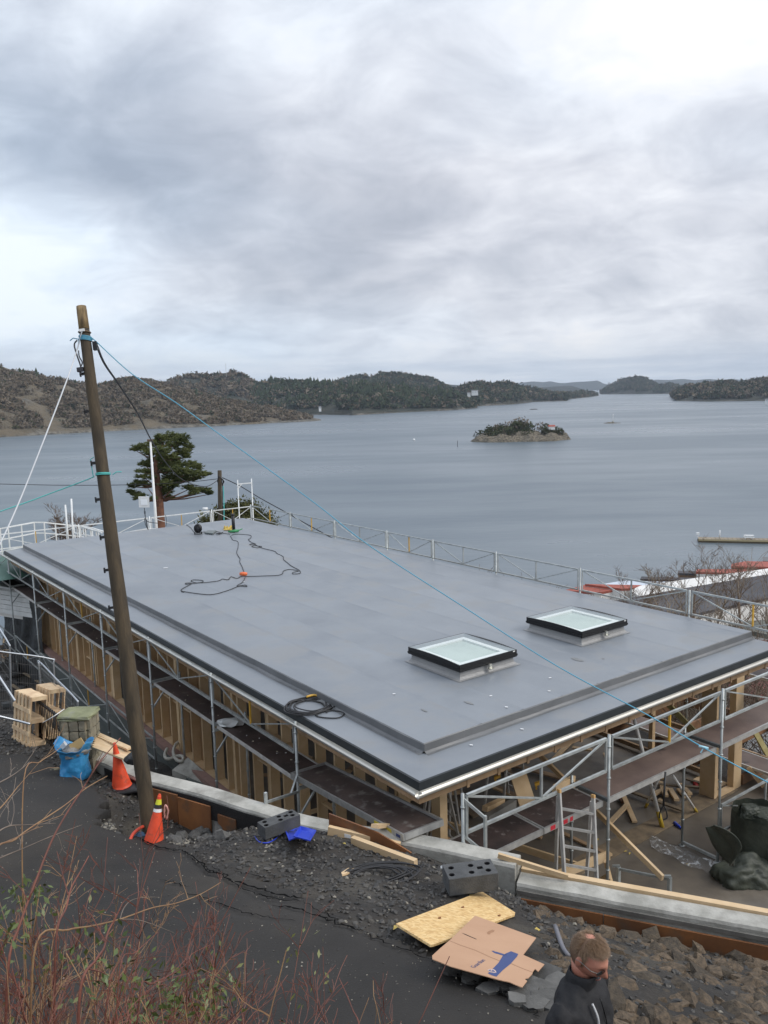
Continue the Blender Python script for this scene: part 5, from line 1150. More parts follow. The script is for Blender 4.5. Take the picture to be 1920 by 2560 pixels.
# ------------------------------------------------------------------ plants beyond the house
def branch(mb, p, d, L_, r_, depth, rr_, spread=0.6, n=4, kids=3, up=0.22, sides=4, minr=0.004, gap=0.72, wob=.16):
    pts = [Vector(p)]; d = Vector(d).normalized(); rs = [r_]
    for i in range(n):
        d = (d+Vector((rr_.gauss(0, wob), rr_.gauss(0, wob), rr_.gauss(0, wob*.75)+up*0.4))).normalized(); pts.append(pts[-1]+d*(L_/n)); rs.append(max(minr, r_*(1-0.6*(i+1)/n)))
    mb.tube(pts, r_, sides, cap=False, rr=rs)
    if depth > 0:
        for k in range(kids):
            t = rr_.uniform(0.25, 1.0); i = min(int(t*n), n-1); q = pts[i].lerp(pts[i+1], t*n-i)
            a = rr_.uniform(0, 6.283); ax = Vector((math.cos(a), math.sin(a), rr_.uniform(-.1, .5)))
            d2 = (d+ax*spread*rr_.uniform(.6, 1.4)).normalized(); branch(mb, q, d2, L_*rr_.uniform(.45, gap), max(minr, rs[i]*0.62), depth-1, rr_, spread, max(3, n-1), kids, up, sides if depth > 1 else 3, minr, gap, wob)
barkm = mat('grey_bark', (0.27, 0.22, 0.165), 0.9, 0, 0.1, 8, (0.15, 0.12, 0.09)); barkb = mat('brown_bark', (0.18, 0.125, 0.085), 0.9, 0, 0.1, 8, (0.10, 0.07, 0.05))
def bare_tree(px, py, topy, d, seed, label, wide=0.5, m=barkm, kids=4, depth=4, group=None, zdrop=3.0, r0=None):
    b = D(px, py, d); tp = D(px, topy, d); H_ = tp.z-b.z; b.z -= zdrop; rr_ = random.Random(seed); t = thing('bare_tree', label, 'tree', b, group); h = H_+zdrop; r0 = r0 or 0.018*h
    mb = MB(); q = [b, b+Vector((rr_.gauss(0, .05)*h, rr_.gauss(0, .03)*h, h*0.3)), b+Vector((rr_.gauss(0, .06)*h, 0, h*0.55))]; mb.tube(q, r0, 6, rr=[r0, r0*.8, r0*.6]); mb.build('trunk', m, t)
    mb = MB()
    for k in range(6):
        f = 0.35+0.65*k/5; p_ = q[1].lerp(q[2], max(0, f-0.35)/0.65); a = rr_.uniform(0, 6.28); branch(mb, p_, (math.cos(a)*wide, math.sin(a)*wide, 0.95), h*rr_.uniform(.26, .40), r0*0.4, depth-1, rr_, 0.8, 4, kids, 0.02, 4, 0.005*d/40, .62, .10)
    mb.build('crown', m, t); return t
gB = 'bare trees on the slope right of the house'
for i, (px, py, ty, d, wd, lab) in enumerate([(1745, 1500, 1352, 62, .8, 'bare tree with the tallest round crown rising before the floating dock'), (1800, 1500, 1362, 60, .6, 'slim bare birch just right of the tallest bare tree'), (1850, 1510, 1382, 58, .6, 'bare tree leaning over the black harbour roof'),
        (1690, 1480, 1425, 66, .9, 'low spreading bare tree left of the tallest bare tree'), (1620, 1470, 1430, 66, .9, 'small bare thicket tree at the left end of the tree row'), (1900, 1530, 1400, 55, .8, 'bare tree at the right edge above the grey roof'), (1840, 1560, 1470, 44, .9, 'dense bare shrub tree before the white wall at the right'), (1660, 1540, 1440, 50, .7, 'many stemmed bare tree behind the guard rail post'), (1590, 1520, 1440, 55, .8, 'thin bare sapling near the red roofed house')]):
    bare_tree(px, py, ty, d, 50+i, lab, wd, [barkb, barkm][i % 2], 4, 4, gB, 4.0, 0.10)
for i in range(16):
    u = rnd.uniform(-1, 12); v = rnd.uniform(11.5, 17); p_ = W(u, v, -10.5-0.3*(v-10)); rr_ = random.Random(300+i); t = thing('bare_shrub', 'bare grey shrub on the slope behind the open timber frame', 'shrub', p_, 'bare shrubs behind the timber frame'); mb = MB()
    for k in range(5): a = rr_.uniform(0, 6.28); branch(mb, p_, (math.cos(a)*.45, math.sin(a)*.45, 1), rr_.uniform(2.0, 3.6), 0.03, 3, rr_, 0.6, 4, 4, 0.1, 3, 0.006)
    mb.build('branches', [barkm, barkb][i % 2], t)
bare_tree(150, 1345, 1262, 46, 71, 'bare purple brown bush behind the white railing at the left', 1.0, barkb, 5, 4, None, 1.5, 0.08); bare_tree(185, 1345, 1275, 47, 72, 'smaller bare bush right of the two tall white standards', 1.0, barkb, 5, 4, None, 1.5, 0.08)

# pine
pd = 50.0; p3 = lambda a, b: (300+a/4.1475, 1060+b/4.1475)
base = D(*p3(415, 1075), pd); PT = thing('pine_tree', 'old pine tree with a red trunk and flat green crown pads', 'tree', base-Vector((0, 0, 6)))
redbark = mat('red_pine_bark', (0.23, 0.105, 0.06), 0.85, 0, 0, 6, (0.12, 0.06, 0.042), bump=0.6, bscale=12)
tr = [base-Vector((0, 0, 6)), base, D(*p3(405, 790), pd), D(*p3(395, 640), pd), D(*p3(380, 500), pd), D(*p3(375, 370), pd), D(*p3(400, 280), pd), D(*p3(450, 200), pd)]
mb = MB(); mb.tube(tr, .3, 10, rr=[.34, .30, .24, .19, .16, .13, .09, .05]); mb.build('trunk', redbark, PT)
ndl = mat('pine_needles', (0.125, 0.14, 0.046), 0.8, 0, 0, 0.8, (0.058, 0.074, 0.028), spec=0.2, upn=0.45); 
pads = [(520, 130, 95, 45, 1), (430, 160, 70, 40, 1), (640, 160, 80, 50, 0), (350, 200, 70, 40, 0), (230, 240, 90, 40, 1), (160, 260, 50, 28, 1), (700, 230, 60, 60, 0), (560, 220, 90, 50, 0), (300, 290, 80, 40, -1), (450, 280, 90, 45, -1), (640, 290, 90, 40, 0), (690, 330, 50, 30, 0), (540, 340, 80, 30, -1),
        (250, 410, 60, 28, 0), (300, 430, 50, 28, 1), (240, 490, 70, 25, 0), (300, 500, 60, 24, 1), (250, 545, 80, 22, 0), (330, 560, 40, 20, 0), (200, 610, 80, 32, -1), (130, 640, 50, 26, 0), (280, 640, 50, 28, 1), (150, 720, 75, 26, 0), (230, 745, 60, 24, 0), (180, 770, 40, 18, 0), (100, 700, 30, 20, 1),
        (620, 420, 90, 35, 0), (720, 420, 80, 35, 0), (800, 450, 60, 40, 1), (550, 470, 80, 40, -1), (680, 500, 100, 45, -1), (800, 520, 90, 40, 0), (890, 520, 50, 35, 1), (500, 550, 80, 40, 0), (620, 570, 100, 35, 0), (760, 570, 90, 25, 1), (470, 620, 60, 40, -1), (560, 640, 60, 35, 0), (440, 440, 50, 60, -1),
        (720, 660, 70, 28, 0), (800, 690, 80, 28, 1), (890, 690, 60, 28, 0), (930, 720, 35, 18, 0), (760, 715, 50, 18, 0), (470, 700, 90, 38, 0), (400, 740, 50, 30, 1), (500, 760, 50, 22, 0), (540, 770, 30, 16, 0), (350, 770, 35, 18, -1), (400, 130, 30, 25, 0), (440, 350, 60, 45, -1), (330, 370, 50, 35, 1), (500, 410, 60, 45, 1), (580, 370, 60, 35, 1), (620, 540, 70, 45, 1), (430, 660, 60, 50, 1)]
rs = np.random.RandomState(8); vs = []; mb = MB(); sc_m = pd/FPX/4.1475*1.02
for (a, b, rx, ry, side) in pads:
    c = D(*p3(a, b), pd+side*1.0+rs.randn()*0.4); RX, RZ = rx*sc_m, ry*sc_m
    for k in range(int(55*(rx*ry)/2500)+16):      # tufts through the pad
        q = rs.randn(3); q /= np.linalg.norm(q); q *= rs.rand()**0.4*rs.uniform(.8, 1.25); tc_ = np.array(c)+q*np.array([RX, RX*0.9, RZ])
        for j in range(15):
            dd = rs.randn(3); dd[2] = abs(dd[2])*0.6; dd /= np.linalg.norm(dd); w_ = np.cross(dd, rs.randn(3)); w_ /= np.linalg.norm(w_)+1e-9; l = 0.16*rs.uniform(.6, 1.3)
            vs += [tuple(tc_-w_*0.022), tuple(tc_+w_*0.022), tuple(tc_+dd*l)]
    z_t = c.z-RZ*1.2-0.25; k_ = min(range(len(tr)), key=lambda i: abs(tr[i].z-z_t)); s_ = tr[k_]
    mid_ = s_.lerp(c, 0.5)+Vector((0, 0, -0.12)); mb.tube([s_, mid_, c+Vector((0, 0, -RZ*.5))], .05, 5, rr=[.06, .04, .015])
mb.build('limb', mat('limb_bark', (0.17, 0.09, 0.06), 0.9), PT)
fs = np.arange(len(vs)).reshape(-1, 3); bulk('crown', vs, fs, ndl, PT)
# bush behind the far corner
def leafy(name, label, cat, c, rx, ry, rz, n, m, seed, leaf=0.10, stem=True, tip=None):
    rs = np.random.RandomState(seed); t = thing(name, label, cat, (c[0], c[1], c[2]-rz)); vs = []
    cl = rs.randn(26, 3); cl /= np.linalg.norm(cl, axis=1)[:, None]; cl[:, 2] = np.abs(cl[:, 2])*0.9-0.1; cl *= rs.uniform(.55, .95, (26, 1))
    for k in range(n):
        q = cl[rs.randint(26)]+rs.randn(3)*0.17; p_ = np.array(c)+q*np.array([rx, ry, rz]); dd = rs.randn(3); dd[2] += 0.8; dd /= np.linalg.norm(dd); w_ = np.cross(dd, rs.randn(3)); w_ /= np.linalg.norm(w_)+1e-9; l = leaf*rs.uniform(.6, 1.5)
        vs += [tuple(p_-w_*l*0.28), tuple(p_+w_*l*0.28), tuple(p_+dd*l)]
    bulk('foliage', vs, np.arange(len(vs)).reshape(-1, 3), m, t)
    mb = MB(); rr_ = random.Random(seed)
    for k in range(6): q = cl[k]; mb.tube([(c[0], c[1], c[2]-rz-1), tuple(np.array(c)+q*0.8*np.array([rx, ry, rz]))], .04, 4, rr=[.06, .02])
    mb.build('stem', barkb, t); return t
c = D(590, 1310, 46); leafy('juniper_bush', 'olive green bush behind the far corner of the roof under the second utility pole', 'bush', c, 1.75, 1.2, 1.35, 9000, mat('olive_leaves', (0.105, 0.105, 0.035), 0.8, 0, 0, 1.5, (0.05, 0.056, 0.022), spec=0.3), 4, 0.15)
c = D(655, 1322, 44); leafy('juniper_bush', 'smaller olive bush behind the guard rail just right of the far corner', 'bush', c, 0.75, 0.6, 0.65, 2200, mat('olive_leaves'), 6, 0.13)
c = D(505, 1345, 46); leafy('juniper_bush', 'low dark bush left of the second utility pole behind the roof edge', 'bush', c, 0.5, 0.5, 0.5, 1000, mat('olive_leaves'), 9, 0.13)

# ------------------------------------------------------------------ utility poles, ropes, cables
oldw = mat('old_pole_wood', (0.078, 0.056, 0.031), 0.8, 0, 0, 3, (0.034, 0.026, 0.016), bump=0.5, bscale=12, stretch=(3, 3, 0.35), detail=8)
topw = mat('split_pole_wood', (0.30, 0.21, 0.10), 0.8, 0, 0, 6, (0.11, 0.075, 0.04), bump=0.8, bscale=14, stretch=(3, 3, 0.25))
top = D(203, 766, 12.95); bot = D(374, 2075, 11.35)
PL = thing('utility_pole', 'tall old leaning wooden utility pole with ropes tied near its top', 'pole', bot-(top-bot).normalized()*0.3)
ax_ = (top-bot).normalized(); Lp = (top-bot).length
def pole_at(py): 
    f = (2075-py)/(2075-766.0); lo, hi = 0.0, 1.0
    for _ in range(30):
        m_ = (lo+hi)/2; q = bot.lerp(top, m_); v_ = 1280-FPX*(q.dot(UV))/(q.dot(F_))
        if v_ > py: lo = m_
        else: hi = m_
    return lo
nseg = 40; pts = []; rr2 = []
for i in range(nseg+1):
    f = i/nseg; pts.append(bot.lerp(top, f*0.955)+Vector((0.012*mnoise.noise(Vector((f*6, 1, 0))), 0.012*mnoise.noise(Vector((f*6, 5, 0))), 0))); rr2.append(float(np.interp(f, [0, .3, 1], [.100, .106, .071])))
pts = [bot-ax_*0.4]+pts; rr2 = [0.10]+rr2
mb = MB(); mb.tube(pts, .1, 20, rr=rr2); mb.build('shaft', oldw, PL)
mb = MB(); mb.tube([bot.lerp(top, 0.9551), bot.lerp(top, 0.975), bot.lerp(top, 0.99), top], .08, 20, rr=[.0725, .071, .070, .067]); mb.build('pole_top', topw, PL)
side = ax_.cross(F_).normalized(); side = side if side.x < 0 else -side
for py in (932, 1026, 1155, 1246, 1340, 1422, 1516, ):
    f = pole_at(py); q = bot.lerp(top, f); r_ = float(np.interp(f, [0, .3, 1], [.100, .106, .071])); mb = MB(); mb.obox(q+side*(r_+0.03), side*0.033, ax_*0.018, ax_.cross(side)*0.02); mb.obox(q+side*(r_+0.057), side*0.007, ax_*0.038, ax_.cross(side)*0.02); mb.build('step_bracket', blackf, PL)
def ring_rope(f, r_, th, turns, m, name, tilt=0.0, hgt=0.05):
    q = bot.lerp(top, f); a1 = side; a2 = ax_.cross(side).normalized(); pts = []
    for k in range(int(24*turns)+1):
        an = 2*math.pi*k/24; pts.append(q+a1*math.cos(an)*r_+a2*math.sin(an)*r_+ax_*(hgt*k/(24*turns)+tilt*math.cos(an)))
    mb = MB(); mb.tube(pts, th, 5); return mb.build(name, m, PL)
fk = pole_at(852); ring_rope(fk, 0.082, 0.008, 4, bluerope, 'blue_rope_knot', 0.02, 0.07)
ring_rope(pole_at(831), 0.080, 0.010, 1.0, mat('rusty_wire', (0.18, 0.13, 0.09), 0.7, 0.4), 'wire_band', 0.01, 0.0)
mb = MB(); q = bot.lerp(top, pole_at(846)); mb.tube([q+side*0.09, q+side*0.17+ax_*0.03, q+side*0.22+ax_*0.0], .007, 4); mb.tube([q+side*0.095, q+side*0.11-ax_*0.08], .007, 4); mb.build('rope_tail', bluerope, PL)
mb = MB(); q = bot.lerp(top, pole_at(830)); fwd = -(ax_.cross(side).normalized()); fwd = fwd if fwd.y < 0 else -fwd; mb.obox(q+fwd*0.10, side*0.035, ax_*0.018, fwd*0.01); mb.build('white_insulator', white, PL)
mb = MB(); q = bot.lerp(top, pole_at(868)); mb.obox(q-side*0.125, side*0.03, ax_*0.06, fwd*0.03); mb.build('black_connector', blackf, PL)
mb = MB(); q = bot.lerp(top, pole_at(850))+side*0.10+fwd*0.05
mb.tube(spline([q, q+side*0.05-ax_*0.06, q+side*0.03-ax_*0.22, q+side*0.00-ax_*0.38, q+side*0.02-ax_*0.5], 4), .011, 5); mb.tube(spline([q-ax_*0.15, q+side*0.0-ax_*0.24, q-side*0.03-ax_*0.33, q+side*0.02-ax_*0.42, q-side*0.0-ax_*0.5], 4), .009, 5); mb.obox(q-ax_*0.42+side*0.01, side*0.045, ax_*0.03, fwd*0.02); mb.build('hanging_hardware', mat('dark_cable', (0.025, 0.025, 0.03), 0.6), PL)
for py, px_ in ((1196, 0),):
    ring_rope(pole_at(1188), 0.097, 0.008, 1.6, tealrope, 'teal_rope_loop', 0.01, 0.03)
mb = MB(); q = bot.lerp(top, pole_at(1190)); mb.tube([q+side*.14, q+side*.15+ax_*0.26, q+side*.10+ax_*.28], .007, 4); mb.tube([q-side*.13, q-side*.19+ax_*.03, q-side*.26+ax_*.02], .007, 4); mb.build('rope_tail', tealrope, PL)
def cable(name, label, cat, pts, r_, m, n=8, sides=5, group=None):
    mb = MB(); mb.tube(spline(pts, n), r_, sides); P_ = np.array([tuple(p_) for p_ in pts]); return tag(mb.build(name, m, None, tuple(P_[0])), label, cat, *( [group] if group else []))
kq = bot.lerp(top, fk)-side*0.1; ks = px_k = kq
bl_px = [(237, 851), (330, 935), (440, 1007), (545, 1083), (648, 1157), (790, 1260), (926, 1366), (1157, 1516), (1389, 1663), (1620, 1788), (1760, 1870), (1920, 1956), (2080, 2040)]
bl_t = np.array([(a-237)/(2080-237) for a, b in bl_px]); bl_d = 12.8-3.9*bl_t
cable('blue_rope', 'long taut light blue rope running from the leaning pole across the roof', 'rope', [kq]+[D(a, b, d) for (a, b), d in zip(bl_px, bl_d)], 0.0075, bluerope, 6)
mb = MB(); q = D(1759, 1869, 12.8-3.9*(1759-237)/1843); mb.tube([q+Vector((-.05, 0, .02)), q+Vector((.05, 0, -.01))], 0.014, 6); mb.tube([q, q+Vector((-0.03, 0, -.06))], .008, 4); one(mb, 'rope_knot', mat('pale_rope', (0.35, 0.60, 0.70), 0.6), 'pale knot tied in the long blue rope above the front platform', 'knot')
cable('white_rope', 'thin white guy rope from the leaning pole down to the lower left', 'rope', [bot.lerp(top, pole_at(832))+fwd*0.1, D(191, 880, 12.8), D(160, 970, 12.5), D(100, 1125, 12.1), D(50, 1250, 11.8), D(5, 1350, 11.5), D(-60, 1480, 11.2)], 0.010, whiterope)
cable('teal_rope', 'slack teal rope from the middle of the leaning pole to the left edge', 'rope', [bot.lerp(top, pole_at(1188))+side*0.13, D(205, 1204, 12.6), D(130, 1232, 12.7), D(60, 1258, 12.7), D(-40, 1292, 12.7)], 0.008, tealrope)
blc = mat('black_cable', (0.018, 0.018, 0.02), 0.6)
cable('black_cable', 'thick twisted black cable from the leaning pole down past the flagpole and the pine', 'cable', [bot.lerp(top, pole_at(870))-side*.15, D(262, 910, 14), D(300, 965, 16), D(345, 1035, 20), D(376, 1096, 24), D(410, 1150, 28), D(450, 1195, 33), D(490, 1213, 38), D(520, 1215, 42), D(545, 1200, 45)], 0.018, blc)
cable('thin_wire', 'thin dark wire crossing the water behind the leaning pole to the second pole', 'wire', [D(-60, 1209, 46), D(0, 1210, 46), D(160, 1213, 46), D(320, 1212, 46), D(450, 1207, 45), D(545, 1197, 45)], 0.016, blc)
cable('black_cable', 'black service cable from the second pole down behind the guard rails to the right', 'cable', [D(556, 1194, 45), D(600, 1215, 44), D(650, 1245, 42), D(710, 1278, 40), D(770, 1312, 38), D(840, 1350, 36), D(865, 1363, 35), D(930, 1395, 33)], 0.024, blc)
P2 = thing('utility_pole', 'second shorter dark utility pole with cables behind the far corner of the roof', 'pole', D(551, 1330, 45)-Vector((0, 0, 6)))
mb = MB(); mb.tube([D(551, 1330, 45)-Vector((0, 0, 6)), D(551, 1330, 45), D(549, 1176, 45)], .11, 10, rr=[.13, .12, .105]); mb.build('shaft', oldw, P2)
mb = MB(); 
for k in range(7): rr_ = random.Random(k); q = D(549+rr_.uniform(-8, 12), 1192+rr_.uniform(-4, 12), 44.8); mb.tube(spline([D(549, 1192, 44.8), q, q+Vector((rr_.uniform(-.1, .1), 0, -rr_.uniform(.1, .5)))], 4), .02, 4)
mb.tube([D(557, 1210, 44.8), D(556, 1255, 44.8), D(558, 1300, 44.8)], .02, 4); mb.build('cable_tangle', blc, P2)
mb = MB(); mb.tube([D(558, 1215, 44.7), D(560, 1260, 44.7), D(560, 1300, 44.7)], .025, 4); mb.build('teal_strap', tealrope, P2)
# flagpole, floodlight
FP_ = thing('flagpole', 'white flagpole in front of the pine trunk', 'flagpole', D(391, 1322, 40)-Vector((0, 0, 5)))
mb = MB(); mb.tube([D(391, 1322, 40)-Vector((0, 0, 5)), D(391, 1322, 40), D(376, 1104, 40)], .06, 8, rr=[.075, .07, .045]); mb.build('mast', white, FP_)
mb = MB(); q = D(375, 1101, 40); mb.tube([q+Vector((-.12, 0, 0)), q+Vector((.12, 0, 0))], .06, 6); mb.build('truck', barkb, FP_)
FL = thing('floodlight', 'white floodlight on a thin stand at the far end scaffold beside the flagpole', 'floodlight', D(368, 1322, 27))
c = D(360, 1255, 27); rt = RV; az = Vector((c.x, c.y, 0)).normalized(); u3 = Vector((0, 0, 1))
mb = MB(); mb.obox(c, rt*0.165, az*0.04, u3*0.165); mb.build('housing', white, FL); mb = MB(); mb.obox(c-az*0.043, rt*0.105, az*0.006, u3*0.085); mb.build('lens', mat('flood_lens', (0.85, 0.88, 0.9), 0.2), FL)
mb = MB(); mb.tube([D(361, 1270, 27), D(363, 1290, 27)], .015, 5); mb.obox(D(362, 1281, 27), rt*0.025, az*.02, u3*0.04); mb.tube([D(363, 1288, 27), D(369, 1322, 27)], .018, 5); mb.build('stand', mat('dark_stand', (0.1, 0.11, 0.12), 0.5, 0.4), FL)
mb = MB(); mb.tube(spline([D(361, 1296, 26.9), D(364, 1312, 26.9), D(371, 1325, 26.9)], 5), .01, 4); mb.tube(spline([D(361, 1296, 26.9), D(372, 1305, 26.9), D(395, 1308, 26.9)], 5), .01, 4); mb.tube(spline([D(414, 1287, 26.9), D(416, 1302, 26.9), D(415, 1316, 26.9)], 4), .008, 4); mb.build('power_cord', blc, FL)
mb = MB(); q = D(513, 1272, 31); mb.tube([q-rt*0.09, q+rt*0.09], .05, 8); one(mb, 'white_helmet', white, 'small white rounded object resting on the far guard rail', 'helmet')

# ------------------------------------------------------------------ neighbour's terrace on the left
NT = thing('terrace_railing', 'white two rail fence round the neighbouring terrace at the left', 'railing', D(60, 1400, 34))
rl = [(-60, 1334), (0, 1322), (20, 1318), (85, 1306), (110, 1306), (165, 1312), (200, 1316), (255, 1332)]
rd = [33, 34, 34, 35, 35, 36, 36.5, 33]
T_ = [D(a, b, d) for (a, b), d in zip(rl, rd)]
for dz, w_ in ((0, .045), (-0.42, .04), (-0.85, .04)):
    for a, b in zip(T_[:-1], T_[1:]): mb = MB(); mb.bar(a+Vector((0, 0, dz)), b+Vector((0, 0, dz)), w_, w_); mb.build('rail', white, NT)
for a, b in zip(T_[:-1], T_[1:]):
    n_ = max(1, round((b-a).length/0.85))
    for k in range(n_): q = a.lerp(b, k/n_); mb = MB(); mb.bar(q, q+Vector((0, 0, -1.1)), .045, .045); mb.build('baluster', white, NT)
NT2 = thing('terrace_railing', 'white curved railing running from the bare bush towards the roof edge', 'railing', D(250, 1400, 30))
T2 = [D(a, b, d) for (a, b), d in zip([(185, 1313), (230, 1320), (262, 1330), (300, 1334), (365, 1323), (420, 1322)], [38, 37, 36, 36, 36, 36])]
for dz in (0, -0.35):
    for a, b in zip(T2[:-1], T2[1:]): mb = MB(); mb.bar(a+Vector((0, 0, dz)), b+Vector((0, 0, dz)), .05, .05); mb.build('rail', white, NT2)
for a, b in zip(T2[:-1], T2[1:]):
    for k in range(2): q = a.lerp(b, k/2); mb = MB(); mb.bar(q, q+Vector((0, 0, -.9)), .04, .04); mb.build('baluster', white, NT2)
mb = MB(); mb.prism([D(a, b, d)[:2] for a, b, d in ((185, 1350, 38), (262, 1350, 36), (420, 1350, 34.5), (420, 1350, 37), (262, 1350, 39))], -7.0, -6.05); one(mb, 'terrace_deck', white, 'white boarded terrace edge left of the far roof corner', 'terrace')
tarpg = mat('green_tarp', (0.045, 0.125, 0.095), 0.5, 0, 0, 1.2, (0.03, 0.085, 0.066), bump=0.6, bscale=3)
vs = []; nx2, ny2 = 24, 10
for j in range(ny2+1):
    for i in range(nx2+1):
        a = -80+i/nx2*235; d = 30.5+j/ny2*5; top_ = D(a, 1350, d); hump = 0.55*math.sin(math.pi*min(1, max(0, (a+80)/235)))**0.6*(math.sin(math.pi*(0.15+0.7*j/ny2))); vs.append((top_.x, top_.y, -6.15+hump+0.06*mnoise.noise(Vector((top_.x*1.3, top_.y*1.3, 0)))))
mb = MB(); mb.smooth = True; mb.add(vs, [(j*(nx2+1)+i, j*(nx2+1)+i+1, (j+1)*(nx2+1)+i+1, (j+1)*(nx2+1)+i) for j in range(ny2) for i in range(nx2)])
one(mb, 'tarpaulin', tarpg, 'green tarpaulin spread over a mound inside the white railing at the left', 'tarpaulin')
NH = thing('garden_shed', 'white boarded neighbouring shed partly hidden by the far left scaffold', 'shed', D(30, 1480, 33))
for k in range(5):
    c = D(20, 1400, 33.0); z_ = -6.6-0.17*k; q = Vector((c.x, c.y, z_)); q2 = D(82, 1400, 30.5); q2.z = z_; q1 = D(-90, 1400, 33.5); q1.z = z_; mb = MB(); mb.bar(q1, q2, 0.03+0.008*(k % 2), 0.155); mb.build('cladding_board', white, NH)
a, b = D(-90, 1400, 33.6), D(82, 1400, 30.6); bk = Vector((-0.6, 0.8, 0))*3
mb = MB(); mb.prism([a[:2], b[:2], (b+bk)[:2], (a+bk)[:2]], -7.5, -6.5); mb.build('body', wallw, NH)
mb = MB(); f2 = (b-a).normalized()*0.2; mb.prism([(a-f2)[:2], (b+f2)[:2], (b+bk+f2)[:2], (a+bk-f2)[:2]], -6.49, -6.42); mb.build('roof', white, NH)

# ------------------------------------------------------------------ things on the roof
RZ = -4.985
z2 = lambda a, b: G(440+a/4.1475, 1180+b/4.1475, RZ); z3r = lambda a, b: G(a/2.592, 1300+b/2.592, RZ)
cbl = mat('thin_black_lead', (0.02, 0.02, 0.022), 0.55)
cable('extension_lead', 'black lead winding down the roof from the vent pipe to the orange connector', 'cable', [z2(*q) for q in [(560, 660), (575, 680), (590, 705), (640, 720), (645, 770), (630, 830), (645, 870), (665, 900), (660, 930), (680, 970), (700, 1020), (715, 1060), (705, 1075)]], 0.010, cbl, 5)
cable('extension_lead', 'black lead looping far to the right of the orange connector on the roof', 'cable', [z2(*q) for q in [(575, 655), (620, 645), (770, 655), (768, 690), (750, 700), (785, 730), (826, 745), (800, 755), (762, 752), (800, 742), (845, 765), (890, 772), (840, 786), (785, 772), (840, 764), (900, 790), (1020, 820), (1050, 845), (1110, 875), (1115, 905), (1150, 935), (1200, 975), (1278, 1018), (1285, 1050), (1215, 1056), (1212, 1040), (1270, 1026), (1180, 1010), (1115, 1025), (1105, 1050), (1060, 1070), (900, 1078), (710, 1084)]], 0.010, cbl, 5)
cable('extension_lead', 'black lead making a wide loop to the left of the orange connector', 'cable', [z2(*q) for q in [(690, 1082), (670, 1084), (630, 1102), (570, 1086), (540, 1116), (480, 1110), (430, 1130), (240, 1150), (160, 1133), (180, 1118), (275, 1124), (270, 1142), (200, 1152), (110, 1163), (100, 1152), (160, 1155), (62, 1212), (56, 1230), (80, 1244)]]+[z3r(*q) for q in [(1180, 462), (1290, 478), (1380, 482), (1480, 455), (1545, 430), (1598, 431), (1588, 421), (1535, 427), (1572, 402), (1588, 372)]], 0.010, cbl, 5)
cable('reel_cord', 'short black cord between the cable reel and the roof edge', 'cable', [z2(*q) for q in [(105, 545), (150, 575), (185, 620), (205, 632)]], 0.010, cbl, 5)
cable('reel_cord', 'black cord running from the cable reel to the vent pipe', 'cable', [z2(*q) for q in [(250, 628), (300, 620), (420, 618), (480, 632), (560, 645)]], 0.010, cbl, 5)
c = z2(700, 1075); mb = MB(); mb.tube([c+Vector((-.10, .02, .05)), c+Vector((0, 0, .05)), c+Vector((.10, -.02, .05))], .05, 8, rr=[.045, .06, .045]); one(mb, 'orange_connector', mat('orange_plastic', (0.75, 0.16, 0.05), 0.5), 'orange cable connector where the black leads meet on the roof', 'connector')
c = z2(230, 640); t = thing('cable_reel', 'black cable reel standing on the roof near its far end', 'cable reel', c); az = Vector((c.x, c.y, 0)).normalized(); rt = Vector((az.y, -az.x, 0))
for s_ in (-1, 1): mb = MB(); mb.tube([c+az*s_*0.10+Vector((0, 0, .20)), c+az*s_*0.112+Vector((0, 0, .20))], .15, 16); mb.build('flange', blackm, t)
mb = MB(); mb.tube([c-az*0.10+Vector((0, 0, .20)), c+az*0.10+Vector((0, 0, .20))], .11, 14); mb.build('wound_cable', blc, t)
mb = MB(); mb.tube([c-rt*.13-az*.13, c-rt*.08-az*.13+Vector((0, 0, .26)), c-az*.13+Vector((0, 0, .40)), c+rt*.08-az*.13+Vector((0, 0, .26)), c+rt*.13-az*.13], .012, 5); mb.tube([c-rt*.15-az*.14+Vector((0, 0, .012)), c+rt*.15-az*.14+Vector((0, 0, .012))], .014, 5); mb.tube([c-rt*.15+az*.14+Vector((0, 0, .012)), c+rt*.15+az*.14+Vector((0, 0, .012))], .014, 5); mb.build('stand', blackf, t)
gbox = mat('grey_plastic', (0.13, 0.15, 0.15), 0.5); mb = MB(); P_ = [z2(295, 640), z2(330, 618), z2(420, 618), z2(385, 648)]; mb.prism([p_[:2] for p_ in P_], RZ+.006, RZ+.05); one(mb, 'flat_case', gbox, 'flat dark grey case lying beside the cable reel', 'case')
mb = MB(); P_ = [z2(412, 648), z2(450, 640), z2(490, 634), z2(455, 646)]; mb.prism([p_[:2] for p_ in P_], RZ+.006, RZ+.04); one(mb, 'tool', blackm, 'thin black tool lying between the grey case and the vent pipe', 'tool')
c = z2(600, 615); t = thing('vent_pipe', 'short black vent pipe standing on the roof', 'pipe', c); mb = MB(); mb.tube([c, c+Vector((-0.01, 0, .62))], .06, 14); mb.tube([c+Vector((-0.01, 0, .60)), c+Vector((-0.01, 0, .66))], .066, 14); mb.build('pipe', blackm, t)
gp_ = mat('green_plastic', (0.04, 0.25, 0.09), 0.5); c = z2(598, 625); mb = MB(); mb.tube([c+Vector((-.2, 0, .03)), c+Vector((0, -.05, .05)), c+Vector((.17, .05, .05))], .05, 6, rr=[.03, .06, .05]); mb.tube([c+Vector((.15, .05, .05)), c+Vector((.3, .15, .10))], .02, 5); one(mb, 'hand_tool', gp_, 'green hand tool lying at the foot of the vent pipe', 'tool')
ycl = mat('yellow_cloth', (0.50, 0.36, 0.08), 0.8); mb = MB(); rr_ = random.Random(3)
P0 = z2(540, 592); vs = []
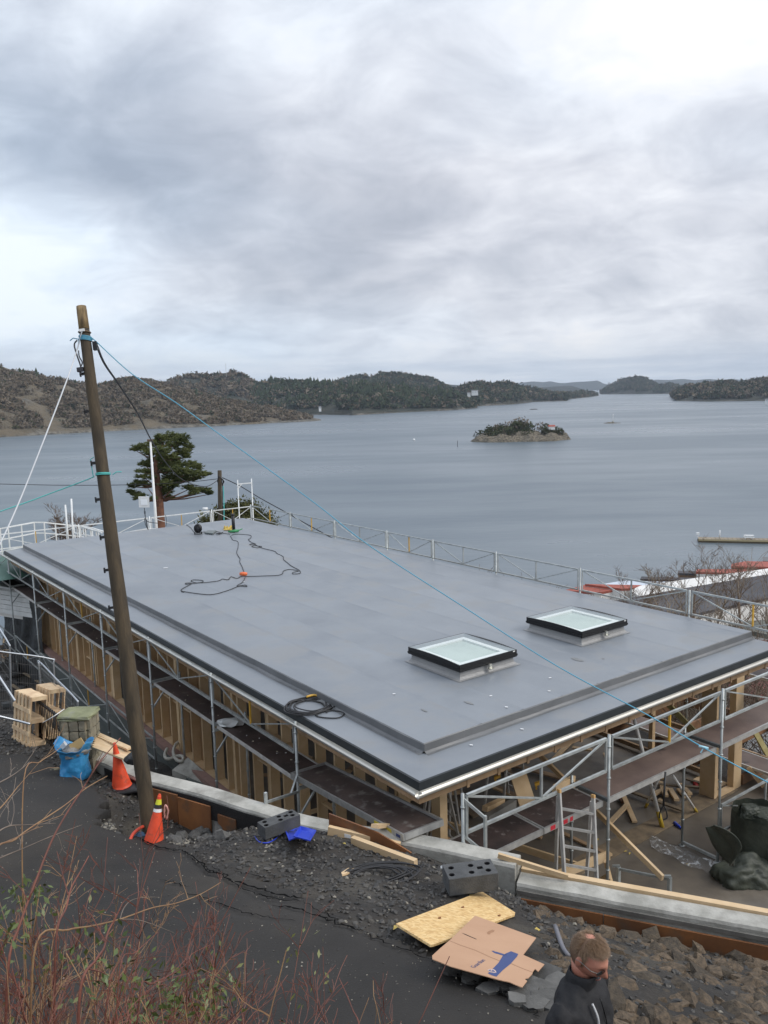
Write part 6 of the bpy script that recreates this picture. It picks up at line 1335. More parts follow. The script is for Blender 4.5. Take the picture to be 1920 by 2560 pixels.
for j in range(6):
    for i in range(10): q = z2(492+i*11, 580+j*5); vs.append((q.x, q.y, RZ+0.01+0.07*abs(rr_.gauss(0, 1))*(0 < i < 9)*(0 < j < 5)))
mb.add(vs, [(j*10+i, j*10+i+1, (j+1)*10+i+1, (j+1)*10+i) for j in range(5) for i in range(9)]); one(mb, 'yellow_cloth', ycl, 'crumpled yellow cloth lying behind the vent pipe', 'cloth')
def blob_cable(name, label, c, rx, ry, ang, turns, th, m, z, seed, tail=None, cat='cable'):
    rr_ = random.Random(seed); pts = []; ca, sa = math.cos(ang), math.sin(ang); N_ = turns*9; ex = [rr_.uniform(.65, 1.1) for _ in range(turns+1)]; ox = [(rr_.gauss(0, .12)*rx, rr_.gauss(0, .12)*ry) for _ in range(turns+1)]
    for k in range(N_+1):
        a = 2*math.pi*k/9; f = k/9; i = min(int(f), turns-1); s_ = ex[i]+(ex[i+1]-ex[i])*(f-i); x = math.cos(a)*rx*s_+ox[i][0]; y = math.sin(a)*ry*s_+ox[i][1]; pts.append(Vector((c.x+x*ca-y*sa, c.y+x*sa+y*ca, z+th+0.6*th*rr_.random()*turns*0.5)))
    if tail: pts += [Vector((q.x, q.y, z+th)) for q in tail]
    return cable(name, label, cat, pts, th, m, 4)
zl = -5.148; cc = G(772, 1768, zl)
blob_cable('cable_coil', 'loose coil of black cable lying on the lower roof edge', cc, .36, .36, 0, 8, .011, cbl, zl, 5, [G(790, 1790, zl), G(840, 1797, zl), G(860, 1787, zl), G(850, 1780, zl), G(826, 1778, zl), G(815, 1783, zl)])
mb = MB(); q = G(784, 1749, zl); mb.tube(spline([q+Vector((-.12, 0, .05)), q+Vector((0, .05, .06)), q+Vector((.12, .02, .05))], 4), .02, 6); one(mb, 'yellow_plug', yellow, 'yellow plug on the coil of cable on the lower roof edge', 'plug')

# ------------------------------------------------------------------ things on the verge and the road
def plane_of(px3, dz):
    P_ = [GH(a, b) for a, b in px3]; c = sum(P_, Vector())/len(P_); A = np.array([(p_.x-c.x, p_.y-c.y, 1) for p_ in P_]); s_ = np.linalg.lstsq(A, np.array([p_.z for p_ in P_]), rcond=None)[0]; n_ = Vector((-s_[0], -s_[1], 1)).normalized(); c = Vector((c.x, c.y, s_[2]+dz))
    return (lambda a, b, o=0.0: (lambda r: r*((c+n_*o).dot(n_)/r.dot(n_)))(ray(a, b))), n_
def slab_px(px, plane, th, o=0.0, off=Vector()):
    f, n_ = plane; top_ = [f(a, b, o)+off for a, b in px]; vs = [p_ for p_ in top_]+[p_-n_*th for p_ in top_]; n = len(px); mb = MB()
    a = sum(top_[i].x*top_[(i+1) % n].y-top_[(i+1) % n].x*top_[i].y for i in range(n)); F = [tuple(range(n)), tuple(range(2*n-1, n-1, -1))]+[((i+1) % n, i, n+i, n+(i+1) % n) for i in range(n)]
    if a < 0: F = [tuple(reversed(f_)) for f_ in F]
    return mb.add(vs, F)
k4 = lambda a, b: (1080+a/4.1475, 2220+b/4.1475)
osb = bpy.data.materials.new('osb_board'); osb.use_nodes = True; _t = osb.node_tree; _p = _t.nodes['Principled BSDF']; _p.inputs['Roughness'].default_value = 0.75
_tc = nd(_t, 'ShaderNodeTexCoord'); _v = nd(_t, 'ShaderNodeTexVoronoi'); _v.inputs['Scale'].default_value = 26; _m = nd(_t, 'ShaderNodeMapping'); _m.inputs[3].default_value = (1, 2.6, 1); _m.inputs[2].default_value = (0, 0, 0.5)
_t.links.new(_tc.outputs['Object'], _m.inputs[0]); _t.links.new(_m.outputs[0], _v.inputs['Vector']); _h = nd(_t, 'ShaderNodeSeparateColor'); _t.links.new(_v.outputs['Color'], _h.inputs[0])
_c = ramp(_t, _h.outputs[0], [(0.0, (0.50, 0.30, 0.115)), (0.5, (0.68, 0.46, 0.20)), (1.0, (0.74, 0.55, 0.28))]); _t.links.new(_c, _p.inputs['Base Color'])
po = plane_of([(990, 2308), (1205, 2230), (1287, 2282), (1080, 2362)], 0.12)
mb = slab_px([(990, 2309), (1204, 2228), (1288, 2281), (1287, 2286), (1170, 2330), (1084, 2361), (1076, 2362), (1068, 2357)], po, 0.020)
OS = tag(mb.build('osb_sheet', osb, None, po[0](1140, 2300)), 'sheet of pale OSB board lying on the gravel partly under the cardboard', 'board')
for (a, b) in ((1154, 2269), (1096, 2296), (1245, 2290)):
    q = po[0](a, b, 0.002); mb = MB(); mb.tube([q, q+Vector((.025, .01, 0.002))], 0.009, 5); o = mb.build('knot', mat('dark_knot', (0.22, 0.09, 0.03), 0.7)); o.parent = OS; o.location = -Vector(OS['_loc'])
card = mat('cardboard', (0.50, 0.305, 0.19), 0.85, 0, 0, 1.5, (0.455, 0.27, 0.165), bump=0.06, bscale=12); cprint = mat('blue_print', (0.045, 0.07, 0.19), 0.7); cpale = mat('pale_print', (0.24, 0.17, 0.19), 0.8)
pc_ = plane_of([(1080, 2395), (1187, 2290), (1340, 2345), (1305, 2465)], 0.165)
mb = slab_px([k4(*q) for q in [(447, 285), (1080, 515), (945, 692), (1165, 790), (1100, 864), (1085, 850), (1068, 838), (1045, 866), (1040, 888), (1000, 930), (962, 938), (970, 952), (986, 962), (935, 1027), (905, 1018), (800, 972), (740, 960), (665, 942), (195, 812), (5, 735), (2, 700), (90, 620), (185, 540)]], pc_, 0.006)
CB = tag(mb.build('cardboard_sheet', card, None, pc_[0](1200, 2390)), 'unfolded brown cardboard box lying on the road edge with blue print and the word Guardian', 'cardboard')
def on_card(mb, name, m): o = mb.build(name, m, CB); return o
on_card(slab_px([k4(*q) for q in [(580, 884), (625, 842), (690, 775), (735, 700), (765, 678), (820, 655), (895, 684), (880, 712), (815, 785), (735, 850), (668, 918), (622, 905)]], pc_, 0.0009, 0.0016), 'blue_shape', cprint)
on_card(slab_px([k4(*q) for q in [(618, 651), (638, 650), (652, 658), (680, 664), (705, 672), (752, 686), (775, 680), (765, 700), (738, 700), (700, 688), (690, 684), (660, 678), (640, 668)]], pc_, 0.0009, 0.0016), 'printed_figure', cprint)
on_card(slab_px([k4(*q) for q in [(572, 850), (600, 838), (640, 842), (660, 856), (668, 874), (640, 880), (600, 872)]], pc_, 0.0008, 0.0024), 'printed_shield', mat('cream_print', (0.55, 0.42, 0.36), 0.8))
on_card(slab_px([k4(*q) for q in [(585, 852), (602, 846), (636, 850), (650, 862), (654, 870), (634, 873), (604, 866)]], pc_, 0.0008, 0.0030), 'printed_shield', cprint)
on_card(slab_px([k4(*q) for q in [(598, 856), (640, 862), (640, 866), (598, 860)]], pc_, 0.0008, 0.0036), 'printed_shield', mat('cream_print'))
on_card(slab_px([k4(*q) for q in [(616, 848), (622, 849), (612, 872), (606, 870)]], pc_, 0.0008, 0.0042), 'printed_shield', mat('cream_print'))
on_card(slab_px([k4(*q) for q in [(312, 466), (345, 476), (462, 528), (460, 532), (345, 484)]], pc_, 0.0008, 0.0016), 'slot', mat('dark_slot', (0.05, 0.03, 0.02), 0.9))
crease = mat('crease', (0.36, 0.205, 0.12), 0.9)
on_card(slab_px([k4(*q) for q in [(185, 544), (300, 590), (450, 640), (600, 710), (735, 765), (735, 771), (600, 717), (450, 648), (300, 597), (187, 550)]], pc_, 0.0006, 0.0012), 'crease', crease)
on_card(slab_px([k4(*q) for q in [(820, 778), (880, 805), (960, 838), (1040, 868), (1038, 874), (960, 845), (880, 812), (820, 786)]], pc_, 0.0006, 0.0012), 'crease', crease)
on_card(slab_px([k4(*q) for q in [(570, 460), (590, 445), (625, 432), (650, 440), (640, 455), (612, 462), (600, 480), (575, 478)]], pc_, 0.0006, 0.0012), 'stain', mat('card_stain', (0.33, 0.18, 0.10), 0.9))
def flat_text(s_, a, b, hgt, m, name, zo=0.0016):
    cu = bpy.data.curves.new(name, 'FONT'); cu.body = s_; cu.size = 1.0; tmp = bpy.data.objects.new(name, cu); COL.objects.link(tmp); dg = bpy.context.evaluated_depsgraph_get(); me = bpy.data.meshes.new_from_object(tmp.evaluated_get(dg)); bpy.data.objects.remove(tmp)
    A = pc_[0](*a, zo); B = pc_[0](*b, zo); X_ = (B-A); wd = max(v_.co.x for v_ in me.vertices); xd = X_.normalized(); yd = pc_[1].cross(xd).normalized(); off = Vector(CB['_loc'])
    for v_ in me.vertices: p_ = A+xd*(v_.co.x/wd*X_.length)+yd*(v_.co.y*hgt)-off; v_.co = p_
    me.materials.clear(); me.materials.append(m); o = bpy.data.objects.new(name, me); COL.objects.link(o); o.parent = CB; return o
flat_text('Guardian', k4(440, 830), k4(556, 748), 0.058, cprint, 'printed_word')
flat_text('THE LIGHT', k4(480, 834), k4(556, 778), 0.018, cpale, 'printed_word') if False else None

import bmesh
def fix_n(me):
    bm = bmesh.new(); bm.from_mesh(me); bmesh.ops.recalc_face_normals(bm, faces=bm.faces[:]); bm.to_mesh(me); bm.free()
def holed_block(label, p_bl, p_br, h_, w_, holes=True, name='concrete_block', seed=0):
    """lying concrete pillar block with pairs of round holes in its top"""
    a, b = p_bl, p_br; x_ = (b-a); L_ = x_.length; x_.normalize(); up_ = Vector((0, 0, 1)); y_ = up_.cross(x_).normalized(); 
    if y_.y < 0: y_ = -y_
    up_ = x_.cross(y_); up_ = up_ if up_.z > 0 else -up_
    c = (a+b)/2+y_*w_/2+up_*h_/2; mb = MB(); mb.obox((0, 0, 0), Vector((L_/2, 0, 0)), Vector((0, w_/2, 0)), Vector((0, 0, h_/2)))
    t = mb.build(name, [darkblock, blackm], None, (0, 0, 0)); bm = MB(); r_ = 0.030
    for fx in (-0.38, 0.02, 0.36):
        for fy in (-0.22, 0.22): bm.tube([(fx*L_+fy*0.06, fy*w_, h_/2-0.12), (fx*L_+fy*0.06, fy*w_, h_/2+0.05)], r_, 14)
    bm.obox((0.20*L_, 0.0, h_/2), Vector((0.03, 0, 0)), Vector((0, 0.024, 0)), Vector((0, 0, 0.05)))
    bm.mi = [0]*len(bm.f); cut = bm.build('cut', blackm, None, (0, 0, 0)); md = t.modifiers.new('b', 'BOOLEAN'); md.object = cut; md.operation = 'DIFFERENCE'; md.solver = 'EXACT'
    [fix_n(o_.data) for o_ in (t, cut)]; bpy.context.view_layer.update(); dg = bpy.context.evaluated_depsgraph_get(); me = bpy.data.meshes.new_from_object(t.evaluated_get(dg)); t.modifiers.clear(); t.data = me; bpy.data.objects.remove(cut)
    for pl_ in me.polygons: pl_.use_smooth = False
    Mx = Matrix((x_, y_, up_)).transposed().to_4x4(); Mx.translation = c; t.matrix_world = Mx; bv = t.modifiers.new('bev', 'BEVEL'); bv.width = 0.008; bv.segments = 2; bv.limit_method = 'ANGLE'; bv.angle_limit = 1.0
    return tag(t, label, 'concrete block')
q1 = GH(1123, 2248); q1.z += .03; q2 = G(1247, 2225, q1.z)
holed_block('dark concrete block with round holes lying on the gravel beside the OSB sheet', q1, q2, 0.20, 0.30)
q1 = GH(664, 2108); q1.z += 0.04; q2 = G(752, 2066, q1.z)
holed_block('dark concrete block with round holes lying beside the blue trays', q1, q2, 0.17, 0.20)
bluep = mat('blue_plastic', (0.02, 0.055, 0.52), 0.4)
def tray(label, pxs, dz):
    pl_ = plane_of(pxs, dz); f, n_ = pl_; P_ = [f(a, b) for a, b in pxs]; c = sum(P_, Vector())/4; t = thing('plastic_tray', label, 'tray', c, 'blue plastic trays')
    inn = [c+(p_-c)*0.80-n_*0.03 for p_ in P_]; rim = [c+(p_-c)*1.06 for p_ in P_]; mb = MB(); vs = rim+P_+inn; mb.add(vs, [(i, (i+1) % 4, 4+(i+1) % 4, 4+i) for i in range(4)]+[(4+i, 4+(i+1) % 4, 8+(i+1) % 4, 8+i) for i in range(4)]+[(8, 9, 10, 11)]); o = mb.build('basin', bluep, t); md = o.modifiers.new('s', 'SOLIDIFY'); md.thickness = 0.006
    mb = MB(); 
    for i in range(4): mb.bar(rim[i], rim[(i+1) % 4], .012, .014)
    mb.build('rim', bluep, t)
tray('left and lower of two bright blue plastic trays on the gravel', [(713, 2072), (744, 2066), (752, 2090), (724, 2099)], 0.10)
tray('right and upper of two bright blue plastic trays on the gravel', [(752, 2067), (788, 2077), (774, 2100), (736, 2090)], 0.15)
cable('blue_strap', 'blue strap lying under the concrete block by the trays', 'strap', [GH(636, 2096)+Vector((0, 0, .03)), GH(648, 2108)+Vector((0, 0, .02)), GH(672, 2110)+Vector((0, 0, .02)), GH(698, 2096)+Vector((0, 0, .03)), GH(702, 2088)+Vector((0, 0, .04))], 0.009, bluep, 4)
cable('blue_strap', 'short blue bar sticking out behind the concrete block', 'strap', [GH(655, 2057)+Vector((0, 0, .10)), GH(700, 2045)+Vector((0, 0, .13))], 0.015, bluep, 2)
def lumber(name, label, a, b, w_, h_, m, cat='plank', group=None, up=Vector((0, 0, 1)), ends=None):
    mb = MB(); mb.bar(a, b, w_, h_, up); c = (Vector(a)+Vector(b))/2; o = tag(mb.build(name, m, None, c), label, cat, *( [group] if group else []));
    return o
up1 = lambda q, z: q+Vector((0, 0, z))
mb = MB(); wq = [G(a, 2062+.21*(a-821), WALL_Z) for a in (822, 945, 1066)]; wd_ = [math.hypot(q.x, q.y)-.20 for q in wq]; A_1 = D(822, 2096, wd_[0]); M_1 = D(945, 2126, wd_[1]); B_1 = D(1070, 2158, wd_[2]); a1 = D(822, 2034, wd_[0]); b1 = D(945, 2082, wd_[1])
mb.add([A_1, M_1, B_1, b1, a1], [(0, 1, 3, 4), (1, 2, 3)]); o = tag(mb.build('formwork_sheet', formply, None, tuple(A_1)), 'brown formwork sheet leaning on the wall behind the squared timber', 'panel'); md = o.modifiers.new('s', 'SOLIDIFY'); md.thickness = 0.02
lumber('plank', 'pale squared timber lying against the wall foot with a white label', D(821, 2075, wd_[0]-.10), D(1000, 2117, wd_[0]-.35), .06, .12, wood)
mb = MB(); dd = (D(1000, 2117, wd_[0]-.35)-D(821, 2075, wd_[0]-.10)).normalized(); q = D(869, 2086, wd_[0]-.165); az = Vector((q.x, q.y, 0)).normalized(); mb.obox(q-az*.045, dd*0.045, az*.002, Vector((0, 0, .025))); one(mb, 'label_sticker', pw, 'white label stuck on the squared timber by the wall', 'label')
lumber('plank', 'short offcut under the lower end of the gangway board', up1(GH(938, 2112), .26), up1(GH(985, 2098), .22), .10, .05, wood)
lumber('plank', 'pale squared timber lying loose on the gravel in front of the gangway', up1(GH(882, 2112), .06), up1(GH(1040, 2170), .05), .07, .11, wood)
mb = slab_px([(853, 2181), (870, 2170), (885, 2168), (884, 2174), (868, 2183), (856, 2186)], plane_of([(853, 2181), (884, 2168), (868, 2186)], .03), .02); one(mb, 'wood_offcut', wood, 'small wood offcut lying alone on the gravel', 'offcut')
blob_cable('cable_coil', 'tangle of black cable lying on the gravel above the OSB sheet', GH(950, 2195), .42, .20, .1, 9, .010, blc, GH(950, 2195).z+.01, 8, [GH(1010, 2200)+Vector((0, 0, .02)), GH(1060, 2190)+Vector((0, 0, .02))])
def crumple(name, label, cat, c, rx, ry, rz, m, seed, sub=3, amp=0.5, freq=2.0, squash=1.0, thin=False, group=None):
    import bmesh
    bm = bmesh.new(); bmesh.ops.create_icosphere(bm, subdivisions=sub, radius=1.0)
    for v in bm.verts:
        d = v.co.normalized(); k = 1+amp*(mnoise.noise(d*freq+Vector((seed, 0, 0)))+0.6*abs(mnoise.noise(d*freq*2.3+Vector((0, seed, 0))))); v.co = Vector((d.x*rx*k, d.y*ry*k, max(d.z, -0.25)*rz*k))
    me = bpy.data.meshes.new(name); bm.to_mesh(me); bm.free(); me.materials.append(m); me.polygons.foreach_set('use_smooth', [sub > 2]*len(me.polygons)); o = bpy.data.objects.new(name, me); COL.objects.link(o); o.location = c
    return tag(o, label, cat, *( [group] if group else []))
film = mat('plastic_film', (0.55, 0.57, 0.58), 0.25, 0, 0, 8, (0.40, 0.42, 0.43), bump=0.5, bscale=12)
crumple('plastic_bag', 'crumpled clear plastic bag lying behind the holed concrete block', 'plastic bag', up1(GH(1140, 2188), .02), .12, .08, .09, film, 3, 3, .9, 2.2)
crumple('plastic_bag', 'small white plastic shred left of the clear plastic bag', 'plastic bag', up1(GH(1113, 2182), .02), .05, .05, .06, film, 5, 2, .9, 2.2)
crumple('paper_cup', 'tiny white lid on the gravel left of the holed concrete block', 'lid', up1(GH(1115, 2190), .01), .03, .03, .015, white, 1, 2, .05)
mb = slab_px([(1575, 2308), (1590, 2301), (1602, 2312), (1587, 2316)], plane_of([(1575, 2308), (1590, 2301), (1602, 2312)], .16), .004); one(mb, 'paper_scrap', pw, 'white paper scrap on the rocks beside the dark boulder', 'scrap')
cable('drain_pipe', 'thin grey pipe sticking up among the rocks behind the person', 'pipe', [GH(1420, 2400)+Vector((0, 0, .05)), D(1405, 2365, 7.6), D(1388, 2315, 8.2)], .025, mat('grey_pvc', (0.17, 0.17, 0.19), 0.6), 4)
leafm = mat('yellow_leaf', (0.50, 0.38, 0.10), 0.7); brl = mat('brown_leaf', (0.25, 0.14, 0.06), 0.8)
lf = None
for i, (a, b, z_) in enumerate([(860, 2118, None), (1200, 2224, None), (1342, 2335, None), (1180, 2250, None), (170, 1970, None), (130, 2000, None), (150, 2090, None), (195, 2010, None), (860, 2360, None), (990, 2330, None)]+[(1565, 2130, -8.395), (1720, 2163, -8.395), (1575, 2135, -8.395), (1495, 2100, -8.395), (1620, 2000, -8.395), (1820, 2188, -8.395)]):
    q = GH(a, b) if z_ is None else G(a, b, z_); q = q+Vector((0, 0, .045 if z_ is None else 0.01)); rr_ = random.Random(i)
    if lf is None: mb = MB(); mb.add([(-.03, 0, 0), (0, -.018, .01), (.035, 0, 0), (0, .018, .012)], [(0, 1, 2), (0, 2, 3)]); lf = mb.build('leaf', leafm, None, (0, 0, 0)); o = lf
    else: o = lf.copy(); COL.objects.link(o)
    o.location = q; o.rotation_euler = (rr_.uniform(-.3, .3), rr_.uniform(-.3, .3), rr_.uniform(0, 6)); o.scale = (1.3,)*3; tag(o, 'small fallen yellow leaf lying on the ground of the building site', 'leaf', 'fallen yellow leaves')

# cones
def cone(label, base, tip, r0, sq, z_in=0.0, seed=1, tape=False):
    t = thing('traffic_cone', label, 'traffic cone', base); ax = (tip-base); h = ax.length; ax.normalize(); rr_ = random.Random(seed)
    n = 28; a1 = ax.cross(Vector((0, 1, 0))).normalized(); a2 = ax.cross(a1); vs = []; prof = [(0.03, r0*1.06), (0.035, r0), (h*.25, r0*.80), (h*.5, r0*.56), (h*.75, r0*.34), (h*.9, r0*.22), (h*.97, r0*.17), (h*.972, r0*.14), (h, r0*.135)]
    fine = []
    for (za, ra), (zb_, rb) in zip(prof[:-1], prof[1:]):
        for k in range(4): fine.append((za+(zb_-za)*k/4, ra+(rb-ra)*k/4))
    fine.append(prof[-1])
    for z_, r_ in fine:
        for j in range(n):
            an = 6.283*j/n; dent = 1-0.10*max(0, mnoise.noise(Vector((math.cos(an)*1.5, math.sin(an)*1.5, z_*4+seed*9)))) - 0.05*max(0, mnoise.noise(Vector((math.cos(an)*4, math.sin(an)*4, z_*9+seed)))); vs.append(base+ax*z_+a1*math.cos(an)*r_*dent+a2*math.sin(an)*r_*dent)
    mb = MB(); mb.smooth = True; m_ = len(fine); mb.add(vs, [(i*n+j, i*n+(j+1) % n, (i+1)*n+(j+1) % n, (i+1)*n+j) for i in range(m_-1) for j in range(n)]+[tuple((m_-1)*n+j for j in range(n))]); mb.build('cone_body', conem, t)
    mb = MB(); bx = Vector((math.cos(.35), math.sin(.35)*1, 0)); by = Vector((-bx.y, bx.x, 0)); mb.obox(base+Vector((0, 0, .0)), bx*sq, by*sq, Vector((0, 0, .035))); o = mb.build('base_plate', blackm, t); bv = o.modifiers.new('b', 'BEVEL'); bv.width = .03; bv.segments = 2
    if tape:
        for k, (f0, f1, mm) in enumerate(((.66, .72, white), (.725, .80, mat('hazard_black', (.02, .02, .02), .5)), (.80, .90, mat('hazard_yellow', (.62, .62, .03), .5)))):
            mb = MB(); P_ = []; 
            for f in (f0, f1): rf = np.interp(f*h, [q[0] for q in prof], [q[1] for q in prof])*1.04; P_.append((base+ax*f*h, rf))
            mb.tube([P_[0][0], P_[1][0]], .1, 20, rr=[P_[0][1], P_[1][1]], cap=False); mb.build('tape_band', mm, t)
        mb = MB(); q = base+ax*h*0.5+RV*0.13; mb.tube(spline([q, q+Vector((.03, 0, .12)), q+Vector((.0, 0, .2)), q+Vector((-.02, 0, .12)), q+Vector((-.02, 0, .02))], 4), .012, 5); mb.build('tape_tail', mat('pink_tape', (.6, .3, .25), .6), t)
b1_ = GH(306, 1981)+Vector((0, 0, .05)); dd1 = math.hypot(b1_.x, b1_.y); tip1 = D(286, 1857, dd1+.02); b1_.z += .03
cone('orange traffic cone standing on a black base beside the leaning pole', b1_, tip1, .148, .22, seed=2)
b2_ = D(384, 2112, 10.95); tip2 = D(399, 1985, 11.05); cone('orange traffic cone with yellow and black tape standing in the hole', b2_, tip2, .135, .17, seed=5, tape=True)
cable('orange_hose', 'orange red conduit coming out of the hole by the taped cone', 'hose', [D(325, 2100, 11.0), D(333, 2085, 11.1), D(346, 2073, 11.2), D(362, 2064, 11.35)], .022, redrope, 5, 8)
crumple('blue_rag', 'blue rag in the hole between the hose and the taped cone', 'rag', D(350, 2094, 11.15), .08, .06, .05, mat('dark_blue_cloth', (0.03, 0.07, 0.13), .6), 4, 3, .7)

# blue rubbish bag
bagm = mat('blue_bag_plastic', (0.045, 0.27, 0.52), 0.32, 0, 0, 5, (0.03, 0.19, 0.42), bump=1.0, bscale=9, bdist=0.02)
c = GH(190, 1948); dB = math.hypot(c.x, c.y); t = thing('rubbish_bag', 'full bright blue rubbish bag standing against the stone gate pillar', 'rubbish bag', c); n = 56; m_ = 26; Hb = (D(190, 1858, dB).z-c.z); vs = []
for i in range(m_+1):
    f = i/m_; R_b = np.interp(f, [0, .04, .15, .45, .7, .85, .93, 1.0], [.14, .20, .225, .215, .205, .215, .25, .275])
    for j in range(n):
        an = 6.283*j/n; d = Vector((math.cos(an), math.sin(an), 0)); k = 1+0.20*mnoise.noise(Vector((d.x*1.8, d.y*1.8, f*2.8)))+0.11*abs(mnoise.noise(Vector((d.x*5, d.y*5, f*7+3))))-0.03*abs(mnoise.noise(Vector((d.x*11, d.y*11, f*5+9))))
        zt = f*Hb+(0.0 if f < .85 else (f-.85)/.15*(0.10*mnoise.noise(Vector((d.x*1.5, d.y*1.5, 7)))+0.10*abs(d.x)-0.06)); vs.append((c.x+d.x*R_b*k, c.y+d.y*R_b*k*0.9, c.z+zt))
mb = MB(); mb.smooth = True; mb.add(vs, [(i*n+j, i*n+(j+1) % n, (i+1)*n+(j+1) % n, (i+1)*n+j) for i in range(m_) for j in range(n)]+[tuple(range(n-1, -1, -1))]); o = mb.build('bag', bagm, t); md = o.modifiers.new('s', 'SOLIDIFY'); md.thickness = .004
crb = crumple('rubbish', 'x', 'x', up1(c, Hb*0.78), .21, .19, .09, mat('grey_rubbish', (0.10, 0.10, 0.10), .5, 0, 0, 8, (0.25, 0.24, 0.22), bump=.8, bscale=12), 3, 3, .6); del crb['label']; del crb['category']; crb.parent = t; crb.location = Vector(crb.location)-c
mb = MB(); mb.obox(up1(c, Hb*1.0)+Vector((.08, -.05, 0)), Vector((.09, .02, .05)), Vector((0, .01, 0)), Vector((-.03, 0, .06))); mb.build('card_piece', mat('tan_card', (.42, .29, .13), .8), t)
mb = MB(); mb.obox(up1(c, Hb*1.0)+Vector((-.13, -.05, 0)), Vector((.03, .0, .03)), Vector((0, .03, 0)), Vector((-.02, 0, .03))); mb.build('foil_piece', film, t)
crumple('clod', 'crumpled tan paper left of the blue rubbish bag', 'paper', GH(138, 1935), .13, .09, .07, mat('tan_paper', (.22, .19, .12), .8), 8, 3, .8)

# stone gate pillar
pst = [mat('pillar_stone_a', (0.33, 0.29, 0.21), .9, 0, .3, 5, (0.19, 0.17, 0.125), bump=.6, bscale=14), mat('pillar_stone_b', (0.25, 0.23, 0.17), .9, 0, .3, 5, (0.14, 0.13, 0.095), bump=.6, bscale=14)]
moss = mat('mossy_stone', (0.24, 0.25, 0.145), .9, 0, 0, 5, (0.15, 0.16, 0.085), bump=.7, bscale=14, col3=(.22, .22, .19), c3scale=3)
base = GH(208, 1918); dP = math.hypot(base.x, base.y); SP = thing('stone_pillar', 'square rubble stone gate pillar with a mossy flat cap stone', 'pillar', base); Hp = D(205, 1786, dP).z-base.z
fx = Vector((math.cos(-.05), math.sin(-.05), 0)); fy = Vector((-fx.y, fx.x, 0)); hw = .20
mb = MB(); mb.obox(base+Vector((0, 0, Hp/2-.1)), fx*(hw-.02), fy*(hw-.02), Vector((0, 0, Hp/2+.1))); mb.build('core', mat('dark_mortar', (.05, .048, .04), .95), SP)
import bmesh
def rough_stone(c, ax, ay, az, m, seed, parent, name='stone'):
    bm = bmesh.new(); bmesh.ops.create_cube(bm, size=2.0); bmesh.ops.subdivide_edges(bm, edges=bm.edges[:], cuts=2, use_grid_fill=True)
    for v in bm.verts:
        q = v.co; l = max(abs(q.x), abs(q.y), abs(q.z)); rn = q.normalized()*1.25; s_ = q.lerp(rn, .22); s_ += Vector((mnoise.noise(q*1.1+Vector((seed, 0, 0))), mnoise.noise(q*1.1+Vector((0, seed, 0))), mnoise.noise(q*1.1+Vector((0, 0, seed)))))*.16; v.co = ax*s_.x+ay*s_.y+az*s_.z
    me = bpy.data.meshes.new(name); bm.to_mesh(me); bm.free(); me.materials.append(m); o = bpy.data.objects.new(name, me); COL.objects.link(o); o.parent = parent; o.location = c-Vector(parent['_loc']); return o
rr_ = random.Random(4); z_ = -0.12; row = 0
while z_ < Hp-.05:
    hh = rr_.uniform(.15, .22); hh = min(hh, Hp-z_+.01)
    for face, (d1, d2) in enumerate(((fx, -fy), (-fy, -fx), (fy, fx), (-fx, fy))):
        x = -hw; cuts = rr_.choice([[.30, .70], [.62], [.45, .85], [.2, .62], [.5]])
        xs = [-hw]+[-hw+2*hw*c_ for c_ in cuts]+[hw]
        for xa, xb in zip(xs[:-1], xs[1:]):
            cpos = base+d1*((xa+xb)/2)+d2*(hw+.005)+Vector((0, 0, z_+hh/2)); rough_stone(cpos, d1*((xb-xa)/2-.008), d2*.05, Vector((0, 0, hh/2-.008)), pst[rr_.randint(0, 1)], rr_.random()*50, SP)
    z_ += hh; row += 1
cs = rough_stone(base+Vector((0, 0, Hp+.03))-fy*.03, fx*.27, fy*.24, Vector((0, 0, .035)), moss, 9.3, SP, 'cap_stone')

# iron gate leaning behind the bag
ga, gb = GH(101, 1848), GH(160, 1900); t = thing('iron_gate', 'black iron bar gate between the pallets and the stone pillar', 'gate', ga); gh = D(100, 1748, math.hypot(ga.x, ga.y)).z-ga.z; irn = mat('black_iron', (.015, .015, .015), .5, .5)
for z_ in (0.10, gh-.02): mb = MB(); mb.bar(up1(ga, z_), up1(gb, z_), .03, .04); mb.build('rail', irn, t)
for k in range(14):
    q = ga.lerp(gb, k/13); mb = MB(); mb.tube([up1(q, .04), up1(q, gh+(.03 if k else .06))], .009 if k else .02, 5); mb.build('bar', irn, t)
cable('chain', 'white chain stretched from the iron gate to the stone pillar', 'chain', [D(104, 1808, math.hypot(ga.x, ga.y)), D(128, 1795, 13.9), D(160, 1773, dP+.0)], .008, white, 4)
mb = MB(); q = D(157, 1818, math.hypot(gb.x, gb.y)-.1); mb.add([q, q+Vector((.06, 0, .06)), q+Vector((.02, 0, -.03)), q+Vector((.09, 0, .05))], [(0, 2, 1), (1, 2, 3)]); one(mb, 'white_tag', white, 'white scrap tied on the iron gate', 'tag')

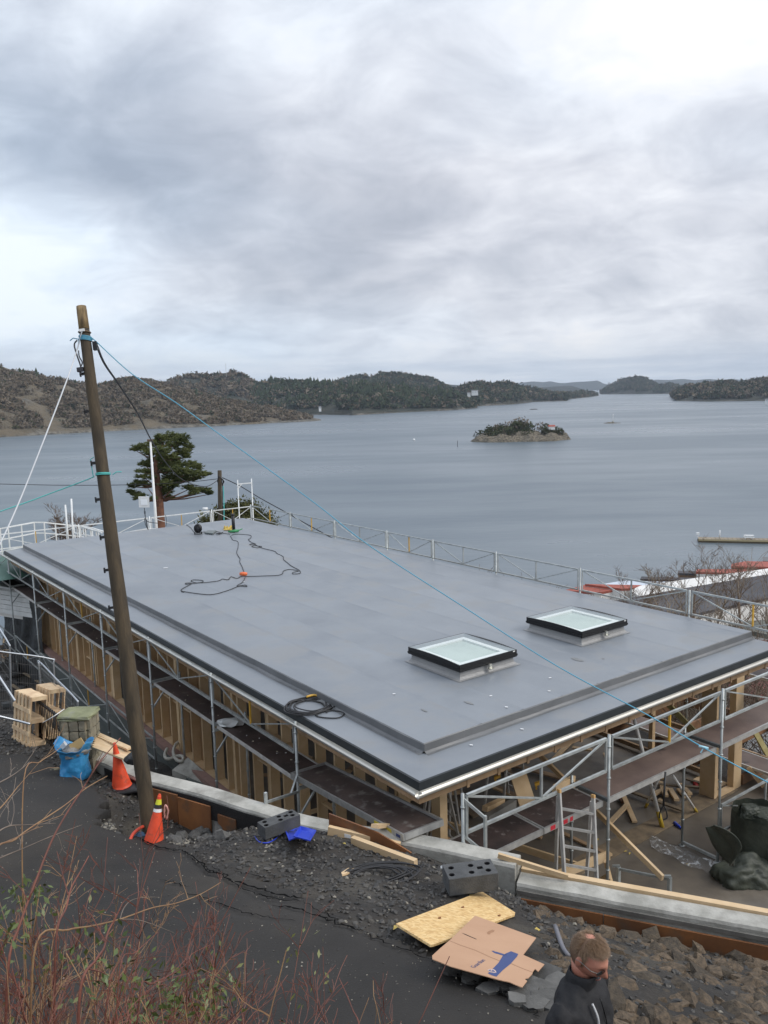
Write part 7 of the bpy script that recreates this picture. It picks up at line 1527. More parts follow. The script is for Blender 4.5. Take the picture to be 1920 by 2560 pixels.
# pallets on end
def pallet(label, a, b, h_, dpt, lean, m, seed):
    t = thing('wooden_pallet', label, 'pallet', a, 'wooden pallets by the gate'); x_ = (b-a); x_.z *= 1; L_ = x_.length; x_.normalize(); y_ = Vector((0, 0, 1)).cross(x_).normalized(); z_ = (Vector((0, 0, 1))+y_*lean).normalized(); y_ = z_.cross(x_).normalized()
    def bx(x0, x1, y0, y1, z0, z1, nm): mb = MB(); mb.obox(a+x_*(x0+x1)/2+y_*(y0+y1)/2+z_*(z0+z1)/2, x_*(x1-x0)/2, y_*(y1-y0)/2, z_*(z1-z0)/2); mb.build(nm, m, t)
    for f in (0, .47, .92): bx(0, L_, .022, dpt-.022, h_*f, h_*f+.075, 'bearer')
    for k in range(5): x0 = (L_-.10)*k/4; bx(x0, x0+.095, 0, .02, 0, h_, 'deck_board')
    for k in range(3): x0 = (L_-.10)*k/2; bx(x0, x0+.095, dpt-.02, dpt, 0, h_, 'deck_board')
    bx(0, L_, -.022, -.002, h_*.22, h_*.30, 'deck_board'); bx(0, L_, -.022, -.002, h_*.68, h_*.76, 'deck_board'); bx(0, L_, -.022, -.002, 0, h_*.06, 'deck_board')
pa_, pb_2 = GH(32, 1846), GH(78, 1872); hp_ = D(48, 1725, math.hypot(pa_.x, pa_.y)).z-pa_.z
pallet('front one of two pale wooden pallets standing on end left of the iron gate', pa_, pa_+(pb_2-pa_).normalized()*.78, hp_, .30, .12, poplar, 1)
sh = Vector((.30, .24, 0)); pallet('rear one of two pale wooden pallets standing on end left of the iron gate', pa_+sh, pa_+sh+(pb_2-pa_).normalized()*.62, hp_*1.02, .30, .12, poplar, 2)
# construction mesh fence panels
def mesh_fence(label, tl, tr, bl, br_, nv, seed, tr_bend=True):
    t = thing('mesh_fence', label, 'fence', bl, 'steel mesh fence panels'); mb = MB(); mb.tube(spline([bl, tl.lerp(bl, .12), tl+(tr-tl)*.04, tl.lerp(tr, .5), tr+(tl-tr)*.04, tr.lerp(br_, .12), br_], 5), .016, 7); mb.build('frame', mat('bright_steel', (.48, .51, .54), .35, .7), t)
    mb = MB()
    for k in range(1, nv): f = k/nv; mb.bar(tl.lerp(tr, f), bl.lerp(br_, f), .004, .004)
    for k in range(1, 7): f = k/7; mb.bar(tl.lerp(bl, f), tr.lerp(br_, f), .005, .005)
    mb.build('wire_mesh', mat('dark_wire', (.13, .13, .13), .5, .6), t)
mesh_fence('steel mesh fence panel with a rounded top tube before the debris at the far left', D(-130, 1610, 17.2), D(134, 1648, 17.2), D(-130, 1800, 17.2), D(137, 1800, 17.2), 46, 1)
mesh_fence('steel mesh fence panel running down to the stone pillar', D(96, 1652, 17.6), D(194, 1752, 14.8), D(110, 1800, 17.6), D(196, 1890, 14.8), 30, 2)
mesh_fence('partly visible steel mesh fence panel at the left edge', D(-60, 1480, 19.8), D(24, 1612, 18.1), D(-60, 1650, 19.8), D(30, 1770, 18.1), 20, 3)
cable('steel_tube', 'thin steel tube lying behind the pallets at the left edge', 'tube', [D(-40, 1782, 14.6), D(0, 1791, 14.6), D(45, 1802, 14.6), D(75, 1810, 14.5)], .02, mat('bright_steel'), 3)
lumber('steel_tube', 'steel tube leaning at the left edge beside the fence', D(-10, 1680, 16), D(37, 1752, 15.6), .03, .03, mat('bright_steel'), 'tube')
mb = MB(); q = GG(36, 1762, .04); mb.obox(q, Vector((.32, .15, -.02)), Vector((-.06, .1, 0)), Vector((0, 0, .06))); one(mb, 'fence_foot', mat('fence_foot_grey', (.09, .095, .095), .8), 'grey concrete fence foot behind the pallets', 'fence foot')
# debris of boards at the far left
for i in range(30):
    rr_ = random.Random(400+i); c = GG(rr_.uniform(-40, 95), rr_.uniform(1625, 1690), rr_.uniform(.05, .35)); a = rr_.uniform(0, 3.14); d = Vector((math.cos(a), math.sin(a), rr_.uniform(-.3, .3)))*rr_.uniform(.12, .4)
    lumber('board_offcut', 'broken board in the pile of scrap wood at the far left', c-d, c+d, rr_.uniform(.07, .18), .025, [wood_w, wood_d, poplar, mat('pinkish_board', (.45, .27, .18), .8)][i % 4], 'board', 'scrap boards at the far left')
for i, (a, b, c_, d_, dd_) in enumerate([(60, 1690, 190, 1770, 19.5), (30, 1720, 130, 1790, 19), (140, 1660, 300, 1830, 19.5), (150, 1700, 290, 1850, 18.6), (165, 1780, 250, 1760, 18), (175, 1650, 330, 1790, 20.5)]):
    lumber('board', 'long weathered board lying in the dark gap between the scaffold and the fence', GG(a, b, .12), GG(c_, d_, .12), .10, .03, wood_w, 'board', 'weathered boards in the gap below the scaffold')
# black plastic hanging and heaps
blp = mat('black_plastic', (.012, .013, .014), .42, 0, 0, 4, (.02, .022, .024), bump=1.0, bscale=5, bdist=.05)
vs = []; nx2, ny2 = 26, 22; pA = W(19.95, -0.12, 0); pB = W(23.6, -0.5, 0)
for j in range(ny2+1):
    for i in range(nx2+1):
        f = i/nx2; q = pA.lerp(pB, f); g = j/ny2; vs.append((q.x+.16*mnoise.noise(Vector((f*6, g*3, 1))), q.y+.22*mnoise.noise(Vector((f*7, g*3, 5)))-.35*g*g, -5.75-g*3.7))
mb = MB(); mb.smooth = True; mb.add(vs, [(j*(nx2+1)+i, j*(nx2+1)+i+1, (j+1)*(nx2+1)+i+1, (j+1)*(nx2+1)+i) for j in range(ny2) for i in range(nx2)]); one(mb, 'black_plastic_sheet', blp, 'black plastic sheet hanging under the far end of the left scaffold', 'plastic sheet')
for i, (u, v, z_, s_) in enumerate([(22.0, -1.2, -9.6, .8), (20.5, -1.3, -9.7, .6), (23.4, -1.8, -9.6, .9)]): crumple('black_plastic_heap', ['black plastic heap under the far bay of the left scaffold', 'smaller black plastic heap beside the hanging sheet', 'dark plastic heap at the far left corner post'][i], 'plastic heap', W(u, v, z_), s_, s_*.7, s_*.6, blp, i+3, 4, .6)
crumple('black_sack', 'black plastic sack on the slab behind the wall near the first scaffold bay', 'sack', W(4.0, -0.45, -8.25), .35, .28, .40, blp, 11, 4, .45)
crumple('black_sack', 'black rubber sack at the end of the stacked boards beside the pole', 'sack', D(342, 1898, 12.6), .16, .12, .12, blp, 12, 3, .4)
# boards stacked between the pillar and the wall
for i in range(8):
    rr_ = random.Random(i+60); a = D(238+rr_.uniform(-4, 6), 1832+i*5.0, 14.4-.10*i); b = D(330-rr_.uniform(0, 12), 1882+i*2.4-(12 if i < 2 else 0), 13.2-.06*i); lumber('stacked_board', 'pale board in the stack lying between the stone pillar and the pole', a, b, .075, .028, wood, 'board', 'boards stacked between the pillar and the pole')
# white hoses in the pit, loose concrete piece
cable('white_hose', 'white corrugated hose coiled in the pit beside the wall', 'hose', [G(459, 1853, -8.12), G(445, 1856, -8.12), G(436, 1868, -8.12), G(434, 1885, -8.12), G(442, 1900, -8.12), G(455, 1903, -8.12), G(458, 1893, -8.12), G(445, 1890, -8.12), G(420, 1898, -8.12), G(412, 1888, -8.12), G(418, 1872, -8.12)], .04, mat('dirty_white_hose', (.42, .41, .36), .7), 5, 7)
mb = MB(); P_ = [G(430, 1925, -8.30), G(470, 1893, -8.05), G(520, 1938, -8.30), G(508, 1958, -8.36)]; mb.add([tuple(p_) for p_ in P_]+[(p_.x, p_.y, p_.z-.3) for p_ in P_], [(0, 1, 2, 3), (0, 3, 7, 4), (3, 2, 6, 7), (2, 1, 5, 6), (1, 0, 4, 5)]); one(mb, 'concrete_ramp', concrete, 'sloping bare concrete piece in the pit below the stud wall', 'ramp')
crumple('white_bracket', 'bundle of small white metal pieces lying on the left platform', 'metal pieces', W(5.3, -.52, PZ+.05), .22, .10, .10, mat('white_metal', (.6, .62, .62), .4, .3), 3, 2, .9)
for i in range(26):
    rr_ = random.Random(700+i); u = rr_.choice([rr_.uniform(5.8, 8.4), rr_.uniform(11, 21), rr_.uniform(3, 5)]); q = W(u, rr_.uniform(VO+.1, VI-.1), PZ+.004); mb = MB(); s_ = rr_.uniform(.006, .018); mb.obox(q, Vector((s_, 0, 0)), Vector((0, s_*.6, 0)), Vector((0, 0, .006))); one(mb, 'chip', [pw, mat('wood_chip', (.40, .36, .28), .8)][i % 2], 'tiny pale chip of debris on the dark left platform', 'chip', 'chips on the left platform')

# ------------------------------------------------------------------ inside the open front of the house and on the yard slab
ZS = -8.4
lumber('long_brace', 'long pale timber brace from under the roof down to the yard slab', D(1330, 1868, 14.9), G(1657, 2195, -7.33), .045, .095, wood, 'timber')
t = thing('steel_trestle', 'low galvanised steel trestle frame standing on the yard by the wall', 'trestle', G(1545, 2235, ZS)); q0, q1 = D(1546, 2172, 12.9), D(1674, 2198, 12.6)
mb = MB(); mb.bar(q0, q1, .03, .04); mb.build('top_rail', galv, t)
for q in (q0, q1): mb = MB(); mb.bar(up1(q, .03), Vector((q.x, q.y, ZS)), .06, .05); mb.build('leg', galv, t); mb = MB(); mb.bar(up1(q, .05)-RV*.10, up1(q, .05)+RV*.02, .03, .03); mb.build('hook', galv, t)
t = thing('saw_trestle', 'pale timber saw trestle behind the foot of the ladder', 'trestle', D(1450, 2210, 11.0)); 
for a, b, w_, h_ in ((D(1385, 2192, 12.3), D(1523, 2138, 13.0), .045, .14), (D(1396, 2183, 12.5), D(1525, 2132, 13.1), .12, .035), (D(1513, 2150, 12.9), G(1534, 2232, -8.35), .04, .09), (G(1470, 2222, -8.3), D(1522, 2190, 12.7), .04, .09)): mb = MB(); mb.bar(a, b, w_, h_); mb.build('timber', wood, t)
lumber('plank', 'pale timber lath sloping from the wall corner down behind the ladder', G(1245, 2138, WALL_Z+.05), G(1420, 2192, WALL_Z2+.06), .045, .06, wood)
lumber('plank', 'long pale plank on the yard from the corner post to behind the ladder', G(1100, 2055, -7.6), G(1445, 2165, -7.9), .04, .12, wood)
# props
whp = mat('white_prop', (.72, .72, .70), .4); yp = mat('prop_yellow', (.48, .33, .03), .5)
def prop(label, a, b, r_=.025, dark=False):
    t = thing('steel_prop', label, 'prop', b); mb = MB(); mb.tube([a, b.lerp(a, .12)], r_, 8); mb.build('tube', blackf if dark else whp, t); mb = MB(); mb.tube([b.lerp(a, .13), b], r_*1.25, 8); mb.build('foot', yp, t)
prop('white push pull prop with a yellow foot in the middle of the yard', W(.7, 5.6, -5.9), G(1656, 2070, ZS), .035)
prop('thin steel prop with a yellow foot left of the white push pull prop', D(1655, 1930, 15.5), G(1614, 2018, ZS), .022)
prop('thin steel prop with a yellow foot right of the white push pull prop', D(1682, 1938, 15.5), G(1742, 2030, ZS), .022)
mb = MB(); q = D(1658, 2045, 13.2); mb.tube(spline([q+Vector((-.06, 0, 0)), q+Vector((-.05, 0, .1)), q+Vector((.0, 0, .2)), q+Vector((.05, 0, .1)), q+Vector((.06, 0, 0)), q+Vector((0, 0, -.03))], 4), .012, 5); mb.tube([q+Vector((0, 0, .2)), D(1664, 1930, 13.4)], .018, 5); one(mb, 'black_strap', blackm, 'black strap hanging on the white push pull prop', 'strap')
# trestles and step ladders under the roof
def trestle(label, u, v, h_, ang, m=alu_d, w_=.45):
    c = W(u, v, ZS); t = thing('step_ladder', label, 'step ladder', c, 'step ladders under the roof'); a1 = Vector((math.cos(ang), math.sin(ang), 0)); a2 = Vector((-a1.y, a1.x, 0))
    for s_ in (-1, 1):
        for k in (-1, 1): mb = MB(); mb.bar(c+a1*k*.42+a2*s_*w_/2, c+a2*s_*w_/2*.8+a1*k*.04+Vector((0, 0, h_)), .025, .05); mb.build('leg', m, t)
    for k in range(1, int(h_/.28)): f = k*.28/h_; q = c+a1*(.42*(1-f)+.04*f)+Vector((0, 0, k*.28)); mb = MB(); mb.bar(q-a2*w_/2*(1-.2*f), q+a2*w_/2*(1-.2*f), .03, .025); mb.build('rung', m, t)
trestle('tall step ladder under the roof right of the diagonal brace', 2.6, 4.2, 2.6, .8); trestle('step ladder deeper under the roof behind the diagonal brace', 3.6, 3.4, 2.4, 2.0); trestle('step ladder near the corner post inside the house', 1.6, 1.6, 1.9, .4); trestle('low step ladder among boards inside the front', 2.2, 2.2, 1.5, 1.2)
lumber('osb_offcut', 'upright OSB strip leaning inside the open front of the house', D(1295, 1935, 13.3), D(1335, 2060, 12.7), .03, .28, wood, 'board', up=Vector((1, .2, 0)))
lumber('grey_beam', 'wide grey metal beam lying inside behind the end gate', D(1215, 2050, 12.9), D(1285, 2008, 13.6), .10, .14, mat('grey_metal_beam', (.30, .30, .29), .5, .4), 'beam')
lumber('timber_block', 'short pale timber block on the grey beam', D(1212, 2022, 13.1), D(1256, 2001, 13.6), .10, .08, wood, 'block')
lumber('timber_block', 'pale timber block at the end of the diagonal brace on the front platform', D(1385, 1975, 12.6), D(1434, 1950, 13.2), .06, .15, wood, 'block')
for i in range(46):
    rr_ = random.Random(900+i); u = rr_.uniform(.6, 6.5); v = rr_.uniform(.8, 8.0); a = rr_.uniform(0, 3.14); L_ = rr_.uniform(.12, .9)*(1 if i % 3 else 1.8); c = W(u, v, ZS+.03+.03*(i % 4)); d = Vector((math.cos(a), math.sin(a), rr_.uniform(-.02, .08)))*L_
    lumber('board_offcut', 'timber offcut lying on the slab inside the open front of the house', c-d, c+d, rr_.uniform(.05, .16), .035, [wood, wood_d, wood_w, wood][i % 4], 'board', 'timber offcuts on the slab')
for i, (a, b, c_, d_) in enumerate([(1675, 1972, 1692, 2000), (1650, 1955, 1665, 1990), (1700, 1960, 1725, 1985), (1635, 1985, 1668, 1970), (1640, 2010, 1655, 2000), (1560, 2005, 1545, 1985), (1350, 1860, 1390, 1845), (1250, 1845, 1300, 1880)]):
    lumber('timber_offcut', 'pale timber offcut near the feet of the steel props', G(a, b, ZS+.05), G(c_, d_, ZS+.09), .10, .05, wood if i != 5 else formply, 'board', 'pale offcuts near the props')
crumple('tool_box', 'small red plastic tool between the posts at the right corner', 'tool', G(1739, 1968, ZS), .07, .06, .10, mat('red_plastic', (.35, .02, .02), .5), 2, 2, .4)
# yellow levels or clamps hanging in the dark
for i, (a, b) in enumerate([(1240, 1915), (1243, 1942), (1345, 1958)]):
    q = D(a, b, 14.5-.5*(i == 2)); mb = MB(); mb.obox(q, Vector((.06, .02, .01)), Vector((0, .03, 0)), Vector((0, 0, .025))); mb.obox(q+Vector((-.03, 0, -.05)), Vector((.015, 0, 0)), Vector((0, .02, 0)), Vector((0, 0, .06))); one(mb, 'yellow_clamp', yellow, ['upper small yellow clamp hanging inside near the gutter', 'second yellow clamp hanging inside below the first', 'yellow machine part behind the front guard rail'][i], 'clamp')
# blue wedge and film on the yard
mb = MB(); q0, q1 = G(1686, 2057, ZS+.03), G(1706, 2073, ZS+.02); mb.tube([q0, q1], .03, 6, rr=[.04, .015]); one(mb, 'blue_wedge', bluep, 'small blue plastic wedge on the yard slab right of the props', 'wedge')
fm = bpy.data.materials.new('clear_film'); fm.use_nodes = True; _t = fm.node_tree; _p = _t.nodes['Principled BSDF']; _p.inputs['Base Color'].default_value = (.75, .76, .76, 1); _p.inputs['Roughness'].default_value = .22
_tc = nd(_t, 'ShaderNodeTexCoord'); _n = nd(_t, 'ShaderNodeTexNoise'); _n.inputs['Scale'].default_value = 5; _n.inputs['Detail'].default_value = 6; _n.inputs['Distortion'].default_value = 1.5; _t.links.new(_tc.outputs['Object'], _n.inputs['Vector'])
_t.links.new(ramp(_t, _n.outputs[0], [(.48, .10), (.56, .34), (.64, .80)]), _p.inputs['Alpha']); _b = nd(_t, 'ShaderNodeBump'); _b.inputs['Strength'].default_value = 1; _t.links.new(_n.outputs[0], _b.inputs['Height']); _t.links.new(_b.outputs[0], _p.inputs['Normal'])
vs = []; nx2, ny2 = 40, 8
for j in range(ny2+1):
    for i in range(nx2+1): f = i/nx2; g = j/ny2; x_ = 1625+f*190; yc = 2104+f*82; w_ = 13+7*math.sin(f*3)+3*math.sin(f*17); q = G(x_+(g-.5)*6, yc+(g-.5)*2*w_, ZS+.01); vs.append((q.x, q.y, ZS+.008+.05*abs(mnoise.noise(Vector((f*14, g*5, 0))))))
mb = MB(); mb.smooth = True; mb.add(vs, [(j*(nx2+1)+i, j*(nx2+1)+i+1, (j+1)*(nx2+1)+i+1, (j+1)*(nx2+1)+i) for j in range(ny2) for i in range(nx2)]); one(mb, 'plastic_film', fm, 'long strip of clear crumpled plastic film lying on the yard slab', 'plastic film')
# rolled dark green tarpaulin
gt = mat('dark_green_tarp', (.055, .062, .044), .58, 0, 0, 3, (.026, .031, .023), bump=.9, bscale=5, bdist=.03, rvar=.15)
c = G(1895, 2160, ZS); t = thing('rolled_tarpaulin', 'big rolled dark green tarpaulin standing on the yard slab at the right edge', 'tarpaulin', c); n = 180; m_ = 14; vs = []
Ht = .98
for i in range(m_+1):
    f = i/m_
    for j in range(n):
        a = j/n*2*math.pi*3.2; rr3 = .50-.115*(j/n)*3.2/1.1; rr3 = max(rr3, .08)*(1+.07*mnoise.noise(Vector((math.cos(a)*2, math.sin(a)*2, f*2)))); vs.append((c.x+math.cos(a)*rr3, c.y+math.sin(a)*rr3, c.z+f*(Ht+.10*mnoise.noise(Vector((math.cos(a)*2, math.sin(a)*2, j*.02+4))))))
mb = MB(); mb.smooth = True; mb.add(vs, [(i*n+j, i*n+j+1, (i+1)*n+j+1, (i+1)*n+j) for i in range(m_) for j in range(n-1)]); mb.build('roll', gt, t)
def tarp_fold(nm, c_, rx, ry, rz, seed, rot=0):
    o = crumple(nm, 'x', 'x', c_, rx, ry, rz, gt, seed, 5, .42, 1.3); del o['label']; del o['category']; o.parent = t; o.location = Vector(c_)-Vector(t['_loc']); o.rotation_euler = (0, 0, rot)
tarp_fold('fold', G(1868, 2200, ZS), .50, .30, .40, 3.3); tarp_fold('fold', G(1935, 2170, ZS), .50, .35, .70, 7.1, .4); tarp_fold('fold', up1(c, Ht-.02)+Vector((-.18, -.05, 0)), .18, .10, .15, 9.4); tarp_fold('fold', up1(c, Ht-.05), .30, .27, .09, 2.4); tarp_fold('fold', G(1835, 2160, ZS), .22, .18, .22, 5.4)
vs = []
for j in range(13):
    for i in range(13):
        f = i/12; g = j/12; w_ = math.sin(math.pi*min(1, .08+g*.95))**.7; q = D(1768+g*62+(f-.15)*70*w_, 2064+g*100-(f-.5)*16*w_, 12.9-.3*f); vs.append((q.x+.04*math.sin(f*5), q.y+.06*mnoise.noise(Vector((f*3, g*3, 2))), max(q.z, ZS+.01)))
mb = MB(); mb.smooth = True; mb.add(vs, [(j*13+i, j*13+i+1, (j+1)*13+i+1, (j+1)*13+i) for j in range(12) for i in range(12)]); o = mb.build('loose_flap', gt, t); md = o.modifiers.new('s', 'SOLIDIFY'); md.thickness = .01

# ------------------------------------------------------------------ the person on the road
fz = 4.45; hc = D(1452, 2380, fz); gzp = gz(hc.x, hc.y)
yaw = math.radians(-38)                       # faces right and towards the camera
PR = thing('person', 'person with receding reddish brown hair and sunglasses in a black zip jacket', 'person', (hc.x, hc.y, gzp)); PR.rotation_euler = (0, 0, yaw)
Hh = hc.z-gzp        # head centre above ground
S_ = Hh/1.62
black_j = mat('black_jacket', (.017, .017, .019), .75, 0, 0, 12, (.024, .024, .026), bump=.25, bscale=40, spec=.3); trou = mat('dark_trousers', (.03, .033, .042), .8); skin = mat('skin', (.50, .235, .165), .5, 0, 0, 9, (.42, .17, .115), bump=.15, bscale=60); 
def loc_build(mb, name, m, mods=()):
    o = mb.build(name, m, None, (0, 0, 0)); o.parent = PR; o.location = (0, 0, 0); return o
def ring_loft(mb, rings, n=24):
    vs = []
    for (cx_, cy_, z_, rx, ry) in rings:
        for j in range(n): a = 6.283185*j/n; ca, sa = math.cos(a), math.sin(a); e = 2.5; k = (abs(ca)**e+abs(sa)**e)**(-1/e); vs.append((cx_+ca*rx*k, cy_+sa*ry*k, z_))
    m_ = len(rings); mb.smooth = True; mb.add(vs, [(i*n+j, i*n+(j+1) % n, (i+1)*n+(j+1) % n, (i+1)*n+j) for i in range(m_-1) for j in range(n)]+[tuple(range(n-1, -1, -1)), tuple((m_-1)*n+j for j in range(n))]); mb.smooth = False
K = S_
mb = MB(); ring_loft(mb, [(0*K, 0, .80*K, .13*K, .18*K), (0, 0, .90*K, .145*K, .195*K), (.01*K, 0, 1.0*K, .145*K, .185*K), (.02*K, 0, 1.12*K, .138*K, .185*K), (.02*K, 0, 1.24*K, .135*K, .198*K), (.01*K, 0, 1.33*K, .128*K, .205*K), (0, 0, 1.39*K, .112*K, .195*K), (-.01*K, 0, 1.435*K, .088*K, .155*K), (-.005*K, 0, 1.465*K, .072*K, .105*K), (.005*K, 0, 1.50*K, .066*K, .074*K), (.02*K, 0, 1.545*K, .062*K, .064*K)][:-1]+[(.012*K, 0, 1.52*K, .063*K, .067*K)])
for s_ in (-1, 1):
    ring = [Vector((-.005, s_*.165, 1.385))*K, Vector((-.015, s_*.222, 1.33))*K, Vector((-.03, s_*.25, 1.22))*K, Vector((-.03, s_*.265, 1.10))*K, Vector((.02, s_*.265, .98))*K, Vector((.08, s_*.25, .86))*K]; mb.tube(spline(ring, 4), .06, 16, rr=list(np.interp(np.linspace(0, 1, 21), [0, .2, .45, .7, 1], [.074*K, .074*K, .062*K, .054*K, .040*K])))
jk = loc_build(mb, 'jacket', black_j); md = jk.modifiers.new('r', 'REMESH'); md.mode = 'VOXEL'; md.voxel_size = .010; md.use_smooth_shade = True; md = jk.modifiers.new('s', 'SMOOTH'); md.iterations = 8; md.factor = .6
tx = bpy.data.textures.new('folds', 'CLOUDS'); tx.noise_scale = .11; tx.noise_depth = 2; md = jk.modifiers.new('d', 'DISPLACE'); md.texture = tx; md.strength = .030; md.mid_level = .5
mb = MB(); ring_loft(mb, [(0, 0, .78*K, .12*K, .17*K), (0, 0, .86*K, .14*K, .185*K), (0, 0, .95*K, .13*K, .175*K)])
for s_ in (-1, 1):
    fwd_ = .14 if s_ > 0 else -.12; mb.tube([Vector((0, s_*.09, .86))*K, Vector((fwd_*.5, s_*.095, .5))*K, Vector((fwd_, s_*.095, .09))*K], .08, 14, rr=[.095*K, .068*K, .058*K])
tr_ = loc_build(mb, 'trousers', trou); md = tr_.modifiers.new('r', 'REMESH'); md.mode = 'VOXEL'; md.voxel_size = .015; md.use_smooth_shade = True
for s_ in (-1, 1):
    fwd_ = .14 if s_ > 0 else -.12; mb = MB(); ring_loft(mb, [((fwd_+.06)*K, s_*.095*K, 0.0, .14*K, .050*K), ((fwd_+.06)*K, s_*.095*K, .05*K, .13*K, .048*K), ((fwd_+.01)*K, s_*.095*K, .10*K, .07*K, .045*K)], 16); loc_build(mb, 'shoe', blackm)
    hb = Vector((.08, s_*.25, .86))*K; mb = MB(); mb.tube([hb, hb+Vector((.02, 0, -.05))*K, hb+Vector((.035, 0, -.10))*K], .03, 8, rr=[.026*K, .038*K, .036*K])
    for k, (dy, ln) in enumerate(((-.027, .065), (-.009, .078), (.009, .074), (.027, .058))): f0 = hb+Vector((.035, dy, -.09))*K; mb.tube([f0, f0+Vector((.010, 0, -ln*.5))*K, f0+Vector((-.002, 0, -ln))*K], .009, 6, rr=[.0095*K, .009*K, .007*K])
    f0 = hb+Vector((.03, -s_*.03, -.04))*K; mb.tube([f0, f0+Vector((.02, -s_*.02, -.03))*K, f0+Vector((.025, -s_*.02, -.06))*K], .010, 6, rr=[.013*K, .011*K, .008*K]); loc_build(mb, 'hand', skin)
# head
HE = bpy.data.objects.new('head_pivot', None)
hx_, hz_ = .045*K, 1.62*K; tilt = math.radians(24); turn = math.radians(-6)
Mh = Matrix.Translation((hx_, 0, hz_)) @ Matrix.Rotation(turn, 4, 'Z') @ Matrix.Rotation(tilt, 4, 'Y')
def gau(x, y, z, c_, s_): return math.exp(-(((x-c_[0])/s_[0])**2+((y-c_[1])/s_[1])**2+((z-c_[2])/s_[2])**2))
def head_pt(th, ph):
    x, y, z = math.cos(ph)*math.cos(th), math.cos(ph)*math.sin(th), math.sin(ph)
    X_ = x*(.100 if x > 0 else .105); Y_ = y*.078; Z_ = z*(.118 if z > 0 else .120)
    if z < 0: k = 1-.28*(-z)**1.5; Y_ *= k; X_ *= (1-.10*(-z)) if x > 0 else (1-.42*(-z)**1.2)
    r_ = 1.0; fr = max(0, x)
    f = 0
    f += .030*gau(x, y, z, (1, 0, -.22), (.4, .13, .20)); f += .014*gau(x, y, z, (1, 0, -.05), (.4, .09, .22))          # nose
    f += .008*gau(x, y, z, (.92, 0, .22), (.4, .5, .13)); f -= .012*gau(x, y, z, (.9, .30, .04), (.3, .16, .11)); f -= .012*gau(x, y, z, (.9, -.30, .04), (.3, .16, .11))   # brow, sockets
    f += .007*gau(x, y, z, (.78, .48, -.22), (.3, .2, .18)); f += .007*gau(x, y, z, (.78, -.48, -.22), (.3, .2, .18))      # cheeks
    f += .008*gau(x, y, z, (.85, 0, -.55), (.3, .26, .09)); f -= .006*gau(x, y, z, (.85, 0, -.62), (.3, .22, .03)); f += .016*gau(x, y, z, (.62, 0, -.80), (.3, .30, .14))      # lips, chin
    n_ = Vector((X_, Y_, Z_)).normalized(); p_ = Vector((X_, Y_, Z_))+n_*f; return p_*K
nt_, np_ = 72, 56; vs = []; 
for i in range(np_+1):
    for j in range(nt_): vs.append(Mh @ head_pt(2*math.pi*j/nt_, -math.pi/2+math.pi*i/np_))
mb = MB(); mb.smooth = True; mb.add(vs, [(i*nt_+j, i*nt_+(j+1) % nt_, (i+1)*nt_+(j+1) % nt_, (i+1)*nt_+j) for i in range(np_) for j in range(nt_)])
mb.tube([Mh @ (Vector((-.02, 0, -.05))*K), Vector((.015, 0, 1.49))*K], .055, 16, rr=[.058*K, .060*K]); loc_build(mb, 'head', skin)
for s_ in (-1, 1):
    mb = MB(); vs = []
    for i in range(9):
        for j in range(12): a = 2*math.pi*j/12; b = -math.pi/2+math.pi*i/8; vs.append(Mh @ (Vector((-.012+math.cos(b)*math.cos(a)*.019, s_*(.080+math.cos(b)*math.sin(a)*.009), -.005+math.sin(b)*.034))*K))
    mb.smooth = True; mb.add(vs, [(i*12+j, i*12+(j+1) % 12, (i+1)*12+(j+1) % 12, (i+1)*12+j) for i in range(8) for j in range(12)]); loc_build(mb, 'ear', skin)
hairm = mat('reddish_brown_hair', (.19, .115, .062), .5); rs = np.random.RandomState(9); mb = MB(); vs = []; fs = []
def hairline(th, ph):   # True where hair grows
    z = math.sin(ph); x = math.cos(ph)*math.cos(th); y = math.cos(ph)*math.sin(th)
    lim = -.45 if x < -.25 else (-.12 if x < .10 else .52+.35*(x-.2)+.10*abs(y)); 
    crown = ((x+.40)/.25)**2+(y/.27)**2+((z-.88)/.5)**2
    return z > lim and crown > 1.0, crown
for k in range(15000):
    th = rs.uniform(-math.pi, math.pi); ph = math.asin(rs.uniform(-.55, 1)); okh, cr = hairline(th, ph)
    if not okh and not (cr <= 1.0 and math.sin(ph) > .5 and rs.rand() < .10): continue
    p_ = head_pt(th, ph); n_ = p_.normalized(); x, z = math.cos(ph)*math.cos(th), math.sin(ph)
    flow = Vector((.75 if x > -.35 else -.25, .30*math.sin(th)*math.cos(ph)+rs.randn()*.30, -.35-(.5 if z < .5 else 0)+rs.randn()*.22)); flow = (flow-n_*flow.dot(n_)).normalized(); L_ = K*(.022+.014*rs.rand()) if z > .3 else K*(.014+.010*rs.rand())
    if z > .75: flow = (flow+Vector((0, 0, .25))).normalized()
    sd_ = n_.cross(flow).normalized()*(.0008*K); lift = .14+.6*rs.rand()**3 if z > .4 else .10; a = p_-n_*.002; b = p_+flow*L_*.5+n_*L_*lift*.5; c_ = p_+flow*L_+n_*L_*lift*.55
    o_ = len(vs); vs += [Mh @ (a-sd_), Mh @ (a+sd_), Mh @ (b+sd_*.9), Mh @ (b-sd_*.9), Mh @ c_]; fs += [(o_, o_+1, o_+2, o_+3), (o_+3, o_+2, o_+4)]
mb.add(vs, fs); loc_build(mb, 'hair', hairm)
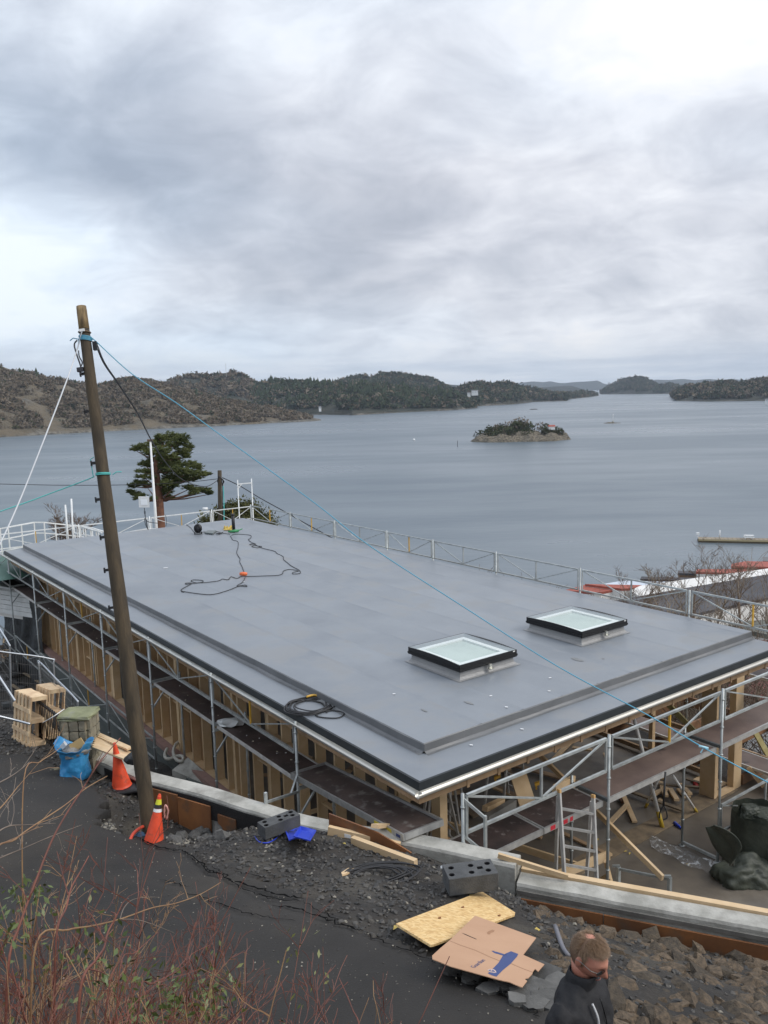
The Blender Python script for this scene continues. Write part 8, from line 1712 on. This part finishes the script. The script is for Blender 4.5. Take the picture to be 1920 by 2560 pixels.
# short dark under-hair on the scalp so that no skin shines between the strands
vs = []; fs = []; idx = {}
for i in range(np_+1):
    for j in range(nt_):
        th, ph = 2*math.pi*j/nt_, -math.pi/2+math.pi*i/np_; p_ = head_pt(th, ph); vs.append(Mh @ (p_+p_.normalized()*.0035))
for i in range(np_):
    for j in range(nt_):
        q_ = [(i, j), (i, (j+1) % nt_), (i+1, (j+1) % nt_), (i+1, j)]
        if all(hairline(2*math.pi*b/nt_ if b <= nt_/2 else 2*math.pi*b/nt_-2*math.pi, -math.pi/2+math.pi*a/np_)[0] for a, b in q_): fs.append(tuple(a*nt_+b for a, b in q_))
mb = MB(); mb.smooth = True; mb.add(vs, fs); loc_build(mb, 'hair_base', mat('hair_roots', (.15, .09, .055), .8))
# sunglasses
gl = mat('sunglass_lens', (.01, .011, .013), .08, coat=.5); 
for s_ in (-1, 1):
    mb = MB(); P_ = []
    for k in range(14): a = 2*math.pi*k/14; y = s_*.034+math.cos(a)*.028; z = .000+math.sin(a)*.017; P_.append(Mh @ (Vector((.1045-.35*(abs(y)-.012)**1*.9, y, z))*K))
    off2 = (Mh.to_3x3() @ Vector((.003, 0, 0)))*K; mb.add(P_+[p_+off2 for p_ in P_], [tuple(range(13, -1, -1)), tuple(range(14, 28))]+[(i, (i+1) % 14, 14+(i+1) % 14, 14+i) for i in range(14)]); loc_build(mb, 'lens', gl)
    mb = MB(); mb.tube([Mh @ (Vector(q)*K) for q in ((.090, s_*.060, .006), (.06, s_*.080, .006), (-.01, s_*.088, .010), (-.03, s_*.086, -.004))], .002*K, 5); loc_build(mb, 'temple', mat('metal_temple', (.25, .24, .22), .4, .6))
mb = MB(); mb.tube([Mh @ (Vector(q)*K) for q in ((.1, -.012, .006), (.112, 0, .008), (.1, .012, .006))], .002*K, 5); loc_build(mb, 'bridge', blackf)
mb = MB(); mb.tube([Mh @ (Vector(q)*K) for q in ((.094, -.022, -.071), (.1035, -.008, -.070), (.1045, 0, -.0705), (.1035, .008, -.070), (.094, .022, -.071))], .0022*K, 5); loc_build(mb, 'mouth', mat('lips', (.30, .10, .08), .6))
# collar, zip, silver pocket zip
mb = MB(); ring_loft(mb, [(0.00*K, 0, 1.455*K, .082*K, .094*K), (.010*K, 0, 1.50*K, .078*K, .082*K), (.018*K, 0, 1.525*K, .078*K, .077*K), (.018*K, 0, 1.528*K, .071*K, .070*K), (.01*K, 0, 1.50*K, .066*K, .068*K)], 24); mb.f = mb.f[:-2]; mb.mi = mb.mi[:-2]; mb.sm = mb.sm[:-2]; loc_build(mb, 'collar', black_j)
mb = MB(); mb.tube(spline([Vector((.112, 0, 1.40))*K, Vector((.150, 0, 1.28))*K, Vector((.158, 0, 1.15))*K, Vector((.163, 0, .98))*K], 4), .0035*K, 5); loc_build(mb, 'front_zip', blackf)
mb = MB(); mb.tube(spline([Vector((.105, -.085, 1.42))*K, Vector((.142, -.095, 1.36))*K, Vector((.152, -.112, 1.30))*K, Vector((.142, -.138, 1.255))*K, Vector((.115, -.168, 1.235))*K], 5), .0065*K, 6); loc_build(mb, 'pocket_zip', mat('silver_zip', (.50, .50, .50), .4, .4))

# ------------------------------------------------------------------ shrubs on the bank in the near left corner
rb = [mat('red_stem', (.20, .066, .040), .6, 0, .3, 9, (.11, .040, .030), bump=.3, bscale=40), mat('tan_stem', (.33, .20, .095), .65, 0, .3, 9, (.22, .12, .065), bump=.3, bscale=40), mat('grey_stem', (.24, .19, .15), .7, 0, .2, 9, (.14, .11, .09))]
glf = mat('green_leaf', (.115, .15, .04), .45, 0, 0, 5, (.055, .085, .025), spec=.5); glf2 = mat('yellow_green_leaf', (.17, .18, .05), .5, 0, 0, 5, (.10, .11, .03))
def thorny(mb, pts, r0, r1, rr_, twigs=5, L_=.12):
    sp = spline(pts, 6); n = len(sp); mb.tube(sp, r0, 5, rr=[r0+(r1-r0)*i/(n-1) for i in range(n)])
    for k in range(twigs):
        i = rr_.randint(2, n-2); d = (sp[i+1]-sp[i]).normalized(); s_ = d.cross(Vector((rr_.gauss(0, 1), rr_.gauss(0, 1), rr_.gauss(0, 1)))).normalized(); branch(mb, sp[i], d*.7+s_, L_*rr_.uniform(.4, 1.4), max(.0012, r0*.35), 1, rr_, .7, 3, 2, .05, 4, .0009)
def shrub(label, bx, by, ztop, stems, seed, spread=.45, leaves=0, lcol=0, cols=(0, 0, 1), group='red stemmed shrubs in the near left corner'):
    rr_ = random.Random(seed); z0 = gz(bx, by); t = thing('shrub', label, 'shrub', (bx, by, z0), group); mbs = [MB(), MB(), MB()]; H_ = ztop-z0; tips = []
    for k in range(stems):
        a = rr_.uniform(0, 6.28); b = Vector((bx+math.cos(a)*rr_.random()*spread*.4, by+math.sin(a)*rr_.random()*spread*.4, z0)); h_ = H_*rr_.uniform(.72, 1.04); ci = rr_.choice(cols); mb = mbs[ci]; r0 = rr_.uniform(.0022, .0055); d = Vector((math.cos(a)*.28-.02, math.sin(a)*.28+.04, 1)).normalized(); pts = [b]; n = 11
        for i in range(n): d = (d+Vector((rr_.gauss(0, .18), rr_.gauss(0, .18), .06))).normalized(); pts.append(pts[-1]+d*(h_/n))
        mb.tube(pts, r0, 5, cap=False, rr=[r0*(1-.7*i/n) for i in range(n+1)]); tips.append(pts)
        for q in range(11):
            i = rr_.randint(int(n*.5), n-1); aa = rr_.uniform(0, 6.28); dd = ((pts[i+1]-pts[i]).normalized()*.8+Vector((math.cos(aa), math.sin(aa), rr_.uniform(-.1, .5)))*.8).normalized(); L_ = rr_.uniform(.07, .24)
            branch(mb, pts[i], dd, L_, r0*.45, 2 if q % 2 else 1, rr_, .8, 4, 3, .05, 3, .0009, .6, .16)
    for i, mb in enumerate(mbs):
        if mb.v: mb.build('stems', rb[i], t)
    if leaves:
        rs = np.random.RandomState(seed); vs = []
        for k in range(leaves//12):
            pp = tips[rs.randint(len(tips))]; c0 = np.array(pp[rs.randint(5, len(pp)-1)])+rs.randn(3)*.06
            for m_ in range(7):
                p_ = c0+rs.randn(3)*.035; dd = rs.randn(3); dd[2] -= .5; dd /= np.linalg.norm(dd); w_ = np.cross(dd, rs.randn(3)); w_ /= np.linalg.norm(w_)+1e-9; l = rs.uniform(.016, .036)
                vs += [tuple(p_), tuple(p_+dd*l*.5+w_*l*.2), tuple(p_+dd*l), tuple(p_+dd*l*.5-w_*l*.2)]
        bulk('leaves', vs, np.arange(len(vs)).reshape(-1, 4), glf2 if lcol else glf, t)
    return t
k = 0
labs = 'tangled thorny shrub with bare red and tan stems on the bank'
for (px, d, st, yt, lv, lc) in ((-120, 2.2, 13, 2100, 300, 1), (-50, 2.0, 14, 2190, 700, 1), (30, 1.95, 14, 2270, 800, 0), (110, 2.0, 14, 2320, 700, 1), (190, 1.95, 14, 2390, 600, 0), (270, 2.0, 13, 2420, 500, 1), (330, 2.0, 6, 2500, 60, 0),
        (-70, 2.6, 13, 2080, 300, 0), (20, 2.6, 13, 2160, 500, 1), (100, 2.6, 12, 2230, 300, 0), (190, 2.6, 12, 2310, 200, 1), (250, 2.5, 6, 2400, 40, 0), (-30, 3.2, 10, 2110, 60, 0), (70, 3.2, 9, 2190, 0, 0)):
    q = D(px-45, 2560, d); zt = D(px, min(yt+170, 2540), d).z; shrub(['tangled thorny shrub on the bank at the left edge, red and tan stems', 'tangled thorny shrub on the bank between the left edge and the leafy sprigs', 'tangled thorny shrub at the right end of the bank beside the road'][(px > 60)+(px > 300)], q.x, q.y, zt, int(st*2.4), 500+k, .5, lv, lc); k += 1
for (px, py, d, n_) in ((485, 2500, 2.9, 200), (410, 2540, 2.7, 160), (70, 2300, 3.2, 170), (230, 2430, 2.8, 110)):
    p_ = D(px, py, d); rs = np.random.RandomState(n_+px); z0 = gz(p_.x, p_.y); t = thing('leafy_sprig', {485: 'brightest green leafy sprig at the right end of the red shrubs', 410: 'green sprig low at the bottom edge left of the brightest one', 70: 'yellow green leafy sprig highest up near the left edge', 230: 'small green sprig in the middle of the tangled shrubs'}[px], 'sprig', (p_.x, p_.y, z0), 'green leafy sprigs'); vs = []; mb = MB()
    for s_ in range(9):
        a = rs.rand()*6.28; tip = p_+Vector((math.cos(a)*.10, math.sin(a)*.10, rs.uniform(-.05, .08))); mb.tube([Vector((p_.x, p_.y, z0)), Vector(p_)-Vector((0, 0, .12)), tip], .002, 4)
        for k in range(int(n_/9)): c_ = np.array(tip)+rs.randn(3)*np.array([.04, .04, .03]); dd = rs.randn(3); dd[2] -= .5; dd /= np.linalg.norm(dd); w_ = np.cross(dd, rs.randn(3)); w_ /= np.linalg.norm(w_)+1e-9; l = rs.uniform(.02, .042); vs += [tuple(c_), tuple(c_+dd*l*.5+w_*l*.2), tuple(c_+dd*l), tuple(c_+dd*l*.5-w_*l*.2)]
    bulk('leaves', vs, np.arange(len(vs)).reshape(-1, 4), glf, t); mb.build('stem', rb[1], t)
rs = np.random.RandomState(77); vs = []; lx = rs.uniform(-4.0, .4, 5200); ly = rs.uniform(1.5, 5.2, 5200); kp = (ly < 3.9-1.1*(lx+1.2)*(lx > -1.2)+.35*rs.randn(5200)) & (lx < -.1); lz = ground_z(lx, ly)+.02
for x_, y_, z_ in zip(lx[kp], ly[kp], lz[kp]):
    e = rs.randn(2, 3)*np.array([.022, .022, .008]); c_ = np.array([x_, y_, z_+.02*rs.rand()]); vs += [tuple(c_-e[0]), tuple(c_+e[1]), tuple(c_+e[0]), tuple(c_-e[1])]
stuff(bulk('leaf_litter', vs, np.arange(len(vs)).reshape(-1, 4), [mat('dead_leaves', (.16, .095, .05), .8), mat('tan_leaves', (.26, .18, .10), .8)], mi=rs.randint(0, 2, len(vs)//4)))
# the long single stems that stand clear of the tangle
LS = [([(20, 2420), (50, 2310), (92, 2195), (131, 2098), (170, 2028), (208, 1970), (239, 1920), (266, 1885), (301, 1845)], 2.6, 3.4, .006, 0, 7, 'long red stem arching up over the road to the blue bag'),
      ([(-30, 2160), (39, 2098), (77, 2069), (162, 2013), (216, 1970), (268, 1940)], 2.8, 3.4, .005, 1, 6, 'long pale stem slanting up beside the long red stem'),
      ([(-40, 2170), (0, 2145), (60, 2120), (130, 2090), (205, 2062)], 3.0, 3.4, .003, 2, 4, 'thin pale stem lying low over the asphalt at the left'),
      ([(-20, 2090), (20, 2066), (70, 2062), (140, 2058)], 3.0, 3.3, .003, 2, 3, 'thin grey twig near the left edge over the asphalt'),
      ([(-20, 1965), (20, 1945), (50, 1925), (74, 1904)], 3.2, 3.5, .003, 2, 2, 'thin pale twig tip near the left edge below the pallets'),
      ([(-20, 2040), (10, 2010), (42, 1970), (44, 1966)], 3.1, 3.3, .003, 1, 2, 'short tan twig tip at the left edge'),
      ([(60, 1945), (100, 1905), (130, 1885), (152, 1868)], 3.3, 3.6, .004, 1, 1, 'tan stem rising towards the foot of the iron gate'),
      ([(140, 2350), (165, 2270), (178, 2220), (200, 2180), (222, 2140)], 2.7, 3.1, .006, 0, 4, 'forked red stem standing clear of the tangle'),
      ([(170, 2236), (160, 2200), (150, 2160), (142, 2128)], 2.9, 3.1, .003, 0, 0, 'dark straight shoot of the forked stem'),
      ([(90, 2360), (170, 2325), (230, 2315), (300, 2298), (380, 2270), (440, 2258), (500, 2236), (552, 2206)], 2.7, 3.6, .005, 1, 8, 'long horizontal tan stem with thin side twigs over the asphalt'),
      ([(300, 2298), (310, 2270), (330, 2250), (365, 2243), (400, 2243)], 3.0, 3.3, .002, 2, 0, 'thin curved pale twig above the horizontal stem'),
      ([(305, 2298), (350, 2301), (400, 2318), (436, 2333)], 3.0, 3.3, .002, 2, 0, 'thin pale twig drooping below the horizontal stem'),
      ([(200, 2480), (240, 2400), (260, 2370), (270, 2330), (290, 2290), (278, 2280)], 2.4, 2.8, .007, 0, 5, 'thick reddish forked stem in the middle of the tangle'),
      ([(270, 2480), (300, 2400), (318, 2350), (324, 2340)], 2.4, 2.6, .004, 0, 4, 'upright red shoot right of the thick forked stem'), ([(300, 2420), (340, 2380), (395, 2330)], 2.5, 2.8, .004, 0, 4, 'slanting red shoot over the asphalt'),
      ([(350, 2480), (380, 2460), (440, 2430), (470, 2405), (480, 2385), (530, 2360)], 2.5, 2.9, .004, 0, 6, 'pale red branch reaching right over the asphalt'), ([(470, 2410), (500, 2460), (540, 2500)], 2.6, 2.7, .004, 0, 3, 'drooping red branch at the right of the shrubs'),
      ([(560, 2600), (590, 2545), (620, 2490)], 2.3, 2.5, .004, 0, 4, 'single red twig right of the leafy sprigs'), ([(900, 2600), (880, 2520), (848, 2445)], 2.1, 2.4, .0045, 0, 3, 'single bare red twig rising at the bottom edge near the middle')]
for i, (pp, d0, d1, r0, ci, tw, lab) in enumerate(LS):
    rr_ = random.Random(i+30); n = len(pp); pts = [D(a, b, d0+(d1-d0)*k/(n-1)) for k, (a, b) in enumerate(pp)]; mb = MB()
    if r0 > .0035:
        b_ = pts[0]+Vector((rr_.uniform(-.1, .05), -.12, 0)); b_.z = gz(b_.x, b_.y); pts = [b_.lerp(pts[0], k/5)+Vector((.03*math.sin(k*1.3), 0, 0)) for k in range(5)]+pts
    thorny(mb, pts, r0, r0*.3, rr_, tw, .14); o = tag(mb.build('bramble_shoot', rb[ci], None, pts[0]), lab, 'stem')

# ------------------------------------------------------------------ haze over the fjord
hzm = bpy.data.materials.new('haze'); hzm.use_nodes = True; _t = hzm.node_tree; _t.nodes.clear(); _o = _t.nodes.new('ShaderNodeOutputMaterial'); _v = _t.nodes.new('ShaderNodeVolumePrincipled')
_v.inputs['Color'].default_value = (.72, .84, 1.0, 1); _v.inputs['Density'].default_value = 0.000060; _v.inputs['Anisotropy'].default_value = 0.0; _t.links.new(_v.outputs[0], _o.inputs['Volume'])
mb = MB(); mb.box(-14500, 14500, -60, 15000, SEA-1.0 if False else -48, 420); o = mb.build('haze', hzm); stuff(o)
for o in bpy.data.objects:
    if '_loc' in o: del o['_loc']
